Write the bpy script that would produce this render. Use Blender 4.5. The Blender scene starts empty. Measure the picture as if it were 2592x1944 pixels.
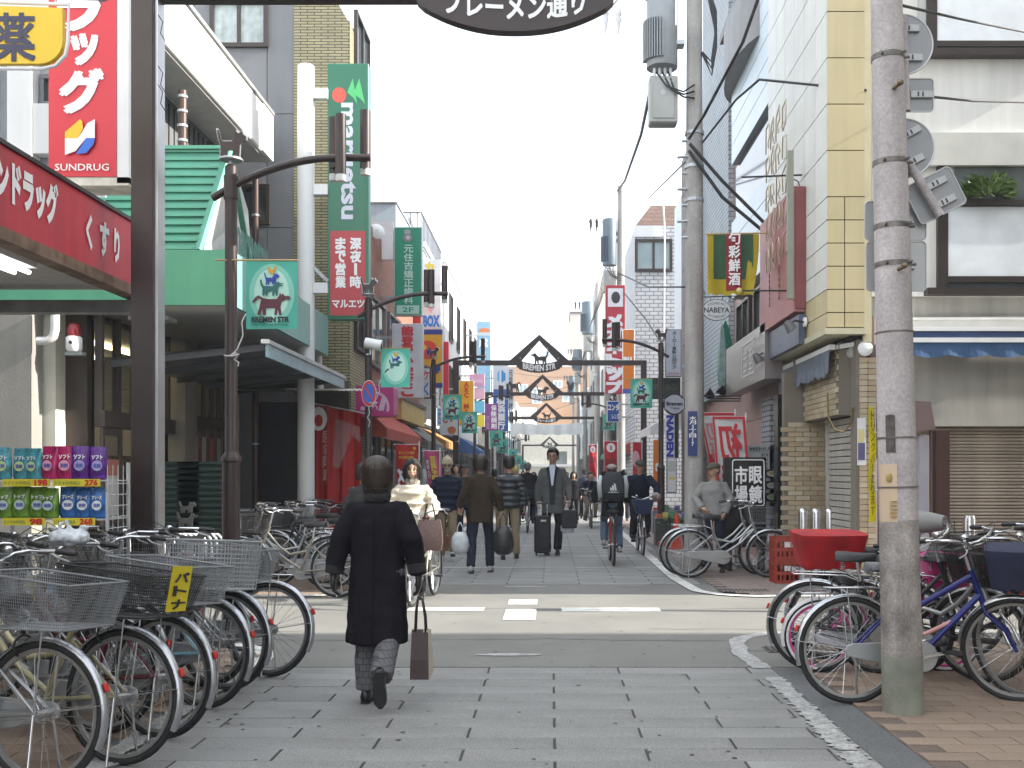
import bpy, math, random
from mathutils import Vector, Matrix, Quaternion
from math import sin, cos, pi, radians as rad
RN = random.Random(11)
sc = bpy.context.scene
COL = sc.collection
# ---------------------------------------------------------------- camera
EYE = 1.42
cam = bpy.data.cameras.new('camera'); camo = bpy.data.objects.new('camera', cam); COL.objects.link(camo)
camo.location = (0, 0, EYE); camo.rotation_euler = (rad(90), 0, 0)
cam.sensor_fit = 'HORIZONTAL'; cam.sensor_width = 36; cam.lens = 36.39
cam.shift_x = -0.03797; cam.shift_y = 0.0879
cam.clip_start = .1; cam.clip_end = 2500
sc.camera = camo
# ---------------------------------------------------------------- sky, sun, exposure
SUN_EL, SUN_AZ = 29.0, 3.4      # the sun stands to the right, a little behind the camera
w = bpy.data.worlds.new('World'); sc.world = w; w.use_nodes = True
nt = w.node_tree; nt.nodes.clear()
out = nt.nodes.new('ShaderNodeOutputWorld'); bg = nt.nodes.new('ShaderNodeBackground')
sky = nt.nodes.new('ShaderNodeTexSky'); sky.sky_type = 'NISHITA'; sky.sun_disc = False
sky.sun_elevation = rad(SUN_EL); sky.sun_rotation = rad(90 + SUN_AZ); sky.dust_density = 2.5; sky.air_density = 1.0; sky.ozone_density = 1.0
# a thin even veil of white cloud over the blue
tc = nt.nodes.new('ShaderNodeTexCoord'); mp = nt.nodes.new('ShaderNodeMapping'); mp.inputs['Scale'].default_value = (1.2, 1.2, 4)
nz = nt.nodes.new('ShaderNodeTexNoise'); nz.inputs['Scale'].default_value = 2.2; nz.inputs['Detail'].default_value = 6
mr = nt.nodes.new('ShaderNodeMapRange'); mr.inputs['From Min'].default_value = .35; mr.inputs['From Max'].default_value = .7
mr.inputs['To Min'].default_value = .45; mr.inputs['To Max'].default_value = .85
mx = nt.nodes.new('ShaderNodeMix'); mx.data_type = 'RGBA'; mx.inputs['B'].default_value = (8.6, 9.0, 9.5, 1)
nt.links.new(tc.outputs['Generated'], mp.inputs[0]); nt.links.new(mp.outputs[0], nz.inputs[0]); nt.links.new(nz.outputs[0], mr.inputs[0])
nt.links.new(mr.outputs[0], mx.inputs['Factor']); nt.links.new(sky.outputs[0], mx.inputs['A']); nt.links.new(mx.outputs['Result'], bg.inputs[0])
bg.inputs[1].default_value = .12; nt.links.new(bg.outputs[0], out.inputs[0])
sl = bpy.data.lights.new('sun', 'SUN'); sl.energy = 5.0; sl.angle = rad(.5); sl.color = (1, .94, .85)
so = bpy.data.objects.new('sun', sl); COL.objects.link(so)
SD = Vector((cos(rad(SUN_EL)) * cos(rad(SUN_AZ)), -cos(rad(SUN_EL)) * sin(rad(SUN_AZ)), sin(rad(SUN_EL))))
so.rotation_euler = SD.to_track_quat('Z', 'Y').to_euler(); so.location = (30, -5, 30)
vs = sc.view_settings; vs.view_transform = 'Standard'; vs.look = 'None'; vs.gamma = 1; vs.use_curve_mapping = False; vs.exposure = 1.55
sc.cycles.max_bounces = 6; sc.cycles.diffuse_bounces = 3; sc.cycles.glossy_bounces = 3; sc.cycles.transparent_max_bounces = 8

# ---------------------------------------------------------------- measuring: photo column/row at distance Y -> metres
F, VX, VY = 2236.0, 1190.0, 1024.0
def wx(px, Y): return (px - VX) * Y / F
def wz(py, Y): return EYE - (py - VY) * Y / F
def gy(py): return F * EYE / (py - VY)

# ---------------------------------------------------------------- materials
MATS = {}
def mat(name, col=(.5, .5, .5), rough=.6, metal=0, var=.12, vs_=4, bump=0, bs=60, rnd=0, streak=0, emit=0, trans=0, alpha=1, spec=.5, grain=0, gs=300):
    if name in MATS: return MATS[name]
    m = bpy.data.materials.new(name); m.use_nodes = True; MATS[name] = m
    t = m.node_tree; N = t.nodes; L = t.links; p = N['Principled BSDF']
    p.inputs['Roughness'].default_value = rough; p.inputs['Metallic'].default_value = metal
    p.inputs['Specular IOR Level'].default_value = spec
    if len(col) == 3: col = (*col, 1)
    p.inputs['Base Color'].default_value = col
    if emit: p.inputs['Emission Color'].default_value = col; p.inputs['Emission Strength'].default_value = emit
    if trans: p.inputs['Transmission Weight'].default_value = trans; p.inputs['IOR'].default_value = 1.1
    if alpha < 1: p.inputs['Alpha'].default_value = alpha
    if var or bump or rnd or streak or grain:
        tc = N.new('ShaderNodeTexCoord'); src = tc.outputs['Object']
        val = None
        def mul(a, b):
            if a is None: return b
            q = N.new('ShaderNodeMath'); q.operation = 'MULTIPLY'; L.new(a, q.inputs[0]); L.new(b, q.inputs[1]); return q.outputs[0]
        def noise_val(scale, amt, mapping=None, detail=5, lo=.3, hi=.7):
            n = N.new('ShaderNodeTexNoise'); n.inputs['Scale'].default_value = scale; n.inputs['Detail'].default_value = detail
            s = src
            if mapping:
                mm = N.new('ShaderNodeMapping'); mm.inputs['Scale'].default_value = mapping; L.new(s, mm.inputs[0]); s = mm.outputs[0]
            L.new(s, n.inputs[0]); r = N.new('ShaderNodeMapRange'); r.inputs['From Min'].default_value = lo; r.inputs['From Max'].default_value = hi
            r.inputs['To Min'].default_value = 1 - amt; r.inputs['To Max'].default_value = 1 + amt * .6; L.new(n.outputs[0], r.inputs[0]); return r.outputs[0]
        if var: val = mul(val, noise_val(vs_, var))
        if streak: val = mul(val, noise_val(1, streak, (9, 9, .7)))
        if grain: val = mul(val, noise_val(gs, grain, None, 2, .35, .65))
        if rnd:
            oi = N.new('ShaderNodeObjectInfo'); r = N.new('ShaderNodeMapRange'); r.inputs['To Min'].default_value = 1 - rnd; r.inputs['To Max'].default_value = 1 + rnd
            L.new(oi.outputs['Random'], r.inputs[0]); val = mul(val, r.outputs[0])
        if val is not None:
            v = N.new('ShaderNodeVectorMath'); v.operation = 'SCALE'; v.inputs[0].default_value = col[:3]; L.new(val, v.inputs['Scale']); L.new(v.outputs[0], p.inputs['Base Color'])
        if bump:
            n = N.new('ShaderNodeTexNoise'); n.inputs['Scale'].default_value = bs; n.inputs['Detail'].default_value = 3; L.new(src, n.inputs[0])
            b = N.new('ShaderNodeBump'); b.inputs['Strength'].default_value = bump; b.inputs['Distance'].default_value = .01; L.new(n.outputs[0], b.inputs['Height']); L.new(b.outputs[0], p.inputs['Normal'])
    return m
# shorthand: flat paint in any colour
def paint(r, g, b, rough=.45, var=.08, **k):
    return mat('paint_%d_%d_%d_%d' % (r * 1000, g * 1000, b * 1000, rough * 100), (r, g, b), rough, 0, var, **k)
BROWN = mat('dark_brown_paint', (.035, .022, .02), .42, 0, .15, 5)
STEEL = mat('galvanised_steel', (.42, .44, .46), .4, .7, .2, 12)
CHROME = mat('chrome', (.62, .62, .63), .22, .95, .1)
ALU = mat('brushed_aluminium', (.55, .56, .57), .38, .8, .12)
RUBBER = mat('black_rubber', (.018, .018, .018), .75, 0, .2)
BLACKP = mat('black_plastic', (.02, .02, .021), .5)
WHITE = mat('white_paint', (.72, .73, .74), .5, 0, .06, 3)
WHITELET = mat('white_lettering', (.8, .8, .8), .5, 0, 0)
BLACKLET = mat('black_lettering', (.02, .02, .025), .5, 0, 0)
GLASS = mat('window_glass', (.06, .075, .08), .06, 0, .25, 1.5, spec=.9)
CONC = mat('concrete', (.36, .35, .33), .85, 0, .18, 3, .3, 40, streak=.1)
WIRE = mat('wire_black', (.02, .02, .022), .6, 0, 0)
RED = mat('sign_red', (.52, .02, .03), .4, 0, .08, 2)

# ---------------------------------------------------------------- mesh building
def basis(d):
    d = Vector(d).normalized(); u = Vector((0, 0, 1)).cross(d)
    if u.length < 1e-4: u = Vector((1, 0, 0))
    u.normalize(); return u, d.cross(u)
class MB:
    def __init__(s): s.v = []; s.f = []; s.m = []; s.cur = 0; s.T = None
    def add(s, vs, fs, m=None):
        b = len(s.v); m = s.cur if m is None else m
        if s.T is not None: vs = [s.T @ Vector(q) for q in vs]
        s.v += [tuple(q) for q in vs]; s.f += [tuple(i + b for i in f) for f in fs]; s.m += [m] * len(fs); return s
    def box(s, x0, x1, y0, y1, z0, z1, m=None):
        return s.add([(x0, y0, z0), (x1, y0, z0), (x1, y1, z0), (x0, y1, z0), (x0, y0, z1), (x1, y0, z1), (x1, y1, z1), (x0, y1, z1)],
                     [(0, 3, 2, 1), (4, 5, 6, 7), (0, 1, 5, 4), (1, 2, 6, 5), (2, 3, 7, 6), (3, 0, 4, 7)], m)
    def cbox(s, c, d, m=None): return s.box(c[0] - d[0] / 2, c[0] + d[0] / 2, c[1] - d[1] / 2, c[1] + d[1] / 2, c[2] - d[2] / 2, c[2] + d[2] / 2, m)
    def bar(s, p0, p1, w, h, m=None):   # rectangular bar between two points
        p0 = Vector(p0); p1 = Vector(p1); u, v = basis(p1 - p0); u = u * w / 2; v = v * h / 2
        q = [p0 - u - v, p0 + u - v, p0 + u + v, p0 - u + v, p1 - u - v, p1 + u - v, p1 + u + v, p1 - u + v]
        return s.add(q, [(0, 3, 2, 1), (4, 5, 6, 7), (0, 1, 5, 4), (1, 2, 6, 5), (2, 3, 7, 6), (3, 0, 4, 7)], m)
    def loft(s, rings, m=None, caps=True, closed=False):
        n = len(rings[0]); vs = [p for r in rings for p in r]; fs = []
        k = len(rings)
        for i in range(k if closed else k - 1):
            a = i * n; b = ((i + 1) % k) * n
            for j in range(n): fs.append((a + j, a + (j + 1) % n, b + (j + 1) % n, b + j))
        if caps and not closed: fs.append(tuple(reversed(range(n)))); fs.append(tuple(range((k - 1) * n, k * n)))
        return s.add(vs, fs, m)
    def tube(s, pts, r, n=6, m=None, caps=True, closed=False, flat=None):
        pts = [Vector(p) for p in pts]; k = len(pts); rr = r if isinstance(r, (list, tuple)) else [r] * k
        rings = []; u = None
        for i in range(k):
            if closed: d = pts[(i + 1) % k] - pts[i - 1]
            else: d = pts[min(i + 1, k - 1)] - pts[max(i - 1, 0)]
            d = d.normalized() if d.length > 1e-9 else Vector((0, 0, 1))
            if u is None: u = basis(d)[0]
            u = (u - d * u.dot(d)); u = u.normalized() if u.length > 1e-6 else basis(d)[0]
            v = d.cross(u); q = rr[i]; ra, rb = q if isinstance(q, tuple) else (q, q)
            rings.append([pts[i] + u * (ra * cos(2 * pi * j / n)) + v * (rb * sin(2 * pi * j / n)) for j in range(n)])
        return s.loft(rings, m, caps, closed)
    def cyl(s, p0, p1, r0, r1=None, n=12, m=None): return s.tube([p0, p1], [r0, r0 if r1 is None else r1], n, m)
    def ring(s, c, R, r, ax='y', n=32, k=6, m=None, a0=0, a1=2 * pi, flat=1):   # torus or arc; axis y: lies in the xz plane
        full = abs(a1 - a0 - 2 * pi) < 1e-6; pts = []
        cnt = n if full else n + 1
        rings = []
        for i in range(cnt):
            a = a0 + (a1 - a0) * i / n
            row = []
            for j in range(k):
                b = 2 * pi * j / k; rad_ = R + r * cos(b); h = r * flat * sin(b)
                if ax == 'y': row.append((c[0] + rad_ * cos(a), c[1] + h, c[2] + rad_ * sin(a)))
                elif ax == 'z': row.append((c[0] + rad_ * cos(a), c[1] + rad_ * sin(a), c[2] + h))
                else: row.append((c[0] + h, c[1] + rad_ * cos(a), c[2] + rad_ * sin(a)))
            rings.append(row)
        return s.loft(rings, m, not full, full)
    def ell(s, c, r, nu=12, nv=8, m=None, M=None):
        c = Vector(c); vs = []; fs = []
        for i in range(nv + 1):
            t = pi * i / nv
            for j in range(nu):
                a = 2 * pi * j / nu; p = Vector((r[0] * sin(t) * cos(a), r[1] * sin(t) * sin(a), r[2] * cos(t)))
                if M is not None: p = M @ p
                vs.append(c + p)
        for i in range(nv):
            for j in range(nu):
                q = (i * nu + j, (i + 1) * nu + j, (i + 1) * nu + (j + 1) % nu, i * nu + (j + 1) % nu)
                if i == 0: q = (q[0], q[1], q[2])
                elif i == nv - 1: q = (q[0], q[1], q[3])
                fs.append(q)
        return s.add(vs, fs, m)
    def lathe(s, prof, c=(0, 0, 0), n=16, m=None):
        return s.loft([[(c[0] + r * cos(2 * pi * j / n), c[1] + r * sin(2 * pi * j / n), c[2] + z) for j in range(n)] for r, z in prof], m)
    def prism(s, pts, y0, y1, m=None):   # outline in xz (counter-clockwise seen from -y), from y0 (front) to y1
        n = len(pts)
        return s.add([(p[0], y0, p[1]) for p in pts] + [(p[0], y1, p[1]) for p in pts],
                     [tuple(range(n)), tuple(reversed(range(n, 2 * n)))] + [(i, n + i, n + (i + 1) % n, (i + 1) % n) for i in range(n)], m)
    def flat(s, pts, y, m=None): return s.add([(p[0], y, p[1]) for p in pts], [tuple(range(len(pts)))], m)
    def quad(s, a, b, c, d, m=None): return s.add([a, b, c, d], [(0, 1, 2, 3)], m)
    def text(s, t, x0, x1, z0, z1, y=0, m=None, bold=.02, mirror=False, keep=False, fn=None):
        cjk = any(ord(q) > 0x2E80 for q in t); bd = bold; bold = min(bold, .008 if cjk else .03)
        V, P, (a0, a1, b0, b1) = glyphs(t, bold)
        sx = (x1 - x0) / max(a1 - a0, 1e-6); sz = (z1 - z0) / max(b1 - b0, 1e-6); ox, oz = x0, z0
        if keep: k = min(sx, sz); ox += (x1 - x0 - k * (a1 - a0)) / 2; oz += (z1 - z0 - k * (b1 - b0)) / 2; sx = sz = k
        e = max(0, bd - bold) * .8
        for k, (ex, ez) in enumerate(((0, 0), (e, e), (-e, e), (e, -e), (-e, -e)) if e > .004 else ((0, 0),)):   # heavier strokes
            out = []
            for (a, b) in V:
                X = ox + (a - a0 + ex) * sx; Z = oz + (b - b0 + ez) * sz
                if mirror: X = x0 + x1 - X
                if fn: X, Z = fn(X, Z)
                out.append((X, y - .00025 * k, Z))
            s.add(out, [tuple(reversed(p)) for p in P] if mirror else P, m)
        return s
    def vtext(s, t, x0, x1, z0, z1, y=0, m=None, bold=.03, gap=.1, mirror=False):   # characters one under another
        n = len(t); h = (z1 - z0) / n
        for i, ch in enumerate(t):
            if ch == ' ': continue
            top = z1 - i * h
            if ch == 'ー': w = (x1 - x0); s.box((x0 + x1) / 2 - w * .07, (x0 + x1) / 2 + w * .07, y - .001, y, top - h * (1 - gap), top - h * gap, m); continue
            s.text(ch, x0, x1, top - h * (1 - gap / 2), top - h * gap / 2, y, m, bold, mirror, keep=ord(ch) < 128)
        return s
    def build(s, name, mats, parent=None, smooth=0, bevel=0, kind=None):
        if not isinstance(mats, (list, tuple)): mats = [mats]
        me = bpy.data.meshes.new(name); me.from_pydata(s.v, [], s.f)
        for q in mats: me.materials.append(q)
        if len(mats) > 1: me.polygons.foreach_set('material_index', s.m)
        if smooth:
            me.polygons.foreach_set('use_smooth', [True] * len(me.polygons))
            if smooth < 180: me.set_sharp_from_angle(angle=rad(smooth))
        me.update(); o = bpy.data.objects.new(name, me); COL.objects.link(o)
        if parent is not None: o.parent = parent
        if bevel:
            b = o.modifiers.new('bevel', 'BEVEL'); b.width = bevel; b.segments = 1; b.limit_method = 'ANGLE'; b.angle_limit = rad(50)
        if kind: o['kind'] = kind
        return o
GL = {}
def glyphs(t, bold):
    k = (t, bold)
    if k not in GL:
        c = bpy.data.curves.new('glyph', 'FONT'); c.body = t; c.offset = bold; c.resolution_u = 2
        o = bpy.data.objects.new('glyph', c); me = bpy.data.meshes.new_from_object(o)
        V = [(v.co.x, v.co.y) for v in me.vertices]; P = [tuple(p.vertices) for p in me.polygons]
        bb = (min(a for a, b in V), max(a for a, b in V), min(b for a, b in V), max(b for a, b in V)) if V else (0, 1, 0, 1)
        GL[k] = (V, P, bb); bpy.data.objects.remove(o); bpy.data.curves.remove(c); bpy.data.meshes.remove(me)
    return GL[k]

def tag(o, label, cat, group=None, kind=None):
    if label: o['label'] = label
    if cat: o['category'] = cat
    if group: o['group'] = group
    if kind: o['kind'] = kind
    return o
def thing(name, label, cat, loc=(0, 0, 0), rz=0, group=None):
    o = bpy.data.objects.new(name, None); COL.objects.link(o); o.empty_display_size = .2
    o.location = loc; o.rotation_euler = (0, 0, rz); return tag(o, label, cat, group)
def struct(o): o['kind'] = 'structure'; return o
def dup(root, loc, rz=None, label=None, group=None):
    r = root.copy(); COL.objects.link(r); r.location = loc
    if rz is not None: r.rotation_euler = (0, 0, rz)
    if label: r['label'] = label
    if group: r['group'] = group
    for ch in list(root.children):
        c = ch.copy(); COL.objects.link(c); c.parent = r
        for g in list(ch.children):
            d = g.copy(); COL.objects.link(d); d.parent = c
    return r
def link_copy(o, parent, loc=None, rot=None, sc_=None):
    c = o.copy(); COL.objects.link(c); c.parent = parent
    if loc is not None: c.location = loc
    if rot is not None: c.rotation_euler = rot
    if sc_ is not None: c.scale = sc_
    return c
PCOUNT = {}
def pieces(parent, name, dims, mats, locs, rot=(0, 0, 0), cap=300, bevel=0, mb=None):
    """alike boxes (dims) at locs: the first `cap` as parts sharing mesh data, the rest one joined part"""
    if not isinstance(mats, (list, tuple)): mats = [mats]
    key = (parent.name, name); done = PCOUNT.get(key, 0)
    protos = []
    for mt in mats:
        b = mb or MB().cbox((0, 0, 0), dims); q = b.build(name, mt, None, bevel=bevel); protos.append(q)
    used = set(); rest = {}
    for i, l in enumerate(locs):
        mi = RN.randrange(len(mats)) if len(mats) > 1 else 0
        if done < cap:
            done += 1
            if mi not in used: o = protos[mi]; used.add(mi); o.parent = parent
            else: o = protos[mi].copy(); COL.objects.link(o); o.parent = parent
            o.location = l; o.rotation_euler = rot
        else: rest.setdefault(mi, []).append(l)
    for mi, q in enumerate(protos):
        if mi not in used: bpy.data.objects.remove(q)
    if rest:
        b = MB(); Rm = Matrix.Identity(4)
        from mathutils import Euler
        Rm = Euler(rot).to_matrix().to_4x4()
        src = mb or MB().cbox((0, 0, 0), dims)
        for mi in rest:
            for l in rest[mi]:
                b.T = Matrix.Translation(l) @ Rm; b.add(src.v, src.f, mi)
        b.T = None; b.build(name + '_field', mats, parent, kind='stuff')
    PCOUNT[key] = done
# ================================================================ GROUND
asphalt = mat('asphalt', (.125, .128, .13), .9, 0, .16, 1.5, .35, 120, grain=.35, gs=140)
asph_old = mat('old_asphalt', (.18, .177, .163), .9, 0, .14, 1.2, .35, 120, grain=.4, gs=120)
slabm = mat('paving_slab_grey', (.245, .245, .235), .85, 0, .22, 1.1, .3, 130, rnd=.09, grain=.4, gs=150)
joint = mat('paving_joint', (.075, .075, .07), .95, 0, .3, 6)
tileb = [mat('pavement_tile_brown', (.25, .185, .14), .85, 0, .15, 2.5, .2, 90, rnd=.1, grain=.2, gs=120), mat('pavement_tile_tan', (.275, .205, .155), .85, 0, .15, 2.5, .2, 90, rnd=.1, grain=.2, gs=120)]
tileg = [mat('pavement_tile_rose', (.25, .20, .18), .85, 0, .15, 2.5, .2, 90, rnd=.09, grain=.2, gs=120)]
mortar = mat('tile_mortar', (.13, .10, .085), .95, 0, .2, 5)
linepaint = mat('road_line_paint', (.62, .62, .59), .8, 0, .3, 5, .2, 60, grain=.2, gs=60)
worn = mat('worn_line_paint', (.36, .36, .35), .85, 0, .35, 12, .2, 60, grain=.3, gs=60)
struct(MB().box(-600, 600, -60, 1200, -.5, -.03).build('ground', asphalt))
struct(MB().box(-60, 60, 7.62, 13.3, -.03, 0).build('cross_street', asph_old))
road = struct(MB().box(-2.2, 1.62, 1.5, 7.6, -.03, -.012).build('road', joint))
def slabs(par, xa, xb, y0, n, off, cap=300):
    full = []; part_ = []
    for i in range(n):
        y = y0 + .225 * i
        for k in range(-4, 4):
            x = k * .94 + (.47 if i % 2 else 0) + off; a = max(x - .463, xa); c = min(x + .463, xb)
            if c - a < .08: continue
            z = RN.uniform(-.0012, .0012)
            if c - a > .925: full.append((x, y, -.012 + z))
            else: part_.append((a, c, y))
    pieces(par, 'paving_slab', (.926, .2215, .024), slabm, full, bevel=.003, cap=cap)
    for a, c, y in part_: MB().box(a, c, y - .11, y + .11, -.024, 0).build('paving_slab', slabm, par)
slabs(road, -2.19, 1.61, 7.6 - .1125 - 18 * .225, 19, .02)
road2 = struct(MB().box(-2.25, 1.95, 13.32, 118, -.03, -.012).build('road', joint))
slabs(road2, -2.24, 1.94, 13.45, 50, -.1)
struct(MB().box(-2.25, 1.95, 13.34 + 50 * .225, 118, -.012, 0).build('road_far_stretch', slabm, road2))
struct(MB().box(-1.9, 1.6, 118, 122, -.03, 0).build('far_road_end', asphalt))
# pavements (flush with the road)
def pavement(name, x0, x1, y0, y1, mats, inside, cut, tile=(.30, .15), lim=999):
    p = struct(MB().box(x0, x1, y0, y1, -.03, 0).build(name, mortar)); L1 = []
    tx, ty = tile; r = 0; y = y0 + ty / 2
    while y < y1:
        x = x0 + tx / 2 + (tx / 2 if r % 2 else 0)
        while x < x1:
            if inside(x, y): L1.append((x, y, 0 + RN.uniform(-.001, .0008)))
            x += tx
        y += ty; r += 1
    L1.sort(key=cut); pieces(p, 'paving_tile', (tx - .006, ty - .006, .018), mats, L1, cap=lim)
    return p
def corner(x, y, cx, cy, r, sx, sy):    # inside a rounded corner
    dx = (cx - x) * sx; dy = (cy - y) * sy
    return not (dx > 0 and dy > 0 and dx * dx + dy * dy > r * r)
pavement('pavement', 1.86, 8.9, 1.5, 8.75, tileb, lambda x, y: corner(x, y, 2.6, 8.0, .75, 1, -1), lambda l: abs(l[0] - 3) + abs(l[1] - 6), lim=300)
pavement('pavement', 2.05, 8.0, 12.15, 21.0, tileg, lambda x, y: corner(x, y, 2.6, 12.7, .55, 1, 1), lambda l: l[1], lim=280)
pavement('pavement', -6.3, -2.35, 1.5, 8.6, tileb, lambda x, y: corner(x, y, -3.1, 7.85, .75, -1, -1), lambda l: abs(l[0] + 2.4) + abs(l[1] - 6), lim=300)
pavement('pavement', -7.5, -2.4, 12.1, 19.0, tileb, lambda x, y: corner(x, y, -3.0, 12.7, .6, -1, 1), lambda l: l[1] - l[0], lim=280)
for x0, x1, y0 in ((2.05, 3.6, 21.0), (-4.2, -2.4, 19.0)):
    struct(MB().box(x0, x1, y0, 118, -.03, .001).build('pavement', tileg[0]))
# plain asphalt gutters between line and tiles
struct(MB().box(1.62, 1.86, 1.5, 8.9, -.03, -.004).build('gutter_strip', asphalt))
struct(MB().box(-2.36, -2.2, 1.5, 8.9, -.03, -.004).build('gutter_strip', asphalt))
struct(MB().box(1.95, 2.05, 12.2, 118, -.03, -.002).build('gutter_strip', asphalt))
# painted lines: ribbons with ragged edges
def ribbon(pts, w, mt, z=.0045, jag=.0, step=.08, gaps=0):
    P = []
    for a, b in zip(pts[:-1], pts[1:]):
        a = Vector((*a, 0)); b = Vector((*b, 0)); n = max(1, int((b - a).length / step))
        for i in range(n): P.append(a.lerp(b, i / n))
    P.append(Vector((*pts[-1], 0))); m = MB(); L = []
    for i, p in enumerate(P):
        d = (P[min(i + 1, len(P) - 1)] - P[max(i - 1, 0)]).normalized(); nrm = Vector((-d.y, d.x, 0))
        a = w / 2 + RN.uniform(-jag, jag * .3); b = w / 2 + RN.uniform(-jag, jag * .3)
        L.append((p + nrm * a, p - nrm * b))
    for i in range(len(L) - 1):
        if gaps and RN.random() < gaps: continue
        q = [L[i][1], L[i + 1][1], L[i + 1][0], L[i][0]]
        m.add([(v.x, v.y, z) for v in q], [(0, 1, 2, 3)])
    return struct(m.build('road_marking', mt))
arc = lambda cx, cy, r, a0, a1, n=8: [(cx + r * cos(rad(a0 + (a1 - a0) * i / n)), cy + r * sin(rad(a0 + (a1 - a0) * i / n))) for i in range(n + 1)]
ribbon([(1.55, 2), (1.52, 5.2), (1.55, 7.2)], .15, worn, jag=.035, step=.02, gaps=.03, z=.0085)
ribbon([(1.55, 7.55), (1.5, 8.2)] + arc(2.3, 8.55, .75, 180, 95) + [(3.2, 9.3), (30, 9.3)], .15, worn, jag=.02)
ribbon([(30, 11.98)] + [(2.5, 11.98)] + arc(2.5, 12.7, .75, 270, 190) + [(1.68, 14), (1.70, 20), (1.8, 118)], .15, linepaint, z=.0125)
ribbon([(-2.2, 2), (-2.2, 7.4)], .15, worn, jag=.03, z=.0165)
ribbon([(-2.2, 7.4)] + arc(-2.95, 7.9, .75, 0, 85) + [(-3.4, 8.68), (-30, 8.68)], .14, linepaint, z=.0085)
ribbon([(-30, 11.98), (-2.9, 11.98)] + arc(-2.9, 12.7, .7, 270, 350) + [(-2.2, 14), (-2.2, 118)], .15, linepaint, z=.0125)
def mark(x0, x1, y0, y1, mt=linepaint, z=.005):
    return struct(MB().quad((x0, y0, z), (x1, y0, z), (x1, y1, z), (x0, y1, z)).build('road_marking', mt))
mark(-.47, -.15, gy(1340), gy(1317)); mark(-.47, -.15, gy(1306.5), gy(1296))
mark(-1.5, -.70, gy(1320), gy(1313)); mark(.11, 1.14, gy(1321.5), gy(1314))
# thin pale stone lines set across the paving
for y in (15.7, 17.9, 20.5, 24.5, 30, 38, 48): mark(-2.1, 1.6, y, y + .05, linepaint, .0035)
# worn patches of old paint and manhole plates
def disc(x, y, rx, ry, mt, z, n=28):
    return struct(MB().add([(x + rx * cos(2 * pi * i / n), y + ry * sin(2 * pi * i / n), z) for i in range(n)], [tuple(range(n))]).build('worn_road_patch', mt))
disc(-.33, 8.12, .26, .055, worn, .005); disc(-.3, 13.0, .28, .06, worn, .005); disc(1.0, 13.1, .16, .025, worn, .005)
drain = mat('cast_iron', (.10, .09, .085), .7, .3, .3, 20)
g = thing('drain_grate', 'dark iron drain grating in the brown pavement corner, right foreground', 'drain', (2.05, 8.35, 0))
b = MB()
for i in range(12): b.box(-.3 + i * .05, -.28 + i * .05, -.12, .12, .005, .016)
b.build('grate_bars', drain, g); MB().box(-.32, .32, -.14, .14, .001, .006).build('plate', drain, g)
g2 = dup(g, (2.35, 12.55, 0), None, 'dark iron drain grating in the pavement corner across the side street')

# ================================================================ BUILDINGS
def win(par, side, fx, u0, u1, z0, z1, fr, pane=None, mull=1, t=.05, name='window', out_=.07, hz=0):
    """window: frame + pane on a wall. side: 'y-' faces the camera at y=fx; 'x+' / 'x-' face along x at x=fx"""
    f = MB()
    def bx(m, a0, a1, d0, d1, c0, c1):
        if side == 'y-': m.box(a0, a1, fx - d1, fx - d0, c0, c1)
        elif side == 'x+': m.box(fx + d0, fx + d1, a0, a1, c0, c1)
        else: m.box(fx - d1, fx - d0, a0, a1, c0, c1)
    bx(f, u0, u1, 0, out_, z0, z0 + t); bx(f, u0, u1, 0, out_, z1 - t, z1)
    bx(f, u0, u0 + t, 0, out_ - .004, z0 + t, z1 - t); bx(f, u1 - t, u1, 0, out_ - .004, z0 + t, z1 - t)
    for i in range(mull): c = u0 + (u1 - u0) * (i + 1) / (mull + 1); bx(f, c - t * .4, c + t * .4, 0, out_ - .01, z0 + t, z1 - t)
    for i in range(hz): c = z0 + (z1 - z0) * (i + 1) / (hz + 1); bx(f, u0 + t, u1 - t, .0, out_ - .014, c - t * .3, c + t * .3)
    o = f.build(name, fr, par); p = MB(); bx(p, u0 + t, u1 - t, 0, .012, z0 + t, z1 - t); p.build('pane', pane or GLASS, o)
    return o
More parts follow.
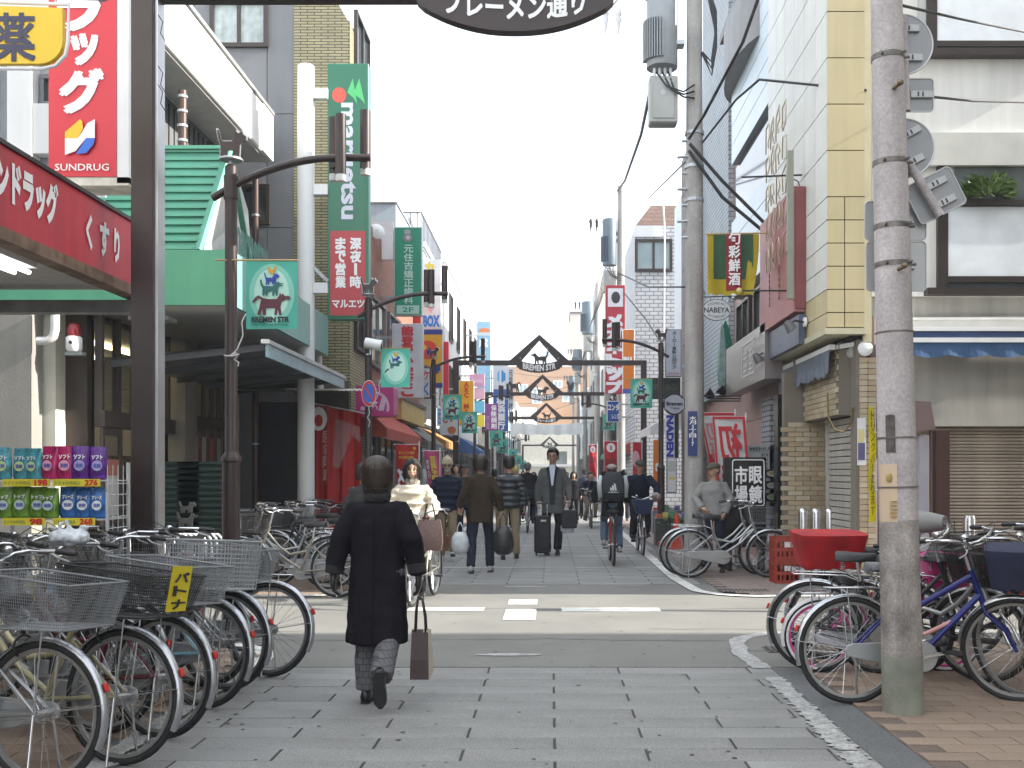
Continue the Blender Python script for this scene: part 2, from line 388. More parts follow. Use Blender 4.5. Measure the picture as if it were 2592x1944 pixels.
def brickmat(name, c1, c2, mort, bw, bh, ms=.012, axis='xz', bump=.4):
    if name in MATS: return MATS[name]
    m = bpy.data.materials.new(name); m.use_nodes = True; MATS[name] = m; t = m.node_tree; N = t.nodes; L = t.links; p = N['Principled BSDF']; p.inputs['Roughness'].default_value = .75
    tc = N.new('ShaderNodeTexCoord'); sx = N.new('ShaderNodeSeparateXYZ'); cb = N.new('ShaderNodeCombineXYZ'); ad = N.new('ShaderNodeMath'); ad.operation = 'ADD'
    L.new(tc.outputs['Object'], sx.inputs[0]); L.new(sx.outputs[0], ad.inputs[0]); L.new(sx.outputs[1], ad.inputs[1]); L.new(ad.outputs[0], cb.inputs[0]); L.new(sx.outputs[2], cb.inputs[1])
    br = N.new('ShaderNodeTexBrick'); L.new(cb.outputs[0], br.inputs[0]); br.inputs['Color1'].default_value = (*c1, 1); br.inputs['Color2'].default_value = (*c2, 1); br.inputs['Mortar'].default_value = (*mort, 1)
    br.inputs['Scale'].default_value = 1; br.inputs['Brick Width'].default_value = bw; br.inputs['Row Height'].default_value = bh; br.inputs['Mortar Size'].default_value = ms; br.inputs['Mortar Smooth'].default_value = .2
    n = N.new('ShaderNodeTexNoise'); n.inputs['Scale'].default_value = 2.5; L.new(tc.outputs['Object'], n.inputs[0]); mp_ = N.new('ShaderNodeMapRange'); mp_.inputs['To Min'].default_value = .8; mp_.inputs['To Max'].default_value = 1.15; L.new(n.outputs[0], mp_.inputs[0])
    v = N.new('ShaderNodeVectorMath'); v.operation = 'SCALE'; L.new(br.outputs[0], v.inputs[0]); L.new(mp_.outputs[0], v.inputs['Scale']); L.new(v.outputs[0], p.inputs['Base Color'])
    b = N.new('ShaderNodeBump'); b.inputs['Strength'].default_value = bump; b.inputs['Distance'].default_value = .01; b.invert = True; L.new(br.outputs['Fac'], b.inputs['Height']); L.new(b.outputs[0], p.inputs['Normal'])
    return m
BRONZE = mat('bronze_window_frame', (.055, .042, .035), .4, .4, .1)
GREYF = mat('grey_window_frame', (.22, .22, .23), .4, .5, .1)
CURT = mat('pale_curtain', (.5, .56, .54), .8, 0, .25, 6, streak=.15)
greywall = mat('grey_wall_panel', (.21, .215, .22), .7, 0, .08, 1.5, .1, 60, rnd=.04, streak=.06)
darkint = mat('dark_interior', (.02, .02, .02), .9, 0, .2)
yt = brickmat('olive_wall_tile', (.36, .32, .18), (.29, .26, .15), (.07, .065, .05), .235, .05, .009)

# ---- supermarket on the left corner beyond the side street
S = thing('supermarket_building', 'low supermarket with green ribbed roof, white eaves and brown framed glass front', 'building', (-5.5, 12, 0))
S.location = (0, 0, 0)
siding = mat('dark_grey_siding', (.13, .135, .14), .7, 0, .1, 2, streak=.15)
eave = mat('white_eaves', (.74, .74, .73), .55, 0, .06, 1.5, streak=.06)
MB().box(-14, -5.25, 12.35, 17.1, 3.45, 6.57).build('upper_wall', siding, S)
m = MB()
for i in range(24): m.box(-5.25, -5.235, 12.4 + i * .2, 12.41 + i * .2, 4.0, 6.5)
m.build('siding_seams', darkint, S, kind='stuff')
b = MB(); b.box(-14, -4.6, 12.2, 17.1, 6.57, 7.34); b.build('eaves_fascia', eave, S, bevel=.02)
MB().box(-14, -4.57, 12.17, 17.13, 7.345, 7.40).build('roof_capping', mat('grey_capping', (.25, .25, .25), .5), S)
MB().box(-4.6, -4.585, 16.5, 17.1, 6.58, 7.33).build('eaves_end_panel', eave, S)
MB().box(-5.2, -4.66, 12.3, 17.0, 6.54, 6.566).build('soffit', mat('soffit_beige', (.42, .41, .38), .7), S)
# white piers and wall above, behind the tall red sign
MB().box(-14, -5.26, 12.22, 12.345, 4.3, 6.56).build('front_wall', mat('pale_blue_grey_wall', (.42, .45, .47), .7), S)
for x0, x1 in ((15, 68), (112, 128), (-60, -20)):
    MB().box(wx(x0, 12), wx(x1, 12), 12.0, 12.21, 4.2, 6.56).build('white_pier', eave, S)
MB().box(wx(70, 12), wx(110, 12), 12.02, 12.2, wz(330, 12), wz(222, 12)).build('white_beam', eave, S)
win(S, 'y-', 12.21, wx(72, 12), wx(108, 12), wz(218, 12), wz(150, 12), GREYF, mull=0)
# ground floor pillars
pl = mat('grey_beige_pillar', (.25, .24, .215), .8, 0, .1, 2, .2, 50, streak=.08)
MB().box(-8.5, wx(68, 11.95), 11.95, 12.2, 0, 3.38).build('corner_wall', pl, S)
MB().box(wx(90, 12.25), wx(120, 12.25), 12.25, 12.5, 0, 3.38).build('pillar', mat('cream_pillar', (.5, .49, .42), .75, 0, .1), S)
MB().box(-5.97, -5.6, 12.5, 12.62, 0, 3.38).build('pillar', BRONZE, S)
ppw = mat('white_pvc_pipe', (.62, .62, .6), .4)
MB().tube([(-5.9, 11.9, 2.95), (-5.78, 11.9, 2.95), (-5.72, 11.9, 3.0), (-5.7, 11.9, 3.08), (-5.7, 11.9, 3.4)], .05, 10).build('drain_pipe', ppw, S, smooth=60)
# glass front, parallel to the street
frm = mat('brown_shop_frame', (.105, .088, .078), .45, .3, .1)
GX = -5.5
mm = MB()
for y in (12.65, 13.15, 13.7, 14.3, 14.85): mm.box(GX - .06, GX + .03, y - .035, y + .035, 2.2, 3.38)
mm.build('upper_mullions', frm, S)
MB().box(GX - .07, GX + .06, 12.62, 15.0, 2.0, 2.2).build('transom', frm, S)
gl = mat('shop_glass', (.10, .11, .11), .05, 0, 0, alpha=.28, spec=.8)
for a, c in ((12.69, 13.12), (13.19, 13.67), (13.74, 14.26), (14.34, 14.81)): MB().box(GX - .02, GX - .01, a, c, 2.2, 3.36).build('pane', gl, S)
for a, c, o in ((12.62, 13.2, 0), (13.75, 14.35, .03)):
    d = MB(); d.box(GX + o, GX + .04 + o, a, a + .06, 0, 1.99); d.box(GX + o, GX + .04 + o, c - .06, c, 0, 1.99); d.box(GX + o, GX + .04 + o, a + .06, c - .06, 0, .12); d.box(GX + o, GX + .04 + o, a + .06, c - .06, 1.9, 1.99)
    dd = d.build('sliding_door', frm, S); MB().box(GX + .01 + o, GX + .02 + o, a + .06, c - .06, .12, 1.9).build('pane', gl, dd)
    MB().box(GX + .025 + o, GX + .03 + o, a + .1, c - .1, .9, 1.6).build('poster', paint(.6, .62, .64), dd)
    MB().box(GX + .031 + o, GX + .034 + o, a + .1, c - .1, 1.4, 1.6).build('poster', paint(.5, .2, .15), dd)
MB().cbox((GX + .09, 13.5, 2.09), (.06, .18, .05)).build('door_sensor', WHITE, S)
# interior seen through the glass
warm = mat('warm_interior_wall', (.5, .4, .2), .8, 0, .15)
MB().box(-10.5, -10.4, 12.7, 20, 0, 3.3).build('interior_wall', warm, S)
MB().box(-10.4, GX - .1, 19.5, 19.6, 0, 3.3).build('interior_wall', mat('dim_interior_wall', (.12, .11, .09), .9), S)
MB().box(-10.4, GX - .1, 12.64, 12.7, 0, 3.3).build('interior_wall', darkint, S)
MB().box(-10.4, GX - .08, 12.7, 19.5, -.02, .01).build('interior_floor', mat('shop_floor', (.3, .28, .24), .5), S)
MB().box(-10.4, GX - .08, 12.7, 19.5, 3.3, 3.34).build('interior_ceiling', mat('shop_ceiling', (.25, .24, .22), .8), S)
MB().box(-6.25, -6.2, 13.2, 13.95, .0, 1.95).build('interior_screen', mat('warm_yellow_screen', (.55, .38, .12), .7), S)
tubem = mat('fluorescent_tube_lit', (1, .85, .5), .5, 0, 0, emit=5)
for i in range(5):
    MB().box(-6.4 - i * .8, -6.34 - i * .8, 12.9 + i * .3, 16.5, 3.22, 3.28).build('ceiling_light', tubem, S)
for i in range(4):
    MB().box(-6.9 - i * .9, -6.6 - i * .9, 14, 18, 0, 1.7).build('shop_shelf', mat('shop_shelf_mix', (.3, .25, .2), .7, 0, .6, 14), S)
# rest of glass front further along the street (dark)
MB().box(GX - .05, GX + .2, 15.0, 15.5, 0, 3.38).build('pillar', pl, S)
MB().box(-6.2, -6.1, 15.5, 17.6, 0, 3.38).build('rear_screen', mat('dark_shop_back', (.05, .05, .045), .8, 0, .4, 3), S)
mm = MB()
for i in range(6): mm.box(GX + .05, GX + .12, 15.55 + i * .36, 15.6 + i * .36, 0, 3.0)
mm.box(GX + .04, GX + .13, 15.5, 17.45, 2.15, 2.3); mm.box(GX + .04, GX + .13, 15.5, 17.45, 0, .15); mm.box(GX + .04, GX + .13, 15.5, 17.45, 3.0, 3.38)
mm.build('window_frames', frm, S)
for i in range(5): MB().box(GX + .07, GX + .075, 15.6 + i * .36, 15.91 + i * .36, .15, 2.15).build('pane', gl, S); MB().box(GX + .07, GX + .075, 15.6 + i * .36, 15.91 + i * .36, 2.3, 3.0).build('pane', gl, S)
for i, cc in ((0, (.5, .12, .08)), (1, (.55, .52, .5)), (2, (.5, .14, .1)), (3, (.42, .4, .38))):
    fl = MB(); y0 = 15.68 + i * .36
    fl.add([(GX + .09, y0, .7), (GX + .09, y0 + .2, .7), (GX + .09, y0 + .2, 2.0), (GX + .09, y0, 2.0)], [(0, 1, 2, 3)]); fl.build('poster_strip', paint(*cc), S)
# canopy, green band, ceiling
green = mat('green_fascia_paint', (.075, .29, .17), .45, 0, .08, 1.2, streak=.06)
teal = mat('teal_fascia_paint', (.16, .36, .33), .35, 0, .08, 1)
MB().box(-9.5, -3.72, 12.0, 12.06, 3.38, 4.02).build('canopy_fascia', green, S)
MB().box(-3.75, -3.70, 12.065, 17.2, 3.385, 4.02).build('canopy_fascia_side', teal, S)
MB().box(-9.5, -3.76, 12.07, 17.2, 3.385, 3.44).build('canopy_ceiling', mat('canopy_ceiling_grey', (.45, .45, .43), .7, 0, .06), S)
MB().box(-9.5, -3.76, 12.07, 17.2, 3.98, 4.02).build('canopy_top', greywall, S)
MB().cbox((-5.0, 13.0, 3.36), (.5, .3, .05)).build('ceiling_box', WHITE, S)
gr = mat('green_ribbed_metal', (.10, .34, .24), .38, .2, .1, 2)
x_tr = wx(487, 12.35); x_br = wx(425, 12.05); zt = wz(322, 12.4)
m = MB(); m.add([(-9.5, 12.05, 4.02), (x_br, 12.05, 4.02), (x_tr, 12.45, zt), (-9.5, 12.45, zt)], [(0, 1, 2, 3)])
m.add([(-9.5, 12.5, 4.02), (x_br, 12.5, 4.02), (x_tr, 12.52, zt), (-9.5, 12.52, zt)], [(3, 2, 1, 0)]); m.build('roof_slope', gr, S)
NR = 13
for i in range(NR):
    t = i / (NR - 1); z = 4.03 + (zt - 4.06) * t; y = 12.05 + .4 * t; xr = x_br + (x_tr - x_br) * t
    MB().box(-9.5, xr, y - .035, y + .03, z, z + .028).build('roof_rib', gr, S)
MB().bar((x_br + .02, 12.03, 4.02), (x_tr + .02, 12.42, zt), .10, .05).build('roof_edge_trim', gr, S)
MB().box(-9.5, x_tr + .04, 12.38, 12.5, zt, zt + .04).build('roof_ridge', gr, S)
m = MB(); y2 = 14.3
m.quad((x_br + .06, 12.1, 4.03), (wx(548, y2), y2, 4.03), (wx(536, y2), y2, wz(455, y2)), (x_tr + .04, 12.42, zt - .02)); m.build('gable_panel', mat('white_gable', (.6, .6, .58), .6), S)
m = MB(); m.bar((x_tr + .03, 12.42, zt), (wx(546, y2), y2 + .02, 4.05), .07, .05); m.build('gable_trim', gr, S)
# gable lettering in raised letters along the slope
lt = MB()
a = Vector((x_br + .25, 12.45, 0)); d = Vector((wx(548, y2) - x_br - .06, y2 - 12.1, 0)).normalized(); nrm = Vector((d.y, -d.x, 0))
V, P, bb = glyphs('maruetsu', .05)
for (p, q) in [(0, 0)]:
    lt.add([(a + d * ((vx - bb[0]) / (bb[1] - bb[0]) * 1.65) + nrm * .05 + Vector((0, 0, 4.12 + (vz - bb[2]) / (bb[3] - bb[2]) * .42))) for vx, vz in V], P)
lt.build('raised_lettering', mat('green_lettering', (.02, .16, .12), .4), S)
# pipes
PB = mat('brown_downpipe', (.07, .045, .035), .35, .3)
for x, y, z0, z1 in ((wx(393, 12.6), 12.62, 5.2, wz(195, 12.6)), (wx(552, 17.3), 17.3, 0, wz(385, 17.3))):
    o = MB(); o.cyl((x, y, z0), (x, y, z1), .055, n=10); o.build('downpipe', PB, S, smooth=50)
    for k in range(5):
        z = z0 + (z1 - z0) * (k + .5) / 5; MB().cyl((x, y, z), (x, y, z + .03), .064, n=10).build('pipe_clip', STEEL, S)
MB().box(wx(508, 17.2), wx(516, 17.2), 17.2, 17.26, 0, 4.2).build('metal_trim', mat('champagne_trim', (.5, .42, .28), .35, .6), S)
# red alarm lamp on a white base
A = thing('alarm_lamp', 'red dome warning lamp on white base under the supermarket ceiling', 'lamp', (wx(160, 12.1), 12.1, 2.85))
MB().lathe([(.07, 0), (.09, .03), (.09, .16), (.07, .18)], n=14).build('base', WHITE, A, smooth=50)
MB().lathe([(.075, .18), (.075, .26), (.055, .32), (.01, .335)], n=14).build('lamp_dome', mat('dark_red_lens', (.22, .01, .02), .25), A, smooth=60)
MB().ell((0, -.09, .1), (.022, .01, .022), 10, 6).build('speaker_hole', BLACKP, A); MB().box(-.1, .1, -.02, .1, -.04, 0).build('bracket', STEEL, A)

# ---- lean-to glass canopy over the bicycle parking
C_ = thing('glass_canopy', 'bluish translucent lean-to canopy over the parked bicycles', 'canopy', (-3.4, 14.5, 0))
C_.location = (0, 0, 0)
poly = mat('blue_polycarbonate', (.32, .46, .52), .2, 0, .1, alpha=.75)
MB().box(-3.42, -3.39, 12.4, 17.0, 2.82, 2.98).build('front_panel', poly, C_)
MB().box(-3.46, -3.37, 12.35, 17.05, 2.98, 3.03).build('gutter', ALU, C_)
for y in (12.5, 13.6, 14.7, 15.8, 16.9): MB().bar((-3.45, y, 2.95), (-5.3, y, 2.75), .05, .08).build('roof_arm', mat('dark_grey_steel', (.07, .075, .08), .5, .3), C_)
MB().add([(-3.45, 12.4, 3.0), (-3.45, 17, 3.0), (-5.4, 17, 2.8), (-5.4, 12.4, 2.8)], [(0, 1, 2, 3)]).build('roof_sheet', mat('smoky_polycarbonate', (.10, .12, .13), .3, alpha=.85), C_)

# ---- grey apartment block with tiled end
A2 = thing('apartment_building', 'grey panelled apartment block with a strip of narrow olive tiles on its corner', 'building')
AY = 17.7; xm = wx(636, AY); xe = wx(757, AY); x_l = wx(300, AY)
MB().box(-14, xe - .02, AY + .05, 19.6, 0, 9.2).build('core_wall', greywall, A2)
MB().box(-14, xm, AY + .05, 19.6, 9.2, 13).build('core_wall', greywall, A2)
zt_ = [wz(y, AY) for y in (-90, 250, 618, 980)]
for i, (x0, x1) in enumerate(((-9.5, wx(420, AY)), (wx(420, AY), wx(577, AY)), (wx(577, AY), xm))):
    for z0, z1 in ((wz(1010, AY), wz(842, AY)), (wz(842, AY), wz(613, AY)), (wz(613, AY), wz(492, AY)), (wz(492, AY), wz(246, AY)), (wz(246, AY), wz(0, AY)), (wz(0, AY), 11.5)):
        MB().box(x0 + .006, x1 - .006, AY, AY + .05, z0 + .006, z1 - .006).build('wall_panel', greywall, A2)
MB().prism([(xm, 3.0), (xe, 3.0), (xe, wz(54, AY)), (wx(729, AY), wz(5, AY)), (wx(700, AY), 10.5), (xm, 10.5)], AY - .03, AY + .045).build('tiled_wall', yt, A2)
MB().box(xe - .03, xe, AY + .05, 19.6, 0, wz(54, AY)).build('side_wall', yt, A2)
win(A2, 'y-', AY, wx(455, AY), wx(580, AY), wz(104, AY), wz(2, AY), BRONZE, CURT, 1, .07)
win(A2, 'y-', AY, wx(520, AY), wx(584, AY), wz(486, AY), wz(400, AY), BRONZE, GLASS, 0, .06)
for z in (3.6, 6.0, 8.2): win(A2, 'x+', xe, 18.0, 19.3, z, z + 1.3, BRONZE, GLASS, 1)
# black box for the shade inside the garage opening, and corrugated porch roof
MB().box(wx(560, 17.55), wx(646, 17.55), AY - .16, AY - .04, 0, wz(868, 17.6)).build('garage_shade', darkint, A2)
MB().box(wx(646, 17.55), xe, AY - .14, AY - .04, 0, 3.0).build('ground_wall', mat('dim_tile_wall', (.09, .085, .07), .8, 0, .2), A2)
MB().box(wx(560, 17.5), wx(646, 17.5), AY - .2, AY - .16, wz(868, 17.5), wz(852, 17.5)).build('lintel', greywall, A2)
m = MB(); x0 = wx(528, 17); x1 = wx(792, 16.6)
n = 60; top = []
for i in range(n + 1):
    x = x0 + (x1 - x0) * i / n; z = 2.74 + .018 * (i % 2); top.append((x, z))
m.add([(x, 16.5, z) for x, z in top] + [(x, 17.65, z + .12) for x, z in top], [(i, i + 1, n + 2 + i, n + 1 + i) for i in range(n)]); m.build('corrugated_roof', mat('dirty_corrugated_sheet', (.38, .36, .28), .6, .2, .3, 8), A2)
MB().tube([(wx(684, 17.3), 17.5, wz(690, 17.4)), (wx(684, 17.3), 17.5, wz(800, 17.4)), (wx(686, 17.3), 17.55, wz(838, 17.4))], .05, 8).build('white_pipe', ppw, A2, smooth=60)

# ---- generic street house
def house(label, name, x0, x1, y0, y1, h, wall, side, wins=(), ground=None, cat='building', top=None, fr=None, pane=None, gz=2.9):
    o = thing(name, label, cat)
    MB().box(x0, x1, y0, y1, gz if ground else 0, h).build('wall', wall, o)
    fx = x1 if side == 'x+' else x0
    if ground:
        MB().box(x0 + (.3 if side == 'x-' else 0), x1 - (.3 if side == 'x+' else 0), y0 + .03, y1 - .03, 0, gz - .003).build('shop_front', ground, o)
        gx = x1 - .3 if side == 'x+' else x0 + .3
        n = max(1, int((y1 - y0) / 3)); q = (y1 - y0) / n
        for i in range(n): win(o, side, gx, y0 + i * q + .3, y0 + (i + 1) * q - .3, .15, 2.3, fr or GREYF, GLASS, 2, .05, 'shop_window', .05)
    for (u0, u1, z0, z1) in wins: win(o, side, fx, u0, u1, z0, z1, fr or GREYF, pane or GLASS, 1, .05, out_=.06)
    if top: MB().box(x0 - .06, x1 + .06, y0 - .04, y1 + .04, h + .003, h + top).build('parapet', WHITE, o)
    return o
shopdark = mat('dim_shop_front', (.10, .085, .075), .7, 0, .4, 1.5)
redbrick = brickmat('red_brick_wall', (.36, .12, .07), (.29, .09, .055), (.2, .15, .12), .22, .075)
creamw = mat('cream_render', (.55, .52, .44), .8, 0, .1, 1, streak=.08); whitew = mat('white_render', (.70, .70, .68), .8, 0, .08, 1, streak=.1)
bluew = mat('pale_blue_cladding', (.42, .50, .54), .6, 0, .1, 1, streak=.1); greyw = mat('mid_grey_render', (.30, .31, .32), .8, 0, .1, 1, streak=.1)
b3 = house('red brick shop house with a white plant room on its flat roof', 'brick_building', -10, -3.6, 19.75, 30, 6.4, redbrick, 'x+', [(20.5, 22.3, 3.6, 5.0), (25.2, 26.6, 3.6, 5.0), (27.5, 29.3, 3.6, 5.0), (22.8, 24.3, 3.6, 5.0)], shopdark)
MB().box(-9, wx(903, 28), 24, 30, 6.405, wz(440, 24)).build('plant_room', bluew, b3)
MB().box(-9.02, wx(903, 28) + .03, 23.97, 30, wz(440, 24) + .003, wz(436, 24)).build('roof_rim', greyw, b3)
b4 = house('glass fronted low building with a blue railed roof terrace', 'terrace_building', -10, -3.7, 30, 35.5, 8.0, bluew, 'x+', [(31, 34.5, 3.6, 5.2), (31, 34.5, 5.8, 7.4)], shopdark, top=.15)
m = MB()
for i in range(16): m.box(wx(915, 34) , wx(915, 34) + .03, 30.2 + i * .34, 30.23 + i * .34, 8.15, 9.0); m.box(-3.78, -3.75, 30.2 + i * .34, 30.23 + i * .34, 8.15, 9.0)
for i in range(8): m.box(-5.3 + i * .2, -5.27 + i * .2, 30.1, 30.13, 8.15, 9.0)
m.box(-3.79, -3.74, 30.1, 35.5, 9.0, 9.05); m.box(-5.4, -3.8, 30.09, 30.14, 9.0, 9.05); m.build('railing', GREYF, b4)
b5 = house('long white building with tall dark windows on its upper floors', 'white_building', -10, -3.65, 35.6, 52, 8.7, whitew, 'x+', [(y, y + 1.2, z, z + 1.7) for y in (37, 40, 43, 46, 49) for z in (3.6, 6.2)], shopdark, fr=BRONZE, top=.15)
b6 = house('cream building with arched balcony openings', 'cream_building', -10, -3.6, 52.1, 68, 8.6, creamw, 'x+', [(y, y + 1.6, z, z + 1.5) for y in (54, 57.5, 61, 64.5) for z in (3.6, 6.2)], shopdark, fr=BRONZE)
for y in (54.8, 58.3, 61.8, 65.3):
    q = MB(); pts = [(y - .9 , 7.4)] + [(y - .9 * cos(pi * i / 10), 7.4 + .8 * sin(pi * i / 10)) for i in range(11)]
    q.add([(-3.57, a, c) for a, c in pts], [tuple(range(len(pts)))]); q.build('arch', BRONZE, b6)
house('grey shop house with a turquoise roof edge', 'grey_building', -10, -3.55, 68.1, 84, 8.2, greyw, 'x+', [(y, y + 1.6, z, z + 1.4) for y in (70, 74, 78) for z in (3.6, 6.0)], shopdark)
house('pale blue shop house near the far end of the left row', 'shop_building', -10, -3.5, 84.1, 100, 7.6, bluew, 'x+', [(y, y + 1.6, z, z + 1.4) for y in (86, 90, 94) for z in (3.6, 5.8)], shopdark)
house('cream shop house at the far end of the left row', 'shop_building', -10, -3.3, 100.1, 116, 8.4, creamw, 'x+', [(102, 105, 3.6, 5), (108, 111, 3.6, 5)], shopdark)

# ================================================================ RIGHT SIDE
# ---- corner building with yellow panels
Y1 = 12.0; XR = 3.2
R1 = thing('corner_shop_building', 'corner building of cream and yellow panels above a closed tiled shop', 'building')
yel = mat('yellow_wall_panel', (.50, .43, .25), .5, 0, .06, 2, .05, 40, rnd=.035, streak=.07)
crm = mat('cream_white_wall_panel', (.62, .62, .57), .45, 0, .06, 2, .05, 40, rnd=.03, streak=.07)
jm = mat('dark_panel_joint', (.10, .08, .05), .8)
xf1 = wx(1868, Y1)
MB().box(XR + .02, xf1, Y1 + .021, 15.25, 3.112, 9.6).build('wall_core', jm, R1)
rows = [wz(y, Y1) for y in (707, 675, 625, 575, 525, 475, 425)]
for i in range(6):
    z0, z1 = rows[i], rows[i + 1]
    for x0, x1 in ((XR, XR + (xf1 - XR) * .47), (XR + (xf1 - XR) * .47, xf1)):
        MB().box(x0 + .006, x1 - .006, Y1, Y1 + .02, z0 + .006, z1 - .006).build('wall_panel', yel, R1)
z = rows[-1]; rows2 = [z]
while z < 9.4: z += .537; rows2.append(z)
for i in range(len(rows2) - 1): MB().box(XR + .006, xf1 - .006, Y1, Y1 + .02, rows2[i] + .006, rows2[i + 1] - .006).build('wall_panel', yel, R1)
allr = rows + rows2[1:]
for i in range(len(allr) - 1):
    z0, z1 = allr[i], allr[i + 1]
    for k in range(6):
        a = Y1 + .006 + k * .54; MB().box(XR, XR + .02, a, a + .528, z0 + .006, z1 - .006).build('wall_panel', yel if z1 < rows[3] else crm, R1)
MB().box(xf1 - .004, xf1 + .09, Y1 + .03, Y1 + .3, 2.95, 9.6).build('edge_trim', mat('cream_trim', (.52, .48, .33), .6), R1)
MB().box(XR - .03, xf1 + .02, Y1 - .03, 15.25, 3.04, 3.11).build('overhang_edge', mat('pale_yellow_edge', (.5, .47, .33), .6), R1)
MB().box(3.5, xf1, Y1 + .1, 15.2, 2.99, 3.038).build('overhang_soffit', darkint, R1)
GXR = 3.52
wtile = [mat('tan_wall_tile', (.36, .28, .18), .55, 0, .1, 4, rnd=.12), mat('pale_tan_wall_tile', (.40, .34, .24), .55, 0, .1, 4, rnd=.12)]
grout = mat('tile_grout', (.17, .15, .12), .9)
MB().box(3.3, xf1, Y1 + 2.0, Y1 + 2.1, 0, 2.985).build('recess_wall', grout, R1)
MB().box(GXR + .04, xf1 + .02, Y1 + .06, Y1 + .3, 0, 2.985).build('corner_pillar', grout, R1)
MB().box(3.15, 3.45, Y1 + 1.98, Y1 + 2.12, 0, 2.8).build('recess_pillar', grout, R1)
MB().box(GXR - .1, GXR + .12, Y1 + .3, Y1 + 1.96, 2.12, 2.985).build('lintel_beam', grout, R1)
loc1 = []
for r in range(42):
    for c in range(8):
        x = 3.20 + c * .2 + (.1 if r % 2 else 0)
        if x < 4.05: loc1.append((x, Y1 + 1.972, .04 + r * .066))
loc1 = [l for l in loc1 if l[2] < 2.1]
pieces(R1, 'wall_tile', (.193, .016, .059), wtile, loc1, cap=300)
loc2 = []
for r in range(42):
    for c in range(2): loc2.append((GXR + .10 + c * .1 + .02, Y1 + .053, .04 + r * .066))
pieces(R1, 'pillar_tile', (.093, .014, .059), wtile, loc2, cap=300)
loc3 = [(GXR - .107, Y1 + .4 + c * .2 + (.1 if r % 2 else 0), 2.16 + r * .066) for r in range(12) for c in range(8)]
pieces(R1, 'lintel_tile', (.012, .193, .059), wtile, loc3, cap=300)
shut = mat('shutter_metal', (.42, .40, .36), .5, .3, .12, 3, streak=.12, rnd=.03)
shutb = mat('beige_rusty_shutter', (.40, .35, .29), .6, .2, .35, 2.5, rnd=.13)
SH = thing('roller_shutter', 'narrow closed roller shutter beside the tan tiled wall', 'shutter', (GXR + .05, Y1 + .35, 0))
for i in range(27): MB().box(0, .02, 0, .95, i * .078, i * .078 + .066).build('slat', shut, SH, bevel=.004)
MB().box(.021, .03, 0, .95, 0, 2.12).build('backing', BLACKP, SH); MB().box(-.03, .04, .951, 1.0, 0, 2.12).build('guide_rail', shut, SH)
# retracted awning
AW = thing('awning', 'rolled in awning with torn grey scalloped fringe under the cream overhang', 'awning', (0, 0, 0))
ax = 3.40
MB().box(ax - .09, ax - .02, 12.3, 15.1, 2.90, 2.96).build('front_bar', WHITE, AW)
fr_ = MB(); n = 56; P0 = []; P1 = []
for i in range(n + 1):
    y = 12.32 + 2.76 * i / n; P0.append((ax - .085, y, 2.90)); P1.append((ax - .10 - .02 * sin(i * 1.1), y, 2.62 - .035 * abs(sin(i * pi / 4)) + .02 * sin(i * 2.3)))
fr_.add(P0 + P1, [(i, i + 1, n + 2 + i, n + 1 + i) for i in range(n)]); fr_.build('fringe', mat('faded_blue_grey_cloth', (.13, .15, .19), .9, 0, .25, 6, .3, 30), AW)
MB().cyl((3.58, 12.2, 2.86), (3.58, 15, 2.86), .07, n=12).build('roller', mat('pale_canvas', (.4, .4, .38), .8), AW)
MB().ell((3.66, 12.05, 2.88), (.09, .03, .09), 14, 6).build('crank_gear', WHITE, AW); MB().bar((3.41, 12.35, 2.93), (3.6, 12.15, 2.95), .04, .05).build('arm', WHITE, AW)
m = MB(); m.tube([(3.33, 12.45, 2.4), (3.34, 12.45, 2.1), (3.4, 12.4, 1.95), (3.48, 12.3, 1.92), (3.53, 12.2, 2.0), (3.55, 12.15, 2.2)], .012, 5); m.build('pull_chain', mat('brass', (.3, .22, .1), .4, .8), AW)

# ---- white building to the right, behind the pole
R0 = thing('white_corner_building', 'white rendered building with dark framed windows above a closed rusty shutter', 'building')
YW = 12.45; xl = wx(1884, YW)
MB().box(xl, 14, YW, 17, wz(640, YW), 9.2).build('upper_wall', whitew, R0)
MB().box(xl, 14, YW + .05, 17, 2.0, wz(640, YW) - .003).build('beam', mat('grey_beam_render', (.40, .39, .36), .85, 0, .12, 2, streak=.15), R0)
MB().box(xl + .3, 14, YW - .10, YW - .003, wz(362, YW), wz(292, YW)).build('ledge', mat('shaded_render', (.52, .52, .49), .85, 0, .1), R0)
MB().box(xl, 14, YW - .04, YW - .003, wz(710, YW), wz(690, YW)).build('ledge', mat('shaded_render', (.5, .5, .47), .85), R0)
BF = mat('black_brown_frame', (.03, .022, .02), .4, .2)
def bwin(x0, x1, z0, z1, nm='window'):
    f = MB(); t = .10
    f.box(x0, x1, YW - .07, YW - .002, z1 - t, z1); f.box(x0, x0 + t * 1.2, YW - .07, YW - .002, z0 + t, z1 - t); f.box(x0 - .15, x1, YW - .14, YW - .002, z0, z0 + t * .8)
    return f.build(nm, BF, R0)
xr = 6.4
w1 = bwin(wx(1998, YW), xr, wz(128, YW), 7.6); MB().box(wx(2012, YW), xr, YW - .06, YW - .012, wz(104, YW), wz(92, YW)).build('frame_bar', BF, w1)
MB().box(wx(2022, YW), xr, YW - .045, YW - .02, wz(92, YW), 7.5).build('white_blind', mat('white_blind', (.66, .70, .74), .5), w1)
MB().box(wx(2000, YW) - .1, wx(1998, YW) - .003, YW - .05, YW - .003, wz(120, YW), 7.5).build('alu_trim', ALU, R0)
w2 = bwin(wx(2022, YW), xr, wz(640, YW), wz(328, YW))
MB().box(wx(2060, YW), xr, YW - .03, YW - .01, wz(436, YW), wz(340, YW)).build('pane', mat('dim_glass', (.10, .12, .12), .1, 0, .3, 2), w2)
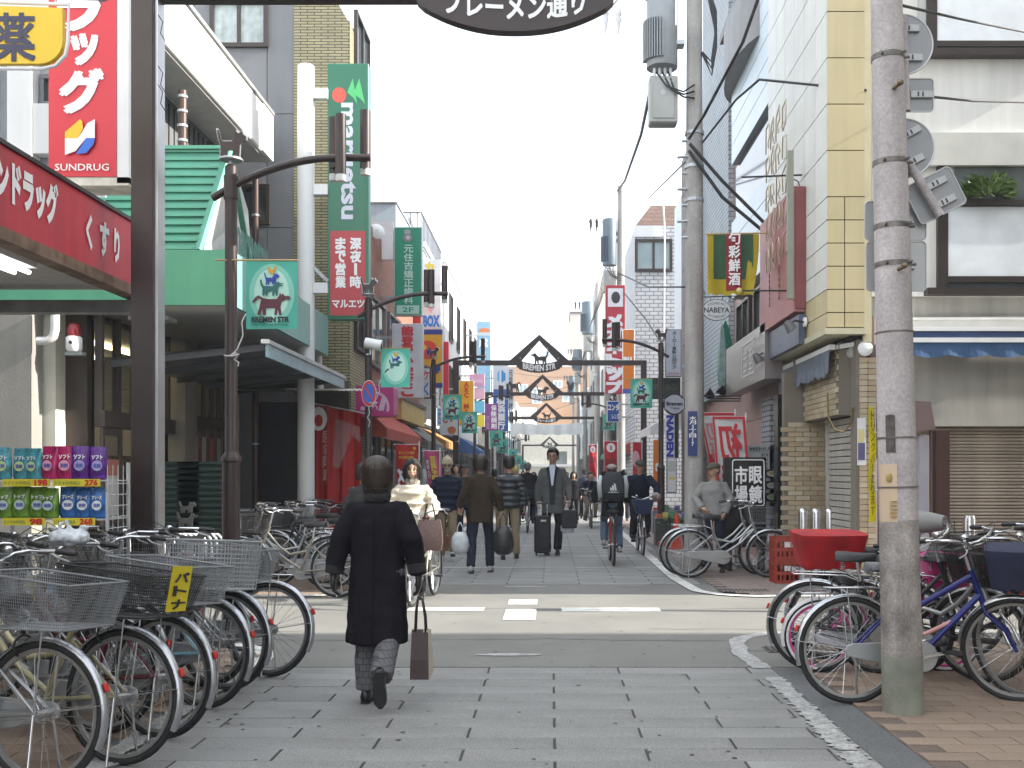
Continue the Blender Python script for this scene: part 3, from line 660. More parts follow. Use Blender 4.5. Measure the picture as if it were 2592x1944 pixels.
MB().box(wx(2050, YW), xr, YW - .10, YW - .035, wz(448, YW), wz(436, YW)).build('frame_bar', BF, w2)
MB().box(wx(2040, YW), xr, YW - .05, YW - .02, wz(598, YW), wz(449, YW)).build('white_panel', mat('white_blind', (.66, .70, .74), .5), w2)
MB().box(wx(2038, YW), xr, YW - .06, YW - .03, wz(612, YW), wz(599, YW)).build('frame_bar', BF, w2)
MB().box(wx(2042, YW), xr, YW - .025, YW - .012, wz(628, YW), wz(612, YW)).build('pane', GLASS, w2)
MB().cyl((wx(1965, YW), YW - .05, wz(690, YW)), (6.5, YW - .05, wz(688, YW)), .018, n=6).build('conduit', ppw, R0)
# blue awning
AB = thing('blue_awning', 'folded white edged awning with dark blue scalloped valance above the rusty shutter', 'awning', (0, 0, 0))
xa = wx(1966, YW - .5); YA = 12.0
MB().box(xa, 6.4, YA - .05, YA + .4, wz(716, YA), wz(707, YA)).build('top_case', WHITE, AB)
MB().box(xa + .02, 6.4, YA - .03, YA + .3, wz(730, YA), wz(717, YA)).build('cloth_roll', mat('navy_cloth', (.03, .055, .14), .8, 0, .15), AB)
MB().box(xa, 6.4, YA - .07, YA - .0, wz(741, YA), wz(731, YA)).build('front_bar', WHITE, AB)
v = MB(); n = 40; P0 = [];P1 = []
for i in range(n + 1):
    x = xa + .01 + (6.35 - xa) * i / n; ph = (i % 8) / 8
    P0.append((x, YA - .05, wz(741, YA))); P1.append((x, YA - .06 - .008 * sin(i), wz(768, YA) - .03 * sin(pi * ph) ))
v.add(P0 + P1, [(i, i + 1, n + 2 + i, n + 1 + i) for i in range(n)]); v.build('valance', mat('blue_cloth', (.045, .10, .21), .85, 0, .15, 5), AB)
# shutter and tiled pier of the white building
MB().box(xl, 14, YW + .3, 17, 0, 2.0 - .003).build('ground_wall', grout, R0)
loc4 = [(wx(1968, YW) + .05 + c * .1 + (.05 if r % 2 else 0), YW + .292, .04 + r * .066) for r in range(31) for c in range(4)]
loc4 = [l for l in loc4 if l[0] < wx(2030, YW)]
pieces(R0, 'pier_tile', (.094, .014, .059), wtile, loc4)
SH2 = thing('roller_shutter', 'wide closed roller shutter with rusty beige slats at the right edge', 'shutter', (wx(2034, YW), YW + .24, 0))
sl_ = MB().loft([[(0, y_, z_) for y_, z_ in ((.02, 0), (-.004, .002), (-.016, .018), (-.004, .034), (.02, .036))], [(2.4, y_, z_) for y_, z_ in ((.02, 0), (-.004, .002), (-.016, .018), (-.004, .034), (.02, .036))]])
pieces(SH2, 'slat', None, shutb, [(0, 0, i * .0415) for i in range(49)], mb=sl_)
MB().box(0, 2.4, .021, .03, 0, 2.02).build('backing', mat('shutter_gap', (.05, .035, .03), .9), SH2)
MB().box(-.05, -.002, -.03, .04, 0, 2.05).build('guide_rail', mat('rusty_red_frame', (.16, .09, .07), .6), SH2)
# gap between the two buildings: pipes, and a black sheet standing in for its shade
MB().box(xf1 + .1, xl - .002, 12.5, 12.6, 0, 9.2).build('gap_shade', darkint, R0)
MB().cyl((wx(1874, 12.4), 12.4, 2.9), (wx(1874, 12.4), 12.4, 9.4), .03, n=8).build('pipe', mat('pale_blue_pipe', (.45, .52, .58), .4), R0)
MB().cyl((wx(1886, 12.35), 12.35, 0), (wx(1886, 12.35), 12.35, 3.3), .05, n=8).build('pipe', mat('mauve_pipe', (.16, .12, .13), .5), R0)

# ---- pink granite building
pink = mat('pink_granite', (.38, .245, .215), .5, 0, .1, 2, .05, 80, rnd=.04, grain=.12, gs=90)
jnt = mat('pink_joint', (.12, .08, .07), .8)
btile = brickmat('pale_blue_wall_tile', (.42, .47, .50), (.38, .43, .47), (.16, .17, .18), .22, .09, .01)
bpan = mat('pale_blue_metal_panel', (.50, .58, .62), .35, .1, .06, 1, rnd=.03)
R2 = thing('pink_building', 'tall pink granite building with pale blue tiled bays and panels', 'building')
MB().box(3.5, 12, 15.3, 19, 0, 10.2).build('wall_core', jnt, R2); MB().box(3.5, 12, 19.002, 23, 0, 14).build('wall_core', jnt, R2)
for r in range(18):
    for c in range(9):
        z0 = r * .78; y0 = 15.3 + c * .855
        if z0 > 13.4 or (z0 > 9.3 and c < 5): continue
        MB().box(3.47, 3.5, y0 + .005, y0 + .85, z0 + .005, z0 + .775).build('granite_panel', pink, R2)
MB().box(3.36, 3.468, 19.6, 22.9, 3.0, 13.5).build('tiled_bay', btile, R2)
MB().box(3.30, 3.48, 15.4, 15.45, 4.2, 10.1).build('bay_edge', BRONZE, R2)
for k in range(26):   # blue panels, horizontal strips
    z0 = 4.6 + k * .35
    if 5.9 < z0 < 7.0 or z0 > 9.7: continue
    MB().box(3.30, 3.465, 15.5, 18.9, z0 + .006, z0 + .342).build('cladding_strip', bpan, R2)
for z0 in (5.95,): MB().box(3.38, 3.46, 15.5, 18.9, z0, z0 + 1.05).build('window_band', GLASS, R2)
MB().box(3.1, 3.46, 15.9, 19.0, 9.3, 9.45).build('balcony_slab', BRONZE, R2)
m = MB(); pts = [(3.47 - .42 * sin(pi * i / 12), 16.2 + 1.6 * (1 - cos(pi * i / 12)) / 1) for i in range(13)]
m.add([(x, y, 8.35) for x, y in pts] + [(x, y, 9.29) for x, y in pts], [(i, i + 1, 14 + i, 13 + i) for i in range(12)] + [tuple(range(13))]); m.build('curved_balcony', mat('grey_balcony', (.25, .25, .25), .6), R2)
for y0 in (16.2, 17.8): win(R2, 'x-', 3.46, y0, y0 + 1.2, 3.0, 4.5, BRONZE, GLASS, 1)
# ground floor of the pink building: grey glazed tiles and glass beside the sign
MB().box(3.36, 3.46, 15.9, 16.5, 0, 2.6).build('tiled_pier', brickmat('grey_glazed_brick', (.34, .36, .38), (.30, .33, .35), (.10, .10, .10), .17, .08, .012), R2)
MB().box(3.36, 3.46, 15.32, 15.6, 0, 2.6).build('dark_pier', mat('black_granite', (.02, .02, .02), .25), R2)
# ---- brown granite slab building
R3 = thing('brown_granite_building', 'dark brown granite building with a blank end wall', 'building')
brg = mat('brown_granite', (.135, .11, .098), .6, 0, .12, 3, .1, 60, grain=.25, gs=50)
MB().box(3.12, 12, 23.05, 24.5, 0, 8.8).build('wall', mat('granite_joint', (.05, .04, .035), .8), R3)
for r in range(10): MB().box(3.09, 3.9, 23.0, 23.05, r * .88 + .008, r * .88 + .872).build('granite_slab', brg, R3); 
for r in range(10):
    for c in range(1): MB().box(3.09, 3.12, 23.06 + c, 24.5, r * .88 + .008, r * .88 + .872).build('granite_slab', brg, R3)
# ---- white framed strip + brick house with mansard
R35 = house('narrow white building with tall slit windows', 'white_building', 3.5, 10, 24.6, 29.3, 8.9, mat('bright_blue_white_panel', (.6, .66, .7), .5), 'x-', [(26, 27, z, z + 2.0) for z in (3.6, 6.3)], shopdark)
R4 = thing('brick_house', 'white tiled house with brown shingled mansard roof and large corner window', 'building')
wb = brickmat('white_glazed_tile', (.55, .57, .58), (.5, .52, .54), (.22, .22, .24), .28, .13, .018)
Y4 = 34; x4 = wx(1372, Y4); x5 = wx(1466, Y4)
MB().box(x4, 12, Y4, 42, 0, wz(488, Y4)).build('wall', wb, R4)
m = MB(); zb = wz(488, Y4); ztp = wz(432, Y4)
m.add([(x4, Y4, zb), (12, Y4, zb), (12, 42, zb), (x4, 42, zb), (wx(1410, Y4), Y4 + .7, ztp), (12, Y4 + .7, ztp), (12, 41, ztp), (wx(1410, Y4), 41, ztp)], [(0, 1, 5, 4), (3, 0, 4, 7), (4, 5, 6, 7), (2, 3, 7, 6)])
m.build('mansard_roof', brickmat('brown_shingle', (.16, .10, .075), (.13, .08, .06), (.05, .035, .03), .4, .16, .014), R4)
win(R4, 'y-', Y4, wx(1371, Y4), wx(1452, Y4), wz(587, Y4), wz(517, Y4), BRONZE, mat('pale_reflecting_glass', (.34, .42, .44), .15, 0, .25, 1), 1, .09)
MB().box(x4 - .04, x4 + .9, Y4 - .05, Y4 - .003, wz(512, Y4), wz(488, Y4)).build('eaves_band', WHITE, R4)
MB().tube([(wx(1432, 33.9), 33.9, wz(430, 34)), (wx(1436, 33.9), 33.9, wz(500, 34)), (wx(1434, 33.9), 33.9, wz(740, 34))], .03, 6).build('hose', ppw, R4)
house('grey shop house with balconies on the right row', 'shop_building', 2.95, 10, 42.1, 52, 7.4, greyw, 'x-', [(y, y + 1.5, z, z + 1.4) for y in (43.5, 47) for z in (3.6, 5.7)], shopdark)
house('white shop house in the middle of the right row', 'shop_building', 2.95, 10, 52.1, 64, 8.2, whitew, 'x-', [(y, y + 1.5, z, z + 1.4) for y in (54, 58) for z in (3.6, 5.9)], shopdark)
house('tall cream apartment house further down the right row', 'apartment_building', 2.95, 10, 64.1, 80, 14.0, creamw, 'x-', [(y, y + 1.8, z, z + 1.5) for y in (66, 70, 74) for z in (3.6, 6.3, 9, 11.6)], shopdark)
house('pale blue shop house near the far end of the right row', 'shop_building', 2.95, 10, 80.1, 98, 8.0, bluew, 'x-', [(y, y + 1.5, z, z + 1.4) for y in (83, 88, 93) for z in (3.6, 5.9)], shopdark)
house('white shop house at the far end of the right row', 'shop_building', 2.9, 10, 98.1, 116, 9.0, whitew, 'x-', [(101, 104, 3.6, 5), (108, 111, 3.6, 5)], shopdark)
# ---- far end of the street
orange = mat('orange_brown_tiles', (.40, .235, .13), .7, 0, .1, .5)
fe = thing('orange_apartment_building', 'orange brown apartment building closing the far end of the street', 'building')
YF = 128
MB().box(wx(1085, YF), wx(1345, YF), YF, YF + 12, wz(985, YF), wz(792, YF)).build('wall', orange, fe)
for (x0, x1, y0, y1) in ((1150, 1170, 838, 872), (1215, 1240, 850, 868), (1195, 1215, 822, 838), (1265, 1283, 838, 858), (1250, 1280, 880, 905), (1120, 1140, 830, 850)):
    win(fe, 'y-', YF, wx(x0, YF), wx(x1, YF), wz(y1, YF), wz(y0, YF), WHITE, mat('pale_reflecting_glass'), 1, .12)
ce = thing('cream_end_building', 'low sunlit cream building facing down the street at its far end', 'building')
YC = 121
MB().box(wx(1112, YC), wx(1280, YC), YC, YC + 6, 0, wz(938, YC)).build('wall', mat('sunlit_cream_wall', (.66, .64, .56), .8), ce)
win(ce, 'y-', YC, wx(1195, YC), wx(1225, YC), wz(1005, YC), wz(975, YC), GREYF, mat('greenish_glass', (.2, .25, .22), .2), 3, .1, hz=1)
MB().box(wx(1100, YC), wx(1290, YC), YC - .5, YC - .1, wz(1008, YC), wz(1003, YC)).build('canopy', WHITE, ce)
ce2 = thing('white_tower', 'distant white office tower with thin aerial masts on its roof', 'building')
YT = 230
MB().box(wx(1166, YT), wx(1218, YT), YT, YT + 20, 0, wz(745, YT)).build('tower_wall', whitew, ce2)
for i in range(5): MB().box(wx(1170, YT), wx(1214, YT), YT - .2, YT - .01, wz(770 + i * 28, YT), wz(758 + i * 28, YT)).build('window_band', bluew, ce2)
for x, y in ((1171, 668), (1178, 690), (1195, 660), (1217, 665)): MB().cyl((wx(x, YT), YT + 1, wz(745, YT)), (wx(x, YT), YT + 1, wz(y, YT)), .16, .05, 5).build('aerial_mast', STEEL, ce2)
for i in range(3): MB().box(wx(1185 + i * 10, YT), wx(1190 + i * 10, YT), YT + 1, YT + 3, wz(745, YT), wz(732 - i * 3, YT)).build('roof_plant', bluew, ce2)
f3 = thing('blue_glass_building', 'distant pale blue glazed block on the right behind the transformers', 'building')
MB().box(wx(1235, 150), wx(1330, 150), 150, 160, 0, wz(775, 150)).build('wall', bluew, f3)
for i in range(4): MB().box(wx(1238, 150), wx(1320, 150), 149.8, 149.99, wz(800 + i * 30, 150), wz(786 + i * 30, 150)).build('window_band', GLASS, f3)
f4 = thing('cream_tower_building', 'distant slim cream block with dark roof edge rising above the right row', 'building')
MB().box(wx(1232, 140), wx(1262, 140), 140, 148, 0, wz(678, 140)).build('wall', creamw, f4); MB().box(wx(1230, 140), wx(1264, 140), 139.8, 148, wz(678, 140) + .01, wz(673, 140)).build('roof_edge', BRONZE, f4)
f5 = thing('white_house', 'pale two storey house in the sun beyond the left row', 'building')
MB().box(wx(1060, 124), wx(1158, 124), 124, 127.8, 0, wz(880, 124)).build('wall', whitew, f5)

# ---- the corner house on the near right, just out of view, that shades the street, and its row
NR_ = thing('near_corner_building', 'beige three storey corner building beside the camera', 'building')
MB().box(4.5, 30, -14, 8.05, 0, 11.0).build('wall', creamw, NR_)
for x in range(6, 28, 4):
    for z in (3.8, 6.6): MB().box(x, x + 1.8, 8.05, 8.09, z, z + 1.4).build('window', GLASS, NR_)
DS = thing('drugstore_building', 'drugstore building behind the red canopy, beside the camera', 'building')
MB().box(-16, -6.35, -14, 8.0, 0, 9.5).build('wall', whitew, DS)
for y in range(-10, 7, 3): MB().box(-6.35, -6.31, y, y + 2, .3, 2.5).build('shop_window', GLASS, DS)
for (x0, x1, lab) in ((8.6, 30, 'row of buildings along the right side street'), ):
    o = thing('side_street_building', 'grey building further along the right side street', 'building')
    MB().box(14.1, 40, 12.5, 24, 0, 10.5).build('wall', greyw, o)
o = thing('side_street_building', 'cream building further along the left side street', 'building'); MB().box(-40, -14.1, 12.4, 24, 0, 8).build('wall', creamw, o)
# ================================================================ SIGNS AND STREET FURNITURE
WL = WHITELET
def lp(*c): return mat('print_%d_%d_%d' % tuple(int(v * 1000) for v in c), c, .5, 0, 0)
def sign(label, x0, x1, y0, y1, Y, face, frame=None, depth=.14, prints=(), name='shop_sign', rim=.02, bracket=None, group=None, cat='sign', rz=0):
    """box sign facing the camera; corners given in photo units at distance Y. prints: (kind, text, u0,u1,v0,v1,colour[,bold]) in 0..1 from the top left"""
    X0, X1, Z0, Z1 = wx(x0, Y), wx(x1, Y), wz(y1, Y), wz(y0, Y); w_, h_ = X1 - X0, Z1 - Z0
    t = thing(name, label, cat, ((X0 + X1) / 2, Y, Z0), rz, group); a, c = -w_ / 2, w_ / 2
    MB().box(a, c, 0, depth, 0, h_).build('frame', frame or WHITE, t, bevel=.006)
    MB().box(a + rim, c - rim, -.008, -.0005, rim, h_ - rim).build('face', face, t)
    prn(t, prints, a, c, 0, h_, -.012)
    if bracket:
        for f_ in (.2, .8):
            m = MB()
            if bracket < 0: m.box(a + bracket, a, depth * .3, depth * .3 + .05, h_ * f_, h_ * f_ + .05)
            else: m.box(c, c + bracket, depth * .3, depth * .3 + .05, h_ * f_, h_ * f_ + .05)
            m.build('bracket', STEEL, t)
    return t
def prn(t, prints, a, c, z0, h_, y, name='lettering'):
    groups = {}; W = c - a; k = 0
    for p in prints:
        kind, txt, u0, u1, v0, v1, col = p[:7]; bold = p[7] if len(p) > 7 else .03
        b = groups.setdefault((col.name, kind == 'r'), (MB(), col))[0]
        X0, X1, Z1, Z0 = a + u0 * W, a + u1 * W, z0 + (1 - v0) * h_, z0 + (1 - v1) * h_; k += 1; yy = y - .0012 * k
        if kind == 'h': b.text(txt, X0, X1, Z0, Z1, yy, bold=bold)
        elif kind == 'hm': b.text(txt, X0, X1, Z0, Z1, yy, bold=bold, mirror=True)
        elif kind == 'v': b.vtext(txt, X0, X1, Z0, Z1, yy, bold=bold)
        elif kind == 'vm': b.vtext(txt, X0, X1, Z0, Z1, yy, bold=bold, mirror=True)
        elif kind == 'r': b.box(X0, X1, yy, yy + .001, Z0, Z1)
        elif kind == 'c': b.flat([((X0 + X1) / 2 + (X1 - X0) / 2 * cos(2 * pi * i / 28), (Z0 + Z1) / 2 + (Z1 - Z0) / 2 * sin(2 * pi * i / 28)) for i in range(28)], yy)
        elif kind == 'p': b.flat([(X0 + (X1 - X0) * q[0], Z1 - (Z1 - Z0) * q[1]) for q in txt], yy)
        elif kind == 't':   # text turned a quarter clockwise (reads downwards)
            V, P, bb = glyphs(txt, bold)
            b.add([(X0 + (vz - bb[2]) / (bb[3] - bb[2]) * (X1 - X0), yy, Z1 - (vx - bb[0]) / (bb[1] - bb[0]) * (Z1 - Z0)) for vx, vz in V], P)
    for (n, isr), (b, col) in groups.items(): b.build('print_panel' if isr else name, col, t)
def rot_poly(f, n=28): return [f(2 * pi * i / n) for i in range(n)]

# animal outlines (x right, z up; unit size), facing right
DONKEY = [(.05, .58), (.0, .50), (.07, .47), (.12, .55), (.17, .64), (.25, .60), (.22, .44), (.19, .25), (.14, 0), (.22, 0), (.27, .22), (.29, .0), (.36, 0), (.37, .26), (.60, .26), (.58, 0), (.65, 0), (.67, .22), (.70, 0), (.77, 0), (.74, .30), (.76, .48), (.86, .60), (.97, .60), (1.0, .67), (.95, .73), (.84, .74), (.80, .84), (.77, .76), (.73, .86), (.70, .74), (.64, .62), (.45, .61), (.28, .66), (.18, .76), (.10, .70)]
DOG = [(.02, .98), (.10, .98), (.13, .72), (.20, .60), (.55, .58), (.66, .72), (.70, .88), (.74, .80), (.80, .88), (.84, .78), (1.0, .76), (1.0, .72), (.86, .70), (.99, .66), (.98, .62), (.84, .60), (.78, .50), (.76, .0), (.69, 0), (.67, .30), (.60, .0), (.53, 0), (.55, .28), (.36, .28), (.34, 0), (.27, 0), (.26, .26), (.20, 0), (.13, 0), (.14, .45), (.05, .68)]
CAT = [(.0, 1), (.08, .98), (.14, .66), (.22, .58), (.52, .58), (.62, .74), (.64, .95), (.74, .86), (.86, .95), (.90, .82), (1.0, .76), (.98, .62), (.86, .55), (.78, .45), (.76, 0), (.68, 0), (.67, .28), (.61, 0), (.53, 0), (.55, .26), (.36, .26), (.33, 0), (.26, 0), (.26, .26), (.20, 0), (.12, 0), (.12, .42), (.04, .72)]
BIRD = [(.0, .75), (.10, .55), (.15, .3), (.35, .12), (.35, 0), (.42, 0), (.45, .12), (.52, .12), (.53, 0), (.60, 0), (.62, .16), (.80, .35), (.84, .62), (1, .74), (.88, .80), (.92, 1), (.82, .92), (.74, .98), (.70, .82), (.66, .62), (.50, .52), (.28, .72), (.18, .95), (.12, .80)]
def animal(b, A_, x0, x1, z0, z1, y0, y1=None, flip=False, m=None):
    q = [((x1 - (x1 - x0) * u) if flip else (x0 + (x1 - x0) * u), z0 + (z1 - z0) * v) for u, v in A_]
    # donkey/dog/cat outlines above run clockwise or anticlockwise: make them anticlockwise
    s_ = sum(q[i][0] * q[(i + 1) % len(q)][1] - q[(i + 1) % len(q)][0] * q[i][1] for i in range(len(q)))
    if s_ < 0: q.reverse()
    if y1 is None: b.flat(q, y0, m)
    else: b.prism(q, y0, y1, m)

# ---- lamp posts with cat on top and three tubular lamps, teal banner
teal1 = mat('banner_teal_cloth', (.08, .42, .33), .7, 0, .1, 3); teal2 = mat('banner_pale_cloth', (.45, .72, .62), .7, 0, .05); teal3 = mat('banner_mid_cloth', (.22, .56, .46), .7, 0, .05)
def bannerset(parent_loc, s=1, flip=1, label='', curl=0, full=True, group='teal street banners hung from the lamp posts'):
    t = thing('street_banner', label, 'banner', parent_loc, 0, group)
    W_, Hh = .44 * s, .585 * s
    def cloth(x0, x1, z0, z1, y, ell_=None):
        m = MB(); n = 14; V = []
        for j in range(n + 1):
            for i in range(n + 1):
                if ell_: a = (i / n * 2 - 1); c = (j / n * 2 - 1); u = a * math.sqrt(1 - c * c / 2); v_ = c * math.sqrt(1 - a * a / 2); x = (x0 + x1) / 2 + u * (x1 - x0) / 2; z = (z0 + z1) / 2 + v_ * (z1 - z0) / 2
                else: x = x0 + (x1 - x0) * i / n; z = z0 + (z1 - z0) * j / n
                k = (Hh + z) / Hh if z < 0 else 1
                V.append((x, y + wave(x, z), z))
        m.add(V, [(j * (n + 1) + i, j * (n + 1) + i + 1, (j + 1) * (n + 1) + i + 1, (j + 1) * (n + 1) + i) for j in range(n) for i in range(n)]); return m
    def wave(x, z): return .012 * s * sin(x / s * 14 + 1) * (-z / Hh) - curl * (-z / Hh) ** 2 * .1
    cloth(0, W_, -Hh, 0, 0).build('cloth', teal1, t, smooth=180)
    if full:
        cloth(W_ * .06, W_ * .94, -Hh * .93, -Hh * .05, -.0025, 1).build('pale_oval_outer', teal3, t, smooth=180)  # printed ovals give the cloth its lighter centre
        cloth(W_ * .16, W_ * .84, -Hh * .85, -Hh * .12, -.005, 1).build('pale_oval_inner', teal2, t, smooth=180)
    for A_, col, x0, x1, z0, z1 in ((DONKEY, (.10, .02, .035), .12, .88, .80, .42), (DOG, (.01, .13, .12), .27, .74, .52, .28), (CAT, (.02, .05, .32), .36, .66, .36, .18), (BIRD, (.6, .33, .02), .42, .62, .21, .08)):
        b = MB(); animal(b, A_, x0 * W_, x1 * W_, -z0 * Hh, -z1 * Hh, -.017 - .004 * (A_ is DOG), flip=False)
        b.build('emblem_animal', lp(*col), t)
    MB().text('BREMEN STR', .12 * W_, .85 * W_, -.905 * Hh, -.825 * Hh, -.017, bold=.05).build('lettering', BLACKLET, t)
    if full: MB().text('ブレーメンランド元年', .12 * W_, .83 * W_, -.965 * Hh, -.925 * Hh, -.02, bold=.01).build('small_lettering', BLACKLET, t)
    m = MB(); m.cyl((-.26 * s, .0, .004), (W_ * 1.02, .0, .004), .008 * s, n=6); m.build('rod', mat('wooden_rod', (.42, .30, .14), .6), t)
    if full:
        pts = [(0, 0, -Hh * .78), (-.03 * s, -.02, -Hh * .9), (-.02 * s, -.02, -Hh * 1.1), (-.07 * s, -.02, -Hh * 1.3), (-.10 * s, -.03, -Hh * 1.36), (-.06 * s, -.04, -Hh * 1.41), (-.09 * s, -.04, -Hh * 1.45), (-.05 * s, -.04, -Hh * 1.5), (-.06 * s, -.04, -Hh * 1.56)]
        MB().tube(pts, .006 * s, 5).build('tie_rope', mat('white_rope', (.6, .6, .58), .8), t, smooth=180)
        MB().tube([(-.17 * s, -.06, -Hh * 1.40), (-.10 * s, -.07, -Hh * 1.41), (-.04 * s, -.06, -Hh * 1.38), (-.08 * s, -.06, -Hh * 1.36), (-.12 * s, -.05, -Hh * 1.4)], .007 * s, 5).build('tie_knot', mat('white_rope'), t, smooth=180)
    return t
LPROTO = {}
def lamp_post(x, Y, h=4.1, side=1, label='', lamps=((.96, 4.36, 3.79), (.87, 4.39, 3.84), (1.14, 4.45, 3.89)), cat_up=True, sc_=1):
    key = side
    lab = label; grp = 'lamp posts with tubular lamps'
    if key in LPROTO:
        o = dup(LPROTO[key], (x, Y, 0), 0, lab, grp); o.scale = (sc_, sc_, sc_); return o
    t = thing('street_lamp', lab, 'street lamp', (x, Y, 0), 0, grp); LPROTO[key] = t; t.scale = (sc_, sc_, sc_)
    p = MB(); p.lathe([(.075, 0), (.075, 1.52), (.085, 1.53), (.085, 1.56), (.058, 1.60), (.052, 1.62), (.052, 4.06), (.03, 4.08)], n=16); p.build('pole', BROWN, t, smooth=40)
    MB().lathe([(.12, 0), (.12, .02), (.09, .03)], n=16).build('base_plate', BROWN, t)
    a = MB(); pts = []
    for i in range(13):
        u = i / 12; X = (-.16 + 1.36 * u) * side; Z = 3.79 + .35 * (1 - (1 - min(u * 1.25, 1)) ** 2); pts.append((X, -.0, Z))
    a.tube(pts, .032, 10); a.build('arm', BROWN, t, smooth=50)
    MB().lathe([(.062, 3.78), (.062, 3.98)], n=14).build('arm_clamp', BROWN, t, smooth=40)
    for lx, z1, z0 in lamps:
        yy = -.085 if lx == .96 else .08
        l = MB(); l.lathe([(.034, z0 + .06), (.047, z0 + .06), (.047, z1), (.034, z1 + .004)], c=(lx * side, yy, .12), n=16); lo = l.build('lamp_tube', BROWN, t, smooth=40)
        MB().lathe([(.042, z0), (.044, z0 + .01), (.044, z0 + .058)], c=(lx * side, yy, .12), n=16).build('diffuser', mat('frosted_diffuser', (.55, .57, .57), .4), lo, smooth=40)
        MB().cyl((lx * side, 0, 4.08), (lx * side, yy, 4.08), .026, n=8).build('lamp_bracket', BROWN, lo)
    d = MB(); d.lathe([(.10, 4.115), (.10, 4.13)], n=18); d.cyl((0, 0, 4.06), (0, 0, 4.12), .025); d.build('cat_stand', STEEL, t)
    c = MB(); animal(c, CAT, -.12, .13, 4.14, 4.38, -.008, .008, flip=(side < 0)); cc = c.build('cat_cutout', BROWN, t)
    c = MB()
    e = [((-.12 + .25 * (.5 + (u - .5) * 1.10)) * 1 if side > 0 else (.13 - .25 * (.5 + (u - .5) * 1.10)), 4.14 + .24 * (.02 + (v) * 1.05)) for u, v in CAT]
    if sum(e[i][0] * e[(i + 1) % len(e)][1] - e[(i + 1) % len(e)][0] * e[i][1] for i in range(len(e))) < 0: e.reverse()
    c.prism(e, .009, .012); c.build('white_outline', WHITE, cc)
    MB().box(-.011, .011, -.03, -.01, 3.05, 3.09).build('banner_clamp', BROWN, t)
    return t
lamp_post(-2.75, 8.9, label='nearest lamp post on the left with a flat metal cat on top')
bannerset((-2.75 + .14, 8.86, wz(563, 8.86)), label='largest teal street banner with stacked animals, on the nearest left lamp post')
lamp_post(-2.75, 15.6, label='second lamp post on the left, beside the green and white vertical signs')
bannerset((wx(823, 15.5), 15.5, wz(753, 15.5)), label='teal street banner in front of the white fish cake sign', curl=.5)
lamp_post(-2.72, 24.0, label='third lamp post on the left, beside the yellow restaurant sign')
bannerset((wx(957, 23.9), 23.9, wz(853, 23.9)), label='teal street banner beside the brown lamp post below the yellow sign', s=.98)
bannerset((wx(997, 28.6), 28.6, wz(890, 28.6)), label='teal street banner hanging just right of the second street arch post')
lamp_post(-2.65, 36.0, label='fourth lamp post on the left, in front of the pink and yellow signs')
bannerset((wx(1059, 36), 36, wz(929, 36)), label='shaded teal street banner under the purple pharmacy sign', full=False)
bannerset((wx(1075, 44), 44, wz(949, 44)), label='small teal street banner, fifth along the left side', full=False)
bannerset((wx(1099, 53), 53, wz(970, 53)), label='small teal street banner, sixth along the left side', full=False)
bannerset((wx(1112, 66), 66, wz(984, 66)), label='tiny teal street banner above the far crowd', full=False)
bannerset((wx(1122, 70), 70, wz(995, 70)), label='lowest and farthest teal street banner', full=False)
for Y, l in ((46, 'fifth lamp post on the left'), (57, 'sixth lamp post on the left, above the far crowd'), (72, 'farthest lamp post on the left, above the far crowd')): lamp_post(-2.6, Y, label=l, sc_=.93)
xr_ = wx(1428, 21.0)
lamp_post(xr_, 21.0, side=-1, label='lamp post on the right with one tubular lamp over the red sign')
t = bannerset((wx(1362, 20.9), 20.9, wz(819, 20.9)), label='teal street banner on the right side beside the round black and white sign'); t.children[-3].location.x = .2
bannerset((wx(1302, 38), 38, wz(895, 38)), label='shaded teal street banner behind the right hand poles', full=False)
lamp_post(wx(1322, 40), 40, side=-1, label='second lamp post on the right behind the utility pole')
BK = [(wx(870, 15.5), 15.5)]

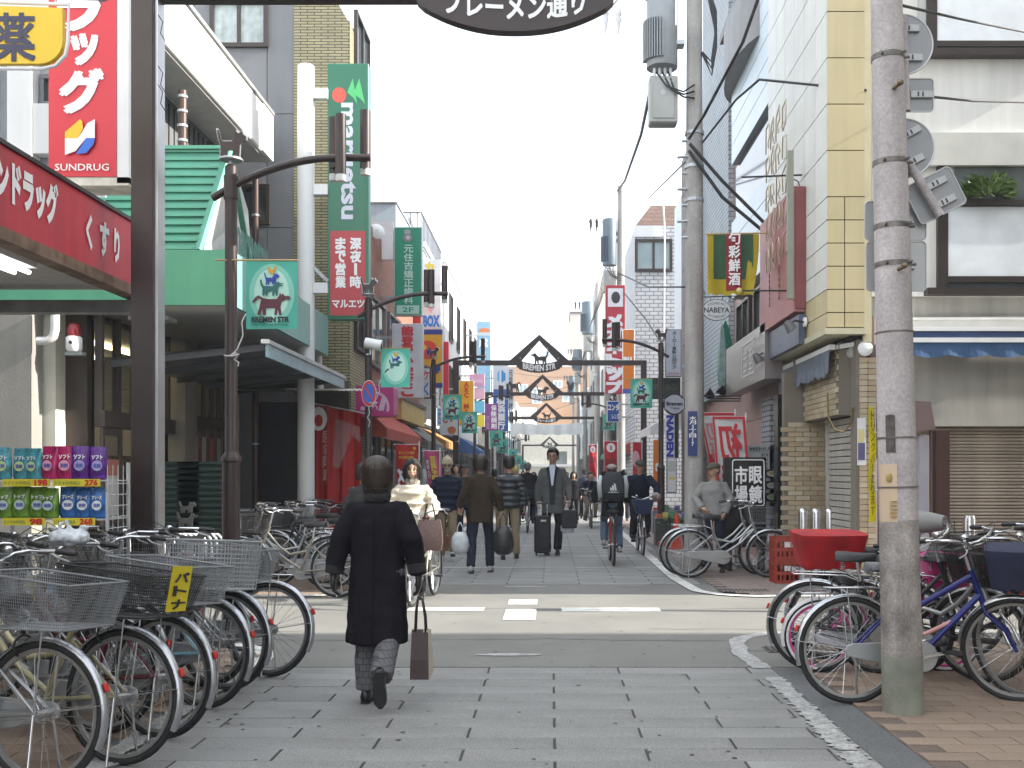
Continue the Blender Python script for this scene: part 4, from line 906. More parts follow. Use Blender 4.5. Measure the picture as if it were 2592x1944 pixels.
# ---- street arches
def street_arch(label, Y, xL, xR_, zb, cx, tri=.80, apex=.72, th=.07, text='BREMEN STR', kind='dog', pw=.16, extra=False):
    t = thing('street_arch', label, 'street arch', (0, Y, 0), 0, 'dark brown gateway arches across the street')
    for x in (xL, xR_): MB().box(x - pw / 2, x + pw / 2, -.08, .08, 0, zb + th).build('post', BROWN, t, bevel=.008)
    for a, c in ((xL + pw / 2, cx - tri + .001), (cx + tri - .001, xR_ - pw / 2)): MB().box(a, c, -.06, .06, zb - th, zb + th).build('beam', BROWN, t)
    z2 = zb + th
    for s_ in (-1, 1):
        MB().prism([(cx + s_ * (tri + .02), zb - th), (cx + s_ * (tri + .02), z2), (cx, z2 + apex), (cx, z2 + apex - .17), (cx + s_ * (tri - .19), zb - th)][::s_], -.055, .055).build('gable_bar', BROWN, t)
        for u in (.2, .7): MB().cyl((cx + s_ * (tri - .15 - u * .6), -.062, zb + .02 + u * apex * .75), (cx + s_ * (tri - .15 - u * .6), -.054, zb + .02 + u * apex * .75), .018, n=8).build('bolt', STEEL, t)
    b = MB(); n = 14; w2 = .58; zc = zb - .15
    def f(X, Z): return X, Z + .11 * ((X - cx) / w2) ** 2
    top = [f(cx - w2 + 2 * w2 * i / n, zc + .115) for i in range(n + 1)]; bot = [f(cx - w2 + 2 * w2 * i / n, zc - .125) for i in range(n + 1)]
    V = [(x, -.05, z) for x, z in bot + top] + [(x, .05, z) for x, z in bot + top]; k = n + 1
    fs = [(i, i + 1, k + i + 1, k + i) for i in range(n)] + [(2 * k + i + 1, 2 * k + i, 3 * k + i, 3 * k + i + 1) for i in range(n)] + [(k + i, k + i + 1, 3 * k + i + 1, 3 * k + i) for i in range(n)] + [(i + 1, i, 2 * k + i, 2 * k + i + 1) for i in range(n)]
    b.add(V, fs); b.box(cx - w2 - .06, cx - w2 + .02, -.04, .04, zc + .02, zc + .20); b.box(cx + w2 - .02, cx + w2 + .06, -.04, .04, zc + .02, zc + .20)
    o = b.build('name_plate', BROWN, t)
    MB().text(text, cx - .46, cx + .46, zc - .085, zc + .085, -.056, bold=.04, fn=f).build('lettering', WL, o)
    a = MB(); A_ = DOG if kind == 'dog' else CAT
    animal(a, A_, cx - .25, cx + .27, zc + .11, zc + .48, -.012, .012, flip=(kind == 'dog')); a.build('animal_cutout', BROWN, t)
    if extra:
        a = MB(); animal(a, DONKEY, cx - 1.45, cx - .85, z2 + .01, z2 + .55, -.012, .012, flip=True); a.build('donkey_cutout', BROWN, t)
        a = MB(); animal(a, BIRD, cx + .95, cx + 1.3, z2 + .01, z2 + .5, -.012, .012, flip=True); a.build('bird_cutout', BROWN, t)
    return t
street_arch('second street arch with a dog cutout under its peak, first one fully in view', 29, -2.66, 2.6, wz(784, 29), wx(1165, 29))
street_arch('third street arch with donkey and bird cutouts beside its peak', 42, -2.6, 2.6, wz(851, 42), wx(1172, 42), extra=True, kind='cat')
street_arch('fourth street arch with white Japanese lettering, behind the others', 53, -2.6, 2.6, wz(903, 53), wx(1180, 53), text='ブレーメン通り')
street_arch('farthest street arch, small, under the white cloth banner', 92, -2.5, 2.5, wz(962, 92), wx(1187, 92), text='ブレーメン通り')
# nearest arch: big square post at the left and the hanging oval board
G1 = thing('street_arch', 'nearest street arch with a thick brown post at left and an overhead name board', 'street arch', (0, 7.7, 0), 0, 'dark brown gateway arches across the street')
xa, xb = wx(292, 7.7), wx(340, 7.7); zb = wz(3, 7.7)
MB().box(xa, xb, -.085, .085, 0, wz(0, 7.7) + .1).build('post', BROWN, G1, bevel=.006)
MB().box(xb + .001, xb + .022, -.05, .09, 0, wz(-5, 7.7)).build('post_lit_side', ALU, G1)  # pale metal strip stands in for sunlight on the post's right side
MB().box(xb + .022, wx(905, 7.7), -.06, .06, zb, zb + .16).build('beam', BROWN, G1)
MB().box(3.75, 3.91, -.085, .085, 0, wz(0, 7.7) + .1).build('post', BROWN, G1); MB().box(wx(1325, 7.7), 3.75, -.06, .06, zb + .06, zb + .16).build('beam', BROWN, G1)
cx = wx(1113, 7.7); w2 = wx(1325, 7.7) - cx
pts = [(cx - w2 * .93, zb + .55), (cx - w2 * .93, wz(5, 7.7) + .0)] + [(cx - w2 * .93 + .0 + .12 * w2 * (1 - cos(pi * i / 6)) / 2, wz(5, 7.7) - .03 * sin(pi * i / 6)) for i in range(1, 6)]
bot = []
for i in range(25):
    u = -1 + 2 * i / 24; bot.append((cx + u * w2 * .93, wz(22, 7.7) - (wz(22, 7.7) - wz(73, 7.7)) * (1 - abs(u) ** 2.2)))
pts = bot + [(cx + w2, wz(8, 7.7)), (cx + w2 * .97, zb + .1), (cx + w2 * .97, zb + .6), (cx - w2 * .97, zb + .6), (cx - w2 * .97, zb + .1), (cx - w2, wz(8, 7.7))]
MB().prism(pts, -.05, .05).build('name_board', BROWN, G1)
def arcf(X, Z): return X, Z + .10 * ((X - cx) / w2) ** 2
MB().text('ブレーメン通り', wx(962, 7.7), wx(1262, 7.7), wz(50, 7.7), wz(-6, 7.7), -.056, bold=.035, fn=arcf).build('lettering', WL, G1)
# loose wires and zip ties on the post
m = MB(); X = xb + .03
for k, z in enumerate((wz(40, 7.7), wz(150, 7.7), wz(190, 7.7))):
    m.tube([(X, -.06, z), (X + .04, -.08, z - .06), (X + .02, -.07, z - .14), (X + .06, -.09, z - .2)], .004, 4)
m.build('loose_wires', WIRE, G1, kind='stuff')
st = thing('bollard_cutout', 'low dark post with animal cutouts on top and a red and white stop disc', 'bollard', (wx(405, 8.3), 8.3, 0))
MB().box(-.11, .11, -.02, .02, 0, .86).build('post', BROWN, st)
b = MB(); animal(b, DONKEY, -.15, .20, .80, 1.0, -.012, .012); animal(b, DOG, -.09, .08, .99, 1.12, -.012, .012); animal(b, CAT, -.07, .07, 1.11, 1.2, -.012, .012); b.build('animal_cutouts', mat('weathered_grey_metal', (.16, .15, .14), .6, .3), st)
b = MB(); b.cyl((0, -.03, .73), (0, -.022, .73), .085, n=20); d = b.build('disc', RED, st); MB().ring((0, -.031, .73), .075, .01, 'y', 24, 4).build('disc_rim', WHITE, d); MB().box(-.05, .05, -.036, -.031, .72, .75).build('disc_bar', WHITE, d)

# ---- signs of the drugstore
SR = thing('drugstore_canopy', 'long red drugstore fascia with white Japanese lettering over a rusty lit canopy', 'canopy')
redf = mat('faded_red_fascia', (.48, .03, .045), .4, 0, .12, 2, streak=.2); rust = mat('rusty_steel_edge', (.20, .13, .09), .8, .2, .5, 8)
fx = -3.3; ya, ye = 2.5, 8.32
MB().box(fx - .12, fx, ya, ye, 2.90, 3.40).build('fascia', redf, SR)
MB().box(fx - .13, fx + .015, ya, ye + .01, 3.403, 3.43).build('top_trim', BRONZE, SR)
MB().box(fx - .1, fx + .03, ya, ye, 2.82, 2.898).build('rusty_edge', rust, SR)
MB().box(-6.3, fx - .13, ya, ye, 2.90, 2.96).build('ceiling', mat('dirty_white_ceiling', (.45, .44, .42), .7, 0, .2, 4), SR)
MB().box(-6.3, fx - .02, ye - .12, ye, 2.70, 2.80).build('end_beam', mat('grey_steel_beam', (.22, .22, .22), .6, .3, .3, 6), SR)
MB().box(-6.3, fx - .13, 6.0, 6.1, 2.80, 2.89).build('cross_beam', mat('grey_steel_beam'), SR)
lit = mat('white_tube_lit', (1, 1, .96), .4, 0, 0, emit=2.2)
for k, (a, y0, y1) in enumerate(((-3.62, 5.9, 7.1), (-3.95, 5.9, 7.1), (-3.62, 4.2, 5.6), (-3.95, 4.2, 5.6))):
    u = MB().box(a - .10, a + .10, y0, y1, 2.83, 2.888).build('lamp_housing', WHITE, SR)
    for dx in (-.05, .05): MB().cyl((a + dx, y0 + .02, 2.80), (a + dx, y1 - .02, 2.80), .016, n=8).build('fluorescent_tube', lit, u)
def sidetext(par, txt, X, y0, y1, z0, z1, mt, bold=.04, name='lettering'):   # on a wall facing +x, reads away from the camera
    V, P, bb = glyphs(txt, bold)
    m = MB(); m.add([(X, y0 + (vx - bb[0]) / (bb[1] - bb[0]) * (y1 - y0), z0 + (vz - bb[2]) / (bb[3] - bb[2]) * (z1 - z0)) for vx, vz in V], [tuple(p) for p in P]); return m.build(name, mt, par)
fY = lambda px: fx * F / (px - VX)
sidetext(SR, 'サンドラッグ', fx + .006, 5.98, fY(124), 3.06, 3.35, WL, .06)
for ch, a, c in (('く', 184, 198), ('す', 214, 234), ('り', 245, 257)): 
    sidetext(SR, ch, fx + .006, fY(a), fY(c), 3.02, 3.28, WL, .05)
# tall red sign with white frame
YS = 8.35
sg = sign('tall red vertical sign with big white katakana and a leaf emblem', 106, 252, -160, 382, YS, mat('bright_red_sign', (.60, .018, .04), .4, 0, .06, 2), WHITE, .3, [
    ('h', 'ラ', .16, .75, .258, .415, WL, .06), ('h', 'ッ', .35, .72, .437, .552, WL, .06), ('h', 'グ', .185, .80, .577, .744, WL, .06),
    ('h', 'SUNDRUG', .10, .90, .95, .978, WL, .01)], name='vertical_sign', rim=.0)
# the last characters: ッ グ placed by eye below; emblem
LW = (wx(252, YS) - wx(106, YS)); LH = wz(-160, YS) - wz(382, YS)
em = MB(); cx0 = -.01; cz0 = wz(301, YS) - wz(382, YS); r_ = .14
em.flat([(cx0 + .0 * .86, cz0 + .19 * .8), (cx0 - .14 * .86, cz0 + .06 * .8), (cx0 - .14 * .86, cz0), (cx0 - .02 * .86, cz0), (cx0 + .03 * .86, cz0 + .1 * .8), (cx0 + .02 * .86, cz0 + .17 * .8)][::1], -.03); em.build('emblem_yellow', lp(.75, .5, .02), sg)
em = MB(); em.flat([(cx0 + .14 * .86, cz0 + .19 * .8), (cx0 + .07 * .86, cz0 + .15 * .8), (cx0 + .02 * .86, cz0 + .06 * .8), (cx0 - .02 * .86, cz0 - .001 * .8), (cx0 - .14 * .86, cz0 - .001 * .8), (cx0 - .14 * .86, cz0 - .17 * .8), (cx0 - .04 * .86, cz0 - .13 * .8), (cx0 + .02 * .86, cz0 - .05 * .8), (cx0 + .06 * .86, cz0 + .001 * .8), (cx0 + .14 * .86, cz0 + .001 * .8)], -.031); em.build('emblem_white', WL, sg)
em = MB(); em.flat([(cx0 + .061 * .86, cz0), (cx0 + .0 * .86, cz0 - .1 * .8), (cx0 - .04 * .86, cz0 - .16 * .8), (cx0 + .06 * .86, cz0 - .15 * .8), (cx0 + .13 * .86, cz0 - .06 * .8), (cx0 + .14 * .86, cz0)], -.032); em.build('emblem_blue', lp(.03, .15, .6), sg)
MB().box(LW / 2 + .002, LW / 2 + .097, .0, .3, -.05, LH).build('side_frame', WHITE, sg); MB().box(-LW / 2, LW / 2 + .097, .0, .3, -.07, -.003).build('bottom_frame', mat('aged_white_frame', (.6, .58, .5), .6, 0, .3, 8), sg)
# yellow medicine sign
YM = 6.4
ys = thing('medicine_sign', 'yellow hanging sign with a dark blue medicine character in a white tube frame', 'sign', (wx(60, YM), YM, wz(140, YM)))
W_ = wx(138, YM) - wx(60, YM); hh = wz(20, YM) - wz(140, YM)
pts = [(-.42, 0), (W_ - .14, 0)] + [(W_ - .14 + .14 * sin(pi / 2 * i / 6), .14 - .14 * cos(pi / 2 * i / 6)) for i in range(1, 7)] + [(W_, hh), (-.42, hh + .02)]
MB().prism(pts, -.02, .02).build('panel', mat('yellow_sign_face', (.75, .50, .015), .4, 0, .04), ys)
MB().tube([(-.42, 0, -.02), (W_ - .13, 0, -.025), (W_ - .05, 0, -.005), (W_ + .01, 0, .06), (W_ + .025, 0, .14), (W_ + .03, 0, hh + .03), (-.42, 0, hh + .05)], .012, 8).build('tube_frame', WHITE, ys, smooth=60)
x0 = wx(-12, YM) - wx(60, YM); x1 = wx(80, YM) - wx(60, YM)
MB().text('薬', x0, x1, wz(135, YM) - wz(140, YM), wz(32, YM) - wz(140, YM), -.024, bold=.022).build('lettering', lp(.03, .035, .08), ys)
MB().cyl((-.4, 0, hh + .10), (W_ + .22, 0, hh + .07), .018, n=8).build('arm', WHITE, ys); MB().cyl((W_ + .22, 0, hh + .07), (W_ + .3, 0, hh + .068), .03, .004, n=8).build('arm_tip', STEEL, ys)
for x in (-.2, W_ - .05): MB().cyl((x, 0, hh + .03), (x, 0, hh + .1), .008, n=6).build('hanger', STEEL, ys)

# ---- supermarket pylon: white column and green/red sign
YP = 16.0
pc = thing('sign_column', 'tall white round steel column carrying the green and red vertical sign', 'column', (wx(661, YP), YP, 0))
MB().lathe([(.13, 0), (.13, wz(141, YP) - .02), (.10, wz(141, YP))], n=24).build('column', mat('white_column_paint', (.66, .68, .68), .4, 0, .05), pc, smooth=50)
for y in (193, 400, 612): MB().box(.125, wx(709, YP) - wx(661, YP), -.06, .06, wz(y + 22, YP), wz(y, YP)).build('arm', WHITE, pc)
MB().bar((.1, 0, wz(575, YP)), (wx(709, YP) - wx(661, YP), 0, wz(608, YP)), .05, .05).build('brace', STEEL, pc)
dg = mat('dark_green_sign', (.02, .15, .085), .35, 0, .06, 1); rd = mat('dim_red_sign', (.45, .05, .06), .4, 0, .06, 1)
ms = sign('tall green vertical sign with fruit emblem and red lower panel', 708, 796, 137, 690, YP, dg, mat('green_sign_frame', (.02, .17, .10), .4), .22, [
    ('r', '', .07, .93, .655, .985, rd),
    ('c', '', .11, .46, .095, .155, lp(.65, .09, .06)),
    ('p', [(0, .55), (.28, 0), (.5, 1), (.3, .75)], .48, .98, .06, .16, lp(.08, .5, .16)),
    ('p', [(.36, .6), (.68, 0), (1, 1), (.75, .8)], .48, .92, .06, .16, lp(.08, .5, .16)),
    ('t', 'maruetsu', .33, .70, .155, .61, lp(.58, .60, .70), .03),
    ('v', 'まで営業', .20, .44, .68, .88, WL, .05), ('v', '深夜1時', .56, .82, .68, .88, WL, .05),
    ('h', 'マルエツ', .12, .90, .925, .955, WL, .04)], name='vertical_sign', rim=.035)
# ---- green dental sign
ds = sign('green vertical dental clinic sign with white characters', 851, 912, 490, 682, 22, mat('emerald_sign', (.015, .26, .15), .35, 0, .05), ALU, .16, [
    ('v', '元住吉矯正歯科', .36, .68, .20, .87, lp(.5, .72, .62), .02), ('r', '', .10, .90, .885, .98, lp(.4, .6, .52)), ('h', '2F', .3, .7, .905, .962, lp(.02, .25, .15), .02),
    ('c', '', .36, .60, .03, .09, lp(.35, .36, .38)), ('c', '', .34, .66, .08, .17, lp(.25, .22, .24)), ('c', '', .42, .58, .1, .145, lp(.5, .5, .5))], name='vertical_sign', bracket=-.45)
MB().box(-.9, -.32, .02, .12, wz(560, 22) - wz(682, 22), wz(478, 22) - wz(682, 22)).build('side_panel', WHITE, ds)
dish = thing('satellite_dish', 'small white satellite dish left of the green dental sign', 'satellite dish', (wx(815, 21), 21, wz(500, 21)))
MB().lathe([(.002, .06), (.08, .05), (.14, .02), (.165, 0), (.16, -.005), (.08, .03), (.001, .045)], n=20).build('dish', WHITE, dish, smooth=60).rotation_euler = (rad(80), 0, rad(35))
MB().tube([(0, 0, 0), (.02, -.12, .02)], .008, 5).build('feed_arm', STEEL, dish); MB().tube([(0, .05, 0), (0, .08, -.25)], .015, 6).build('mount', STEEL, dish)
navy = lp(.02, .04, .25); redp = lp(.5, .02, .03)
sign('white vertical sign with bold red brush characters for fish cakes', 846, 914, 699, 860, 21.2, mat('grey_white_sign', (.5, .52, .56), .4), ALU, .15, [('v', '能登屋かまぼこ', .32, .68, .03, .98, redp, .06)], name='vertical_sign', bracket=-.4)
sign('small framed sign with red and blue kana half hidden behind the fish cake sign', 899, 931, 793, 861, 23.4, mat('grey_white_sign'), BRONZE, .1, [('h', 'ケ', .5, .9, .1, .4, redp), ('h', 'く', .5, .85, .5, .9, lp(.03, .15, .5))], rim=.03)
# pink ice cream shop cube sign
mag = mat('magenta_sign', (.42, .03, .19), .4, 0, .05, 2)
i31 = thing('ice_cream_sign', 'magenta rounded cube sign with a pale number 31 and arc', 'sign', (wx(804, 18.2), 18.2, wz(899, 18.2)))
Wd = wx(850, 18.2) - wx(804, 18.2); Hd = wz(833, 18.2) - wz(899, 18.2)
def rrect(x0, x1, z0, z1, r, n=5):
    P = []
    for (cx_, cz_, a0) in ((x1 - r, z0 + r, -90), (x1 - r, z1 - r, 0), (x0 + r, z1 - r, 90), (x0 + r, z0 + r, 180)):
        P += [(cx_ + r * cos(rad(a0 + 90 * i / n)), cz_ + r * sin(rad(a0 + 90 * i / n))) for i in range(n + 1)]
    return P
MB().prism(rrect(-Wd, Wd * 1, 0, Hd, .05), 0, .55).build('cube', mag, i31)
b = MB(); b.text('31', -.18, .22, .10, Hd * .62, -.004, bold=.05); fnn = lambda X, Z: (X + (Z - .2) * .25, Z); b.v = [(fnn(x, z)[0], y, z) for x, y, z in b.v]
b.build('lettering', lp(.62, .42, .55), i31); MB().ring((.02, -.004, .16), .26, .022, 'y', 20, 4, a0=-.3, a1=2.1, flat=.05).build('arc', lp(.62, .42, .55), i31)
MB().box(-.9, -Wd - .01, .1, .16, Hd * .4, Hd * .5).build('bracket', STEEL, i31)
np_ = thing('no_parking_sign', 'round blue and red no parking sign strapped to the second left lamp post', 'road sign', (wx(797, 15.45), 15.45, wz(850, 15.45)))
m = MB(); 
def disc3(b, r, y, cz=0, rx=.55, m_=None): b.flat([(r * rx * cos(2 * pi * i / 28), cz + r * sin(2 * pi * i / 28)) for i in range(28)], y, m_)
b = MB(); disc3(b, .20, 0); b.build('plate', WHITE, np_); b = MB(); disc3(b, .19, -.004); b.build('red_ring', RED, np_); b = MB(); disc3(b, .145, -.007); b.build('blue_disc', lp(.02, .12, .45), np_)
b = MB(); b.flat([(-.07, .10), (-.055, .125), (.07, -.10), (.055, -.125)][::-1], -.010); b.build('red_slash', RED, np_)
MB().tube([(0, -.02, -.2), (.01, -.02, -.3), (-.02, -.02, -.36), (.02, -.02, -.42), (0, -.02, -.5)], .006, 5).build('tie_rope', mat('white_rope'), np_)
sp = thing('loudspeaker', 'white horn loudspeaker on the second left lamp post', 'loudspeaker', (wx(800, 15.4), 15.4, wz(742, 15.4)))
m = MB(); m.T = Matrix.Rotation(rad(12), 4, 'Y'); m.tube([(-.08, 0, 0), (.08, 0, 0), (.17, 0, 0)], [.075, .078, .085], 16); m.T = None; m.build('horn', WHITE, sp, smooth=50)
MB().ell((.165, -.02, -.035), (.012, .06, .06), 14, 8).build('mouth', BLACKP, sp); MB().tube([(0, 0, -.05), (0, 0, -.16), (-.06, .02, -.16)], .012, 5).build('bracket', WHITE, sp)
# white ones
sign('white vertical sign with multicoloured outline letters, karaoke box', 909, 953, 560, 712, 27, mat('white_sign_face', (.62, .63, .66), .4), ALU, .16, [('v', 'カラオケ', .22, .62, .04, .70, lp(.6, .45, .03), .08), ('h', 'BOX', .12, .92, .80, .96, lp(.02, .16, .55), .06), ('p', [(0, .0), (.6, 0), (.3, 1)], .3, .9, .68, .77, lp(.7, .3, .35))], name='vertical_sign', bracket=-.5)
sign('narrow dark red sign beside the white karaoke sign', 893, 908, 650, 712, 27.1, RED, RED, .1, [('v', 'え', .2, .8, .1, .5, BLACKLET)])
yy_ = mat('amber_sign_face', (.62, .33, .015), .4, 0, .05)
sign('amber yellow restaurant sign with blue bands and a red circle emblem', 901, 956, 712, 838, 26, yy_, ALU, .2, [('r', '', .0, 1, .0, .085, navy), ('r', '', .0, 1, .915, 1, navy), ('c', '', .02, .80, .19, .51, lp(.6, .04, .015)), ('c', '', .15, .38, .26, .35, lp(.75, .5, .02)), ('c', '', .38, .62, .33, .44, navy), ('h', '松屋', .03, .92, .62, .80, navy, .07)], name='restaurant_sign', rim=.01, bracket=-.4)
sign('tall bright red narrow sign edge behind the amber restaurant sign', 957, 968, 738, 880, 27.5, mat('bright_red_sign'), RED, .3, [], name='vertical_sign')
sign('yellow vertical shoe shop sign with red capital letters', 991, 1024, 822, 920, 30.5, yy_, ALU, .15, [('v', 'ABC MART', .25, .75, .03, .98, lp(.5, .04, .01), .06)], name='vertical_sign', bracket=-.3)
for k, (y0, y1, c, l) in enumerate(((808, 835, (.55, .28, .45), 'upper pink panel of the stacked side signs with faint script'), (838, 862, (.60, .36, .48), 'plain pink panel of the stacked side signs'), (866, 892, (.12, .42, .62), 'sky blue panel of the stacked side signs'), (896, 922, (.55, .50, .04), 'lime yellow panel of the stacked side signs'))):
    sign(l, 1014, 1047, y0, y1, 33 + k * .02, paint(*c), ALU, .12, [('h', 'Kanebo', .2, .9, .35, .7, lp(.7, .6, .7), 0)] if k == 0 else [], name='stacked_sign', rim=.005, bracket=-.3)
pur = mat('purple_sign', (.24, .06, .28), .4)
sign('purple pharmacy sign with white characters', 1047, 1076, 872, 930, 35, pur, pur, .12, [('v', '保険調剤', .48, .88, .05, .95, WL, .03), ('v', '成川薬局', .12, .34, .45, .96, lp(.5, .3, .5), .02)], name='vertical_sign', bracket=-.4)
bk = sign('tall blue bank sign with a white top and blue leaf emblem', 1065, 1098, 790, 932, 40, mat('bank_blue', (.02, .10, .42), .4), WHITE, .2, [('r', '', .0, 1, .0, .36, lp(.62, .66, .72)), ('p', [(.0, .3), (.5, 0), (.5, 1), (0, .8)], .28, .56, .06, .26, lp(.1, .4, .7)), ('p', [(.1, 0), (1, .3), (1, .8), (.1, 1)], .52, .82, .06, .26, lp(.03, .25, .6)), ('v', '横浜銀行', .25, .78, .47, .97, WL, .06)], name='vertical_sign', bracket=-.4, rim=.01)
sign('slim white eye clinic sign with dark characters right of the bank sign', 1097, 1109, 795, 885, 42, mat('grey_white_sign'), WHITE, .1, [('v', '元住吉眼科', .2, .85, .05, .78, BLACKLET, .02), ('h', '2F', .15, .9, .85, .95, BLACKLET)], name='vertical_sign')
sign('tall pale blue sign with a white character and orange rising sun emblem', 1030, 1060, 694, 850, 44, mat('faded_blue_sign', (.22, .42, .60), .4), mat('pale_blue_frame', (.45, .55, .62), .4), .4, [('c', '', .15, .95, .09, .19, lp(.6, .18, .06)), ('r', '', .0, 1, .155, .2, mat('pale_blue_frame')), ('h', '成', .15, .8, .24, .36, WL, .04), ('r', '', .5, .62, .42, .6, WL)], name='vertical_sign', bracket=-.6)
pet = sign('tall white sign with rounded brown cat and dog face drawings behind the third banner', 951, 988, 854, 940, 25.5, mat('white_sign_face'), mat('white_sign_face'), .1, [('c', '', .1, .62, .03, .22, lp(.55, .12, .04)), ('c', '', .42, .92, .78, .97, lp(.5, .14, .05)), ('h', 'ち', .15, .7, .3, .5, lp(.4, .05, .05)), ('h', 'い', .15, .7, .55, .7, lp(.4, .05, .05))], name='vertical_sign', rim=.004)
sign('small white sign with blue writing hanging from the third lamp post', 944, 955, 880, 920, 23.8, WHITE, WHITE, .03, [('v', '中野内科', .2, .8, .05, .95, lp(.03, .2, .6), .03)], name='hanging_sign')
# white cloth strung across the street
wc = thing('cloth_banner', 'wide plain white cloth banner strung across the street', 'banner', (0, 56, 0))
m = MB(); n = 30; P0 = []; P1 = []
for i in range(n + 1):
    x = wx(1102 + (1256 - 1102) * i / n, 56); P0.append((x, .05 * sin(i * .9), wz(913 + 4 * sin(pi * i / n), 56) - .03 * sin(i * 1.3))); P1.append((x, .06 * sin(i * 1.3), wz(939 + 1 * sin(i), 56)))
m.add(P0 + P1, [(i, n + 1 + i, n + 2 + i, i + 1) for i in range(n)]); m.build('cloth', mat('white_cloth', (.66, .70, .73), .8, 0, .05), wc, smooth=180)
for i in (0, n): MB().cyl((P0[i][0], 0, P0[i][2]), (P0[i][0] + (-.8 if i == 0 else .8), 0, P0[i][2] + .1), .01, n=4).build('rope', WIRE, wc)

# ---- right side signs
tr = sign('very tall red vertical sign with white katakana behind the utility pole', 1308, 1350, 616, 850, 31.5, mat('deep_red_sign', (.36, .02, .035), .4, 0, .06), mat('deep_red_sign'), .25, [('v', 'メガネトップ', .08, .85, .27, 1.0, lp(.6, .62, .66), .08), ('r', '', .12, .9, .03, .20, lp(.6, .6, .65)), ('c', '', .3, .75, .06, .17, BLACKLET)], name='vertical_sign')
au = sign('orange phone shop sign with white lower case letters', 1345, 1371, 711, 850, 30, mat('orange_sign', (.62, .17, .015), .4), WHITE, .2, [('h', 'au', .05, .75, .43, .50, WL, .04), ('r', '', .0, 1.0, .93, 1.0, lp(.05, .08, .35))], name='vertical_sign', bracket=.4)
sign('blue contact lens sign with white italic katakana', 1311, 1338, 866, 912, 29.5, mat('royal_blue_sign', (.02, .07, .32), .4), WHITE, .12, [('h', 'コンタ', .08, .96, .15, .45, WL, .04), ('h', 'レンズ', .4, .98, .6, .85, WL, .03)], name='shop_sign', bracket=.4)
sign('white vertical shop sign with dark katakana and red script along the bottom', 1437, 1472, 711, 814, 22.6, mat('cool_white_sign', (.46, .48, .55), .4), mat('grey_sign_frame', (.2, .21, .22), .4), .14, [('v', 'メーカー直販ショップ', .42, .68, .04, .84, BLACKLET, .02), ('h', 'selection', .15, .85, .9, .95, redp, 0)], name='vertical_sign', bracket=.3)
rs = thing('round_sign', 'round black rimmed white sign with a curling black shop name', 'sign', (wx(1457, 22), 22, wz(873, 22)))
b = MB(); b.cyl((0, 0, 0), (0, .06, 0), .235, n=36); b.build('rim', BLACKP, rs); b = MB(); b.flat(rrect(-.205, .205, -.13, .13, .06), -.003); b.cyl((0, -.002, 0), (0, .001, 0), .20, n=32); b.build('face', mat('cool_white_sign'), rs)
b = MB(); b.text('Bremen', -.17, .17, -.03, .05, -.008, bold=.05); b.text('Tailor', -.08, .12, -.11, -.06, -.008); b.build('lettering', BLACKLET, rs); MB().box(.23, .5, .0, .04, -.02, .02).build('bracket', BLACKP, rs)
sign('vertical sign with large blue letters on the right side wall', 1438, 1466, 895, 990, 23.4 - .5, WHITE, WHITE, .08, [('t', 'NADEN', .05, .62, .02, .97, lp(.02, .05, .42), .06), ('r', '', .68, 1, 0, 1, BLACKLET)], name='vertical_sign')
sign('dark menu board with small coloured text above the right teal banner', 1398, 1470, 816, 862, 23.1, mat('dark_board', (.03, .035, .03), .4), BRONZE, .1, [('h', 'OPEN 10-20', .1, .9, .3, .6, lp(.08, .12, .08), 0)], name='shop_sign')
# NABEYA oval
nb = thing('oval_sign', 'white oval kitchen shop sign hanging from a scrolled iron bracket', 'sign', (wx(1548, 17.5), 17.5, wz(670, 17.5)))
ea, ec = .245, .18
b = MB(); b.prism([(ea * cos(2 * pi * i / 36), ec * sin(2 * pi * i / 36)) for i in range(36)], -.015, .015); b.build('rim', BLACKP, nb)
b = MB(); b.flat([(ea * .965 * cos(2 * pi * i / 36), ec * .95 * sin(2 * pi * i / 36)) for i in range(36)], -.018); b.build('face', WHITE, nb)
MB().text('NABEYA', -.215, .215, -.045, .045, -.021, bold=.02).build('lettering', BLACKLET, nb)
for s_ in (1, -1):
    m = MB(); m.text('KITCHEN-ART', -.15, .15, -.02, .02, -.021, fn=lambda X, Z: (X, Z * 1 + s_ * (.115 - 1.3 * X * X) ), bold=.0); m.build('small_lettering', BLACKLET, nb)
b = MB(); b.tube([(-.26, 0, .22), (.34, 0, .24)], .01, 5); b.tube([(-.26, 0, .22), (-.27, 0, .29), (-.22, 0, .33), (-.19, 0, .28), (-.23, 0, .26)], .008, 5); b.tube([(.34, 0, .24), (.3, 0, .18), (.22, 0, .22)], .008, 5); b.tube([(.0, 0, .23), (.15, 0, .16), (.3, 0, .05)], .0, 4); b.build('iron_bracket', BLACKP, nb)
for x in (-.1, .1): MB().cyl((x, 0, .17), (x, 0, .23), .006, n=5).build('hook', BLACKP, nb)
MB().cyl((.34, 0, .24), (.62, 0, .24), .012, n=6).build('wall_arm', BLACKP, nb)
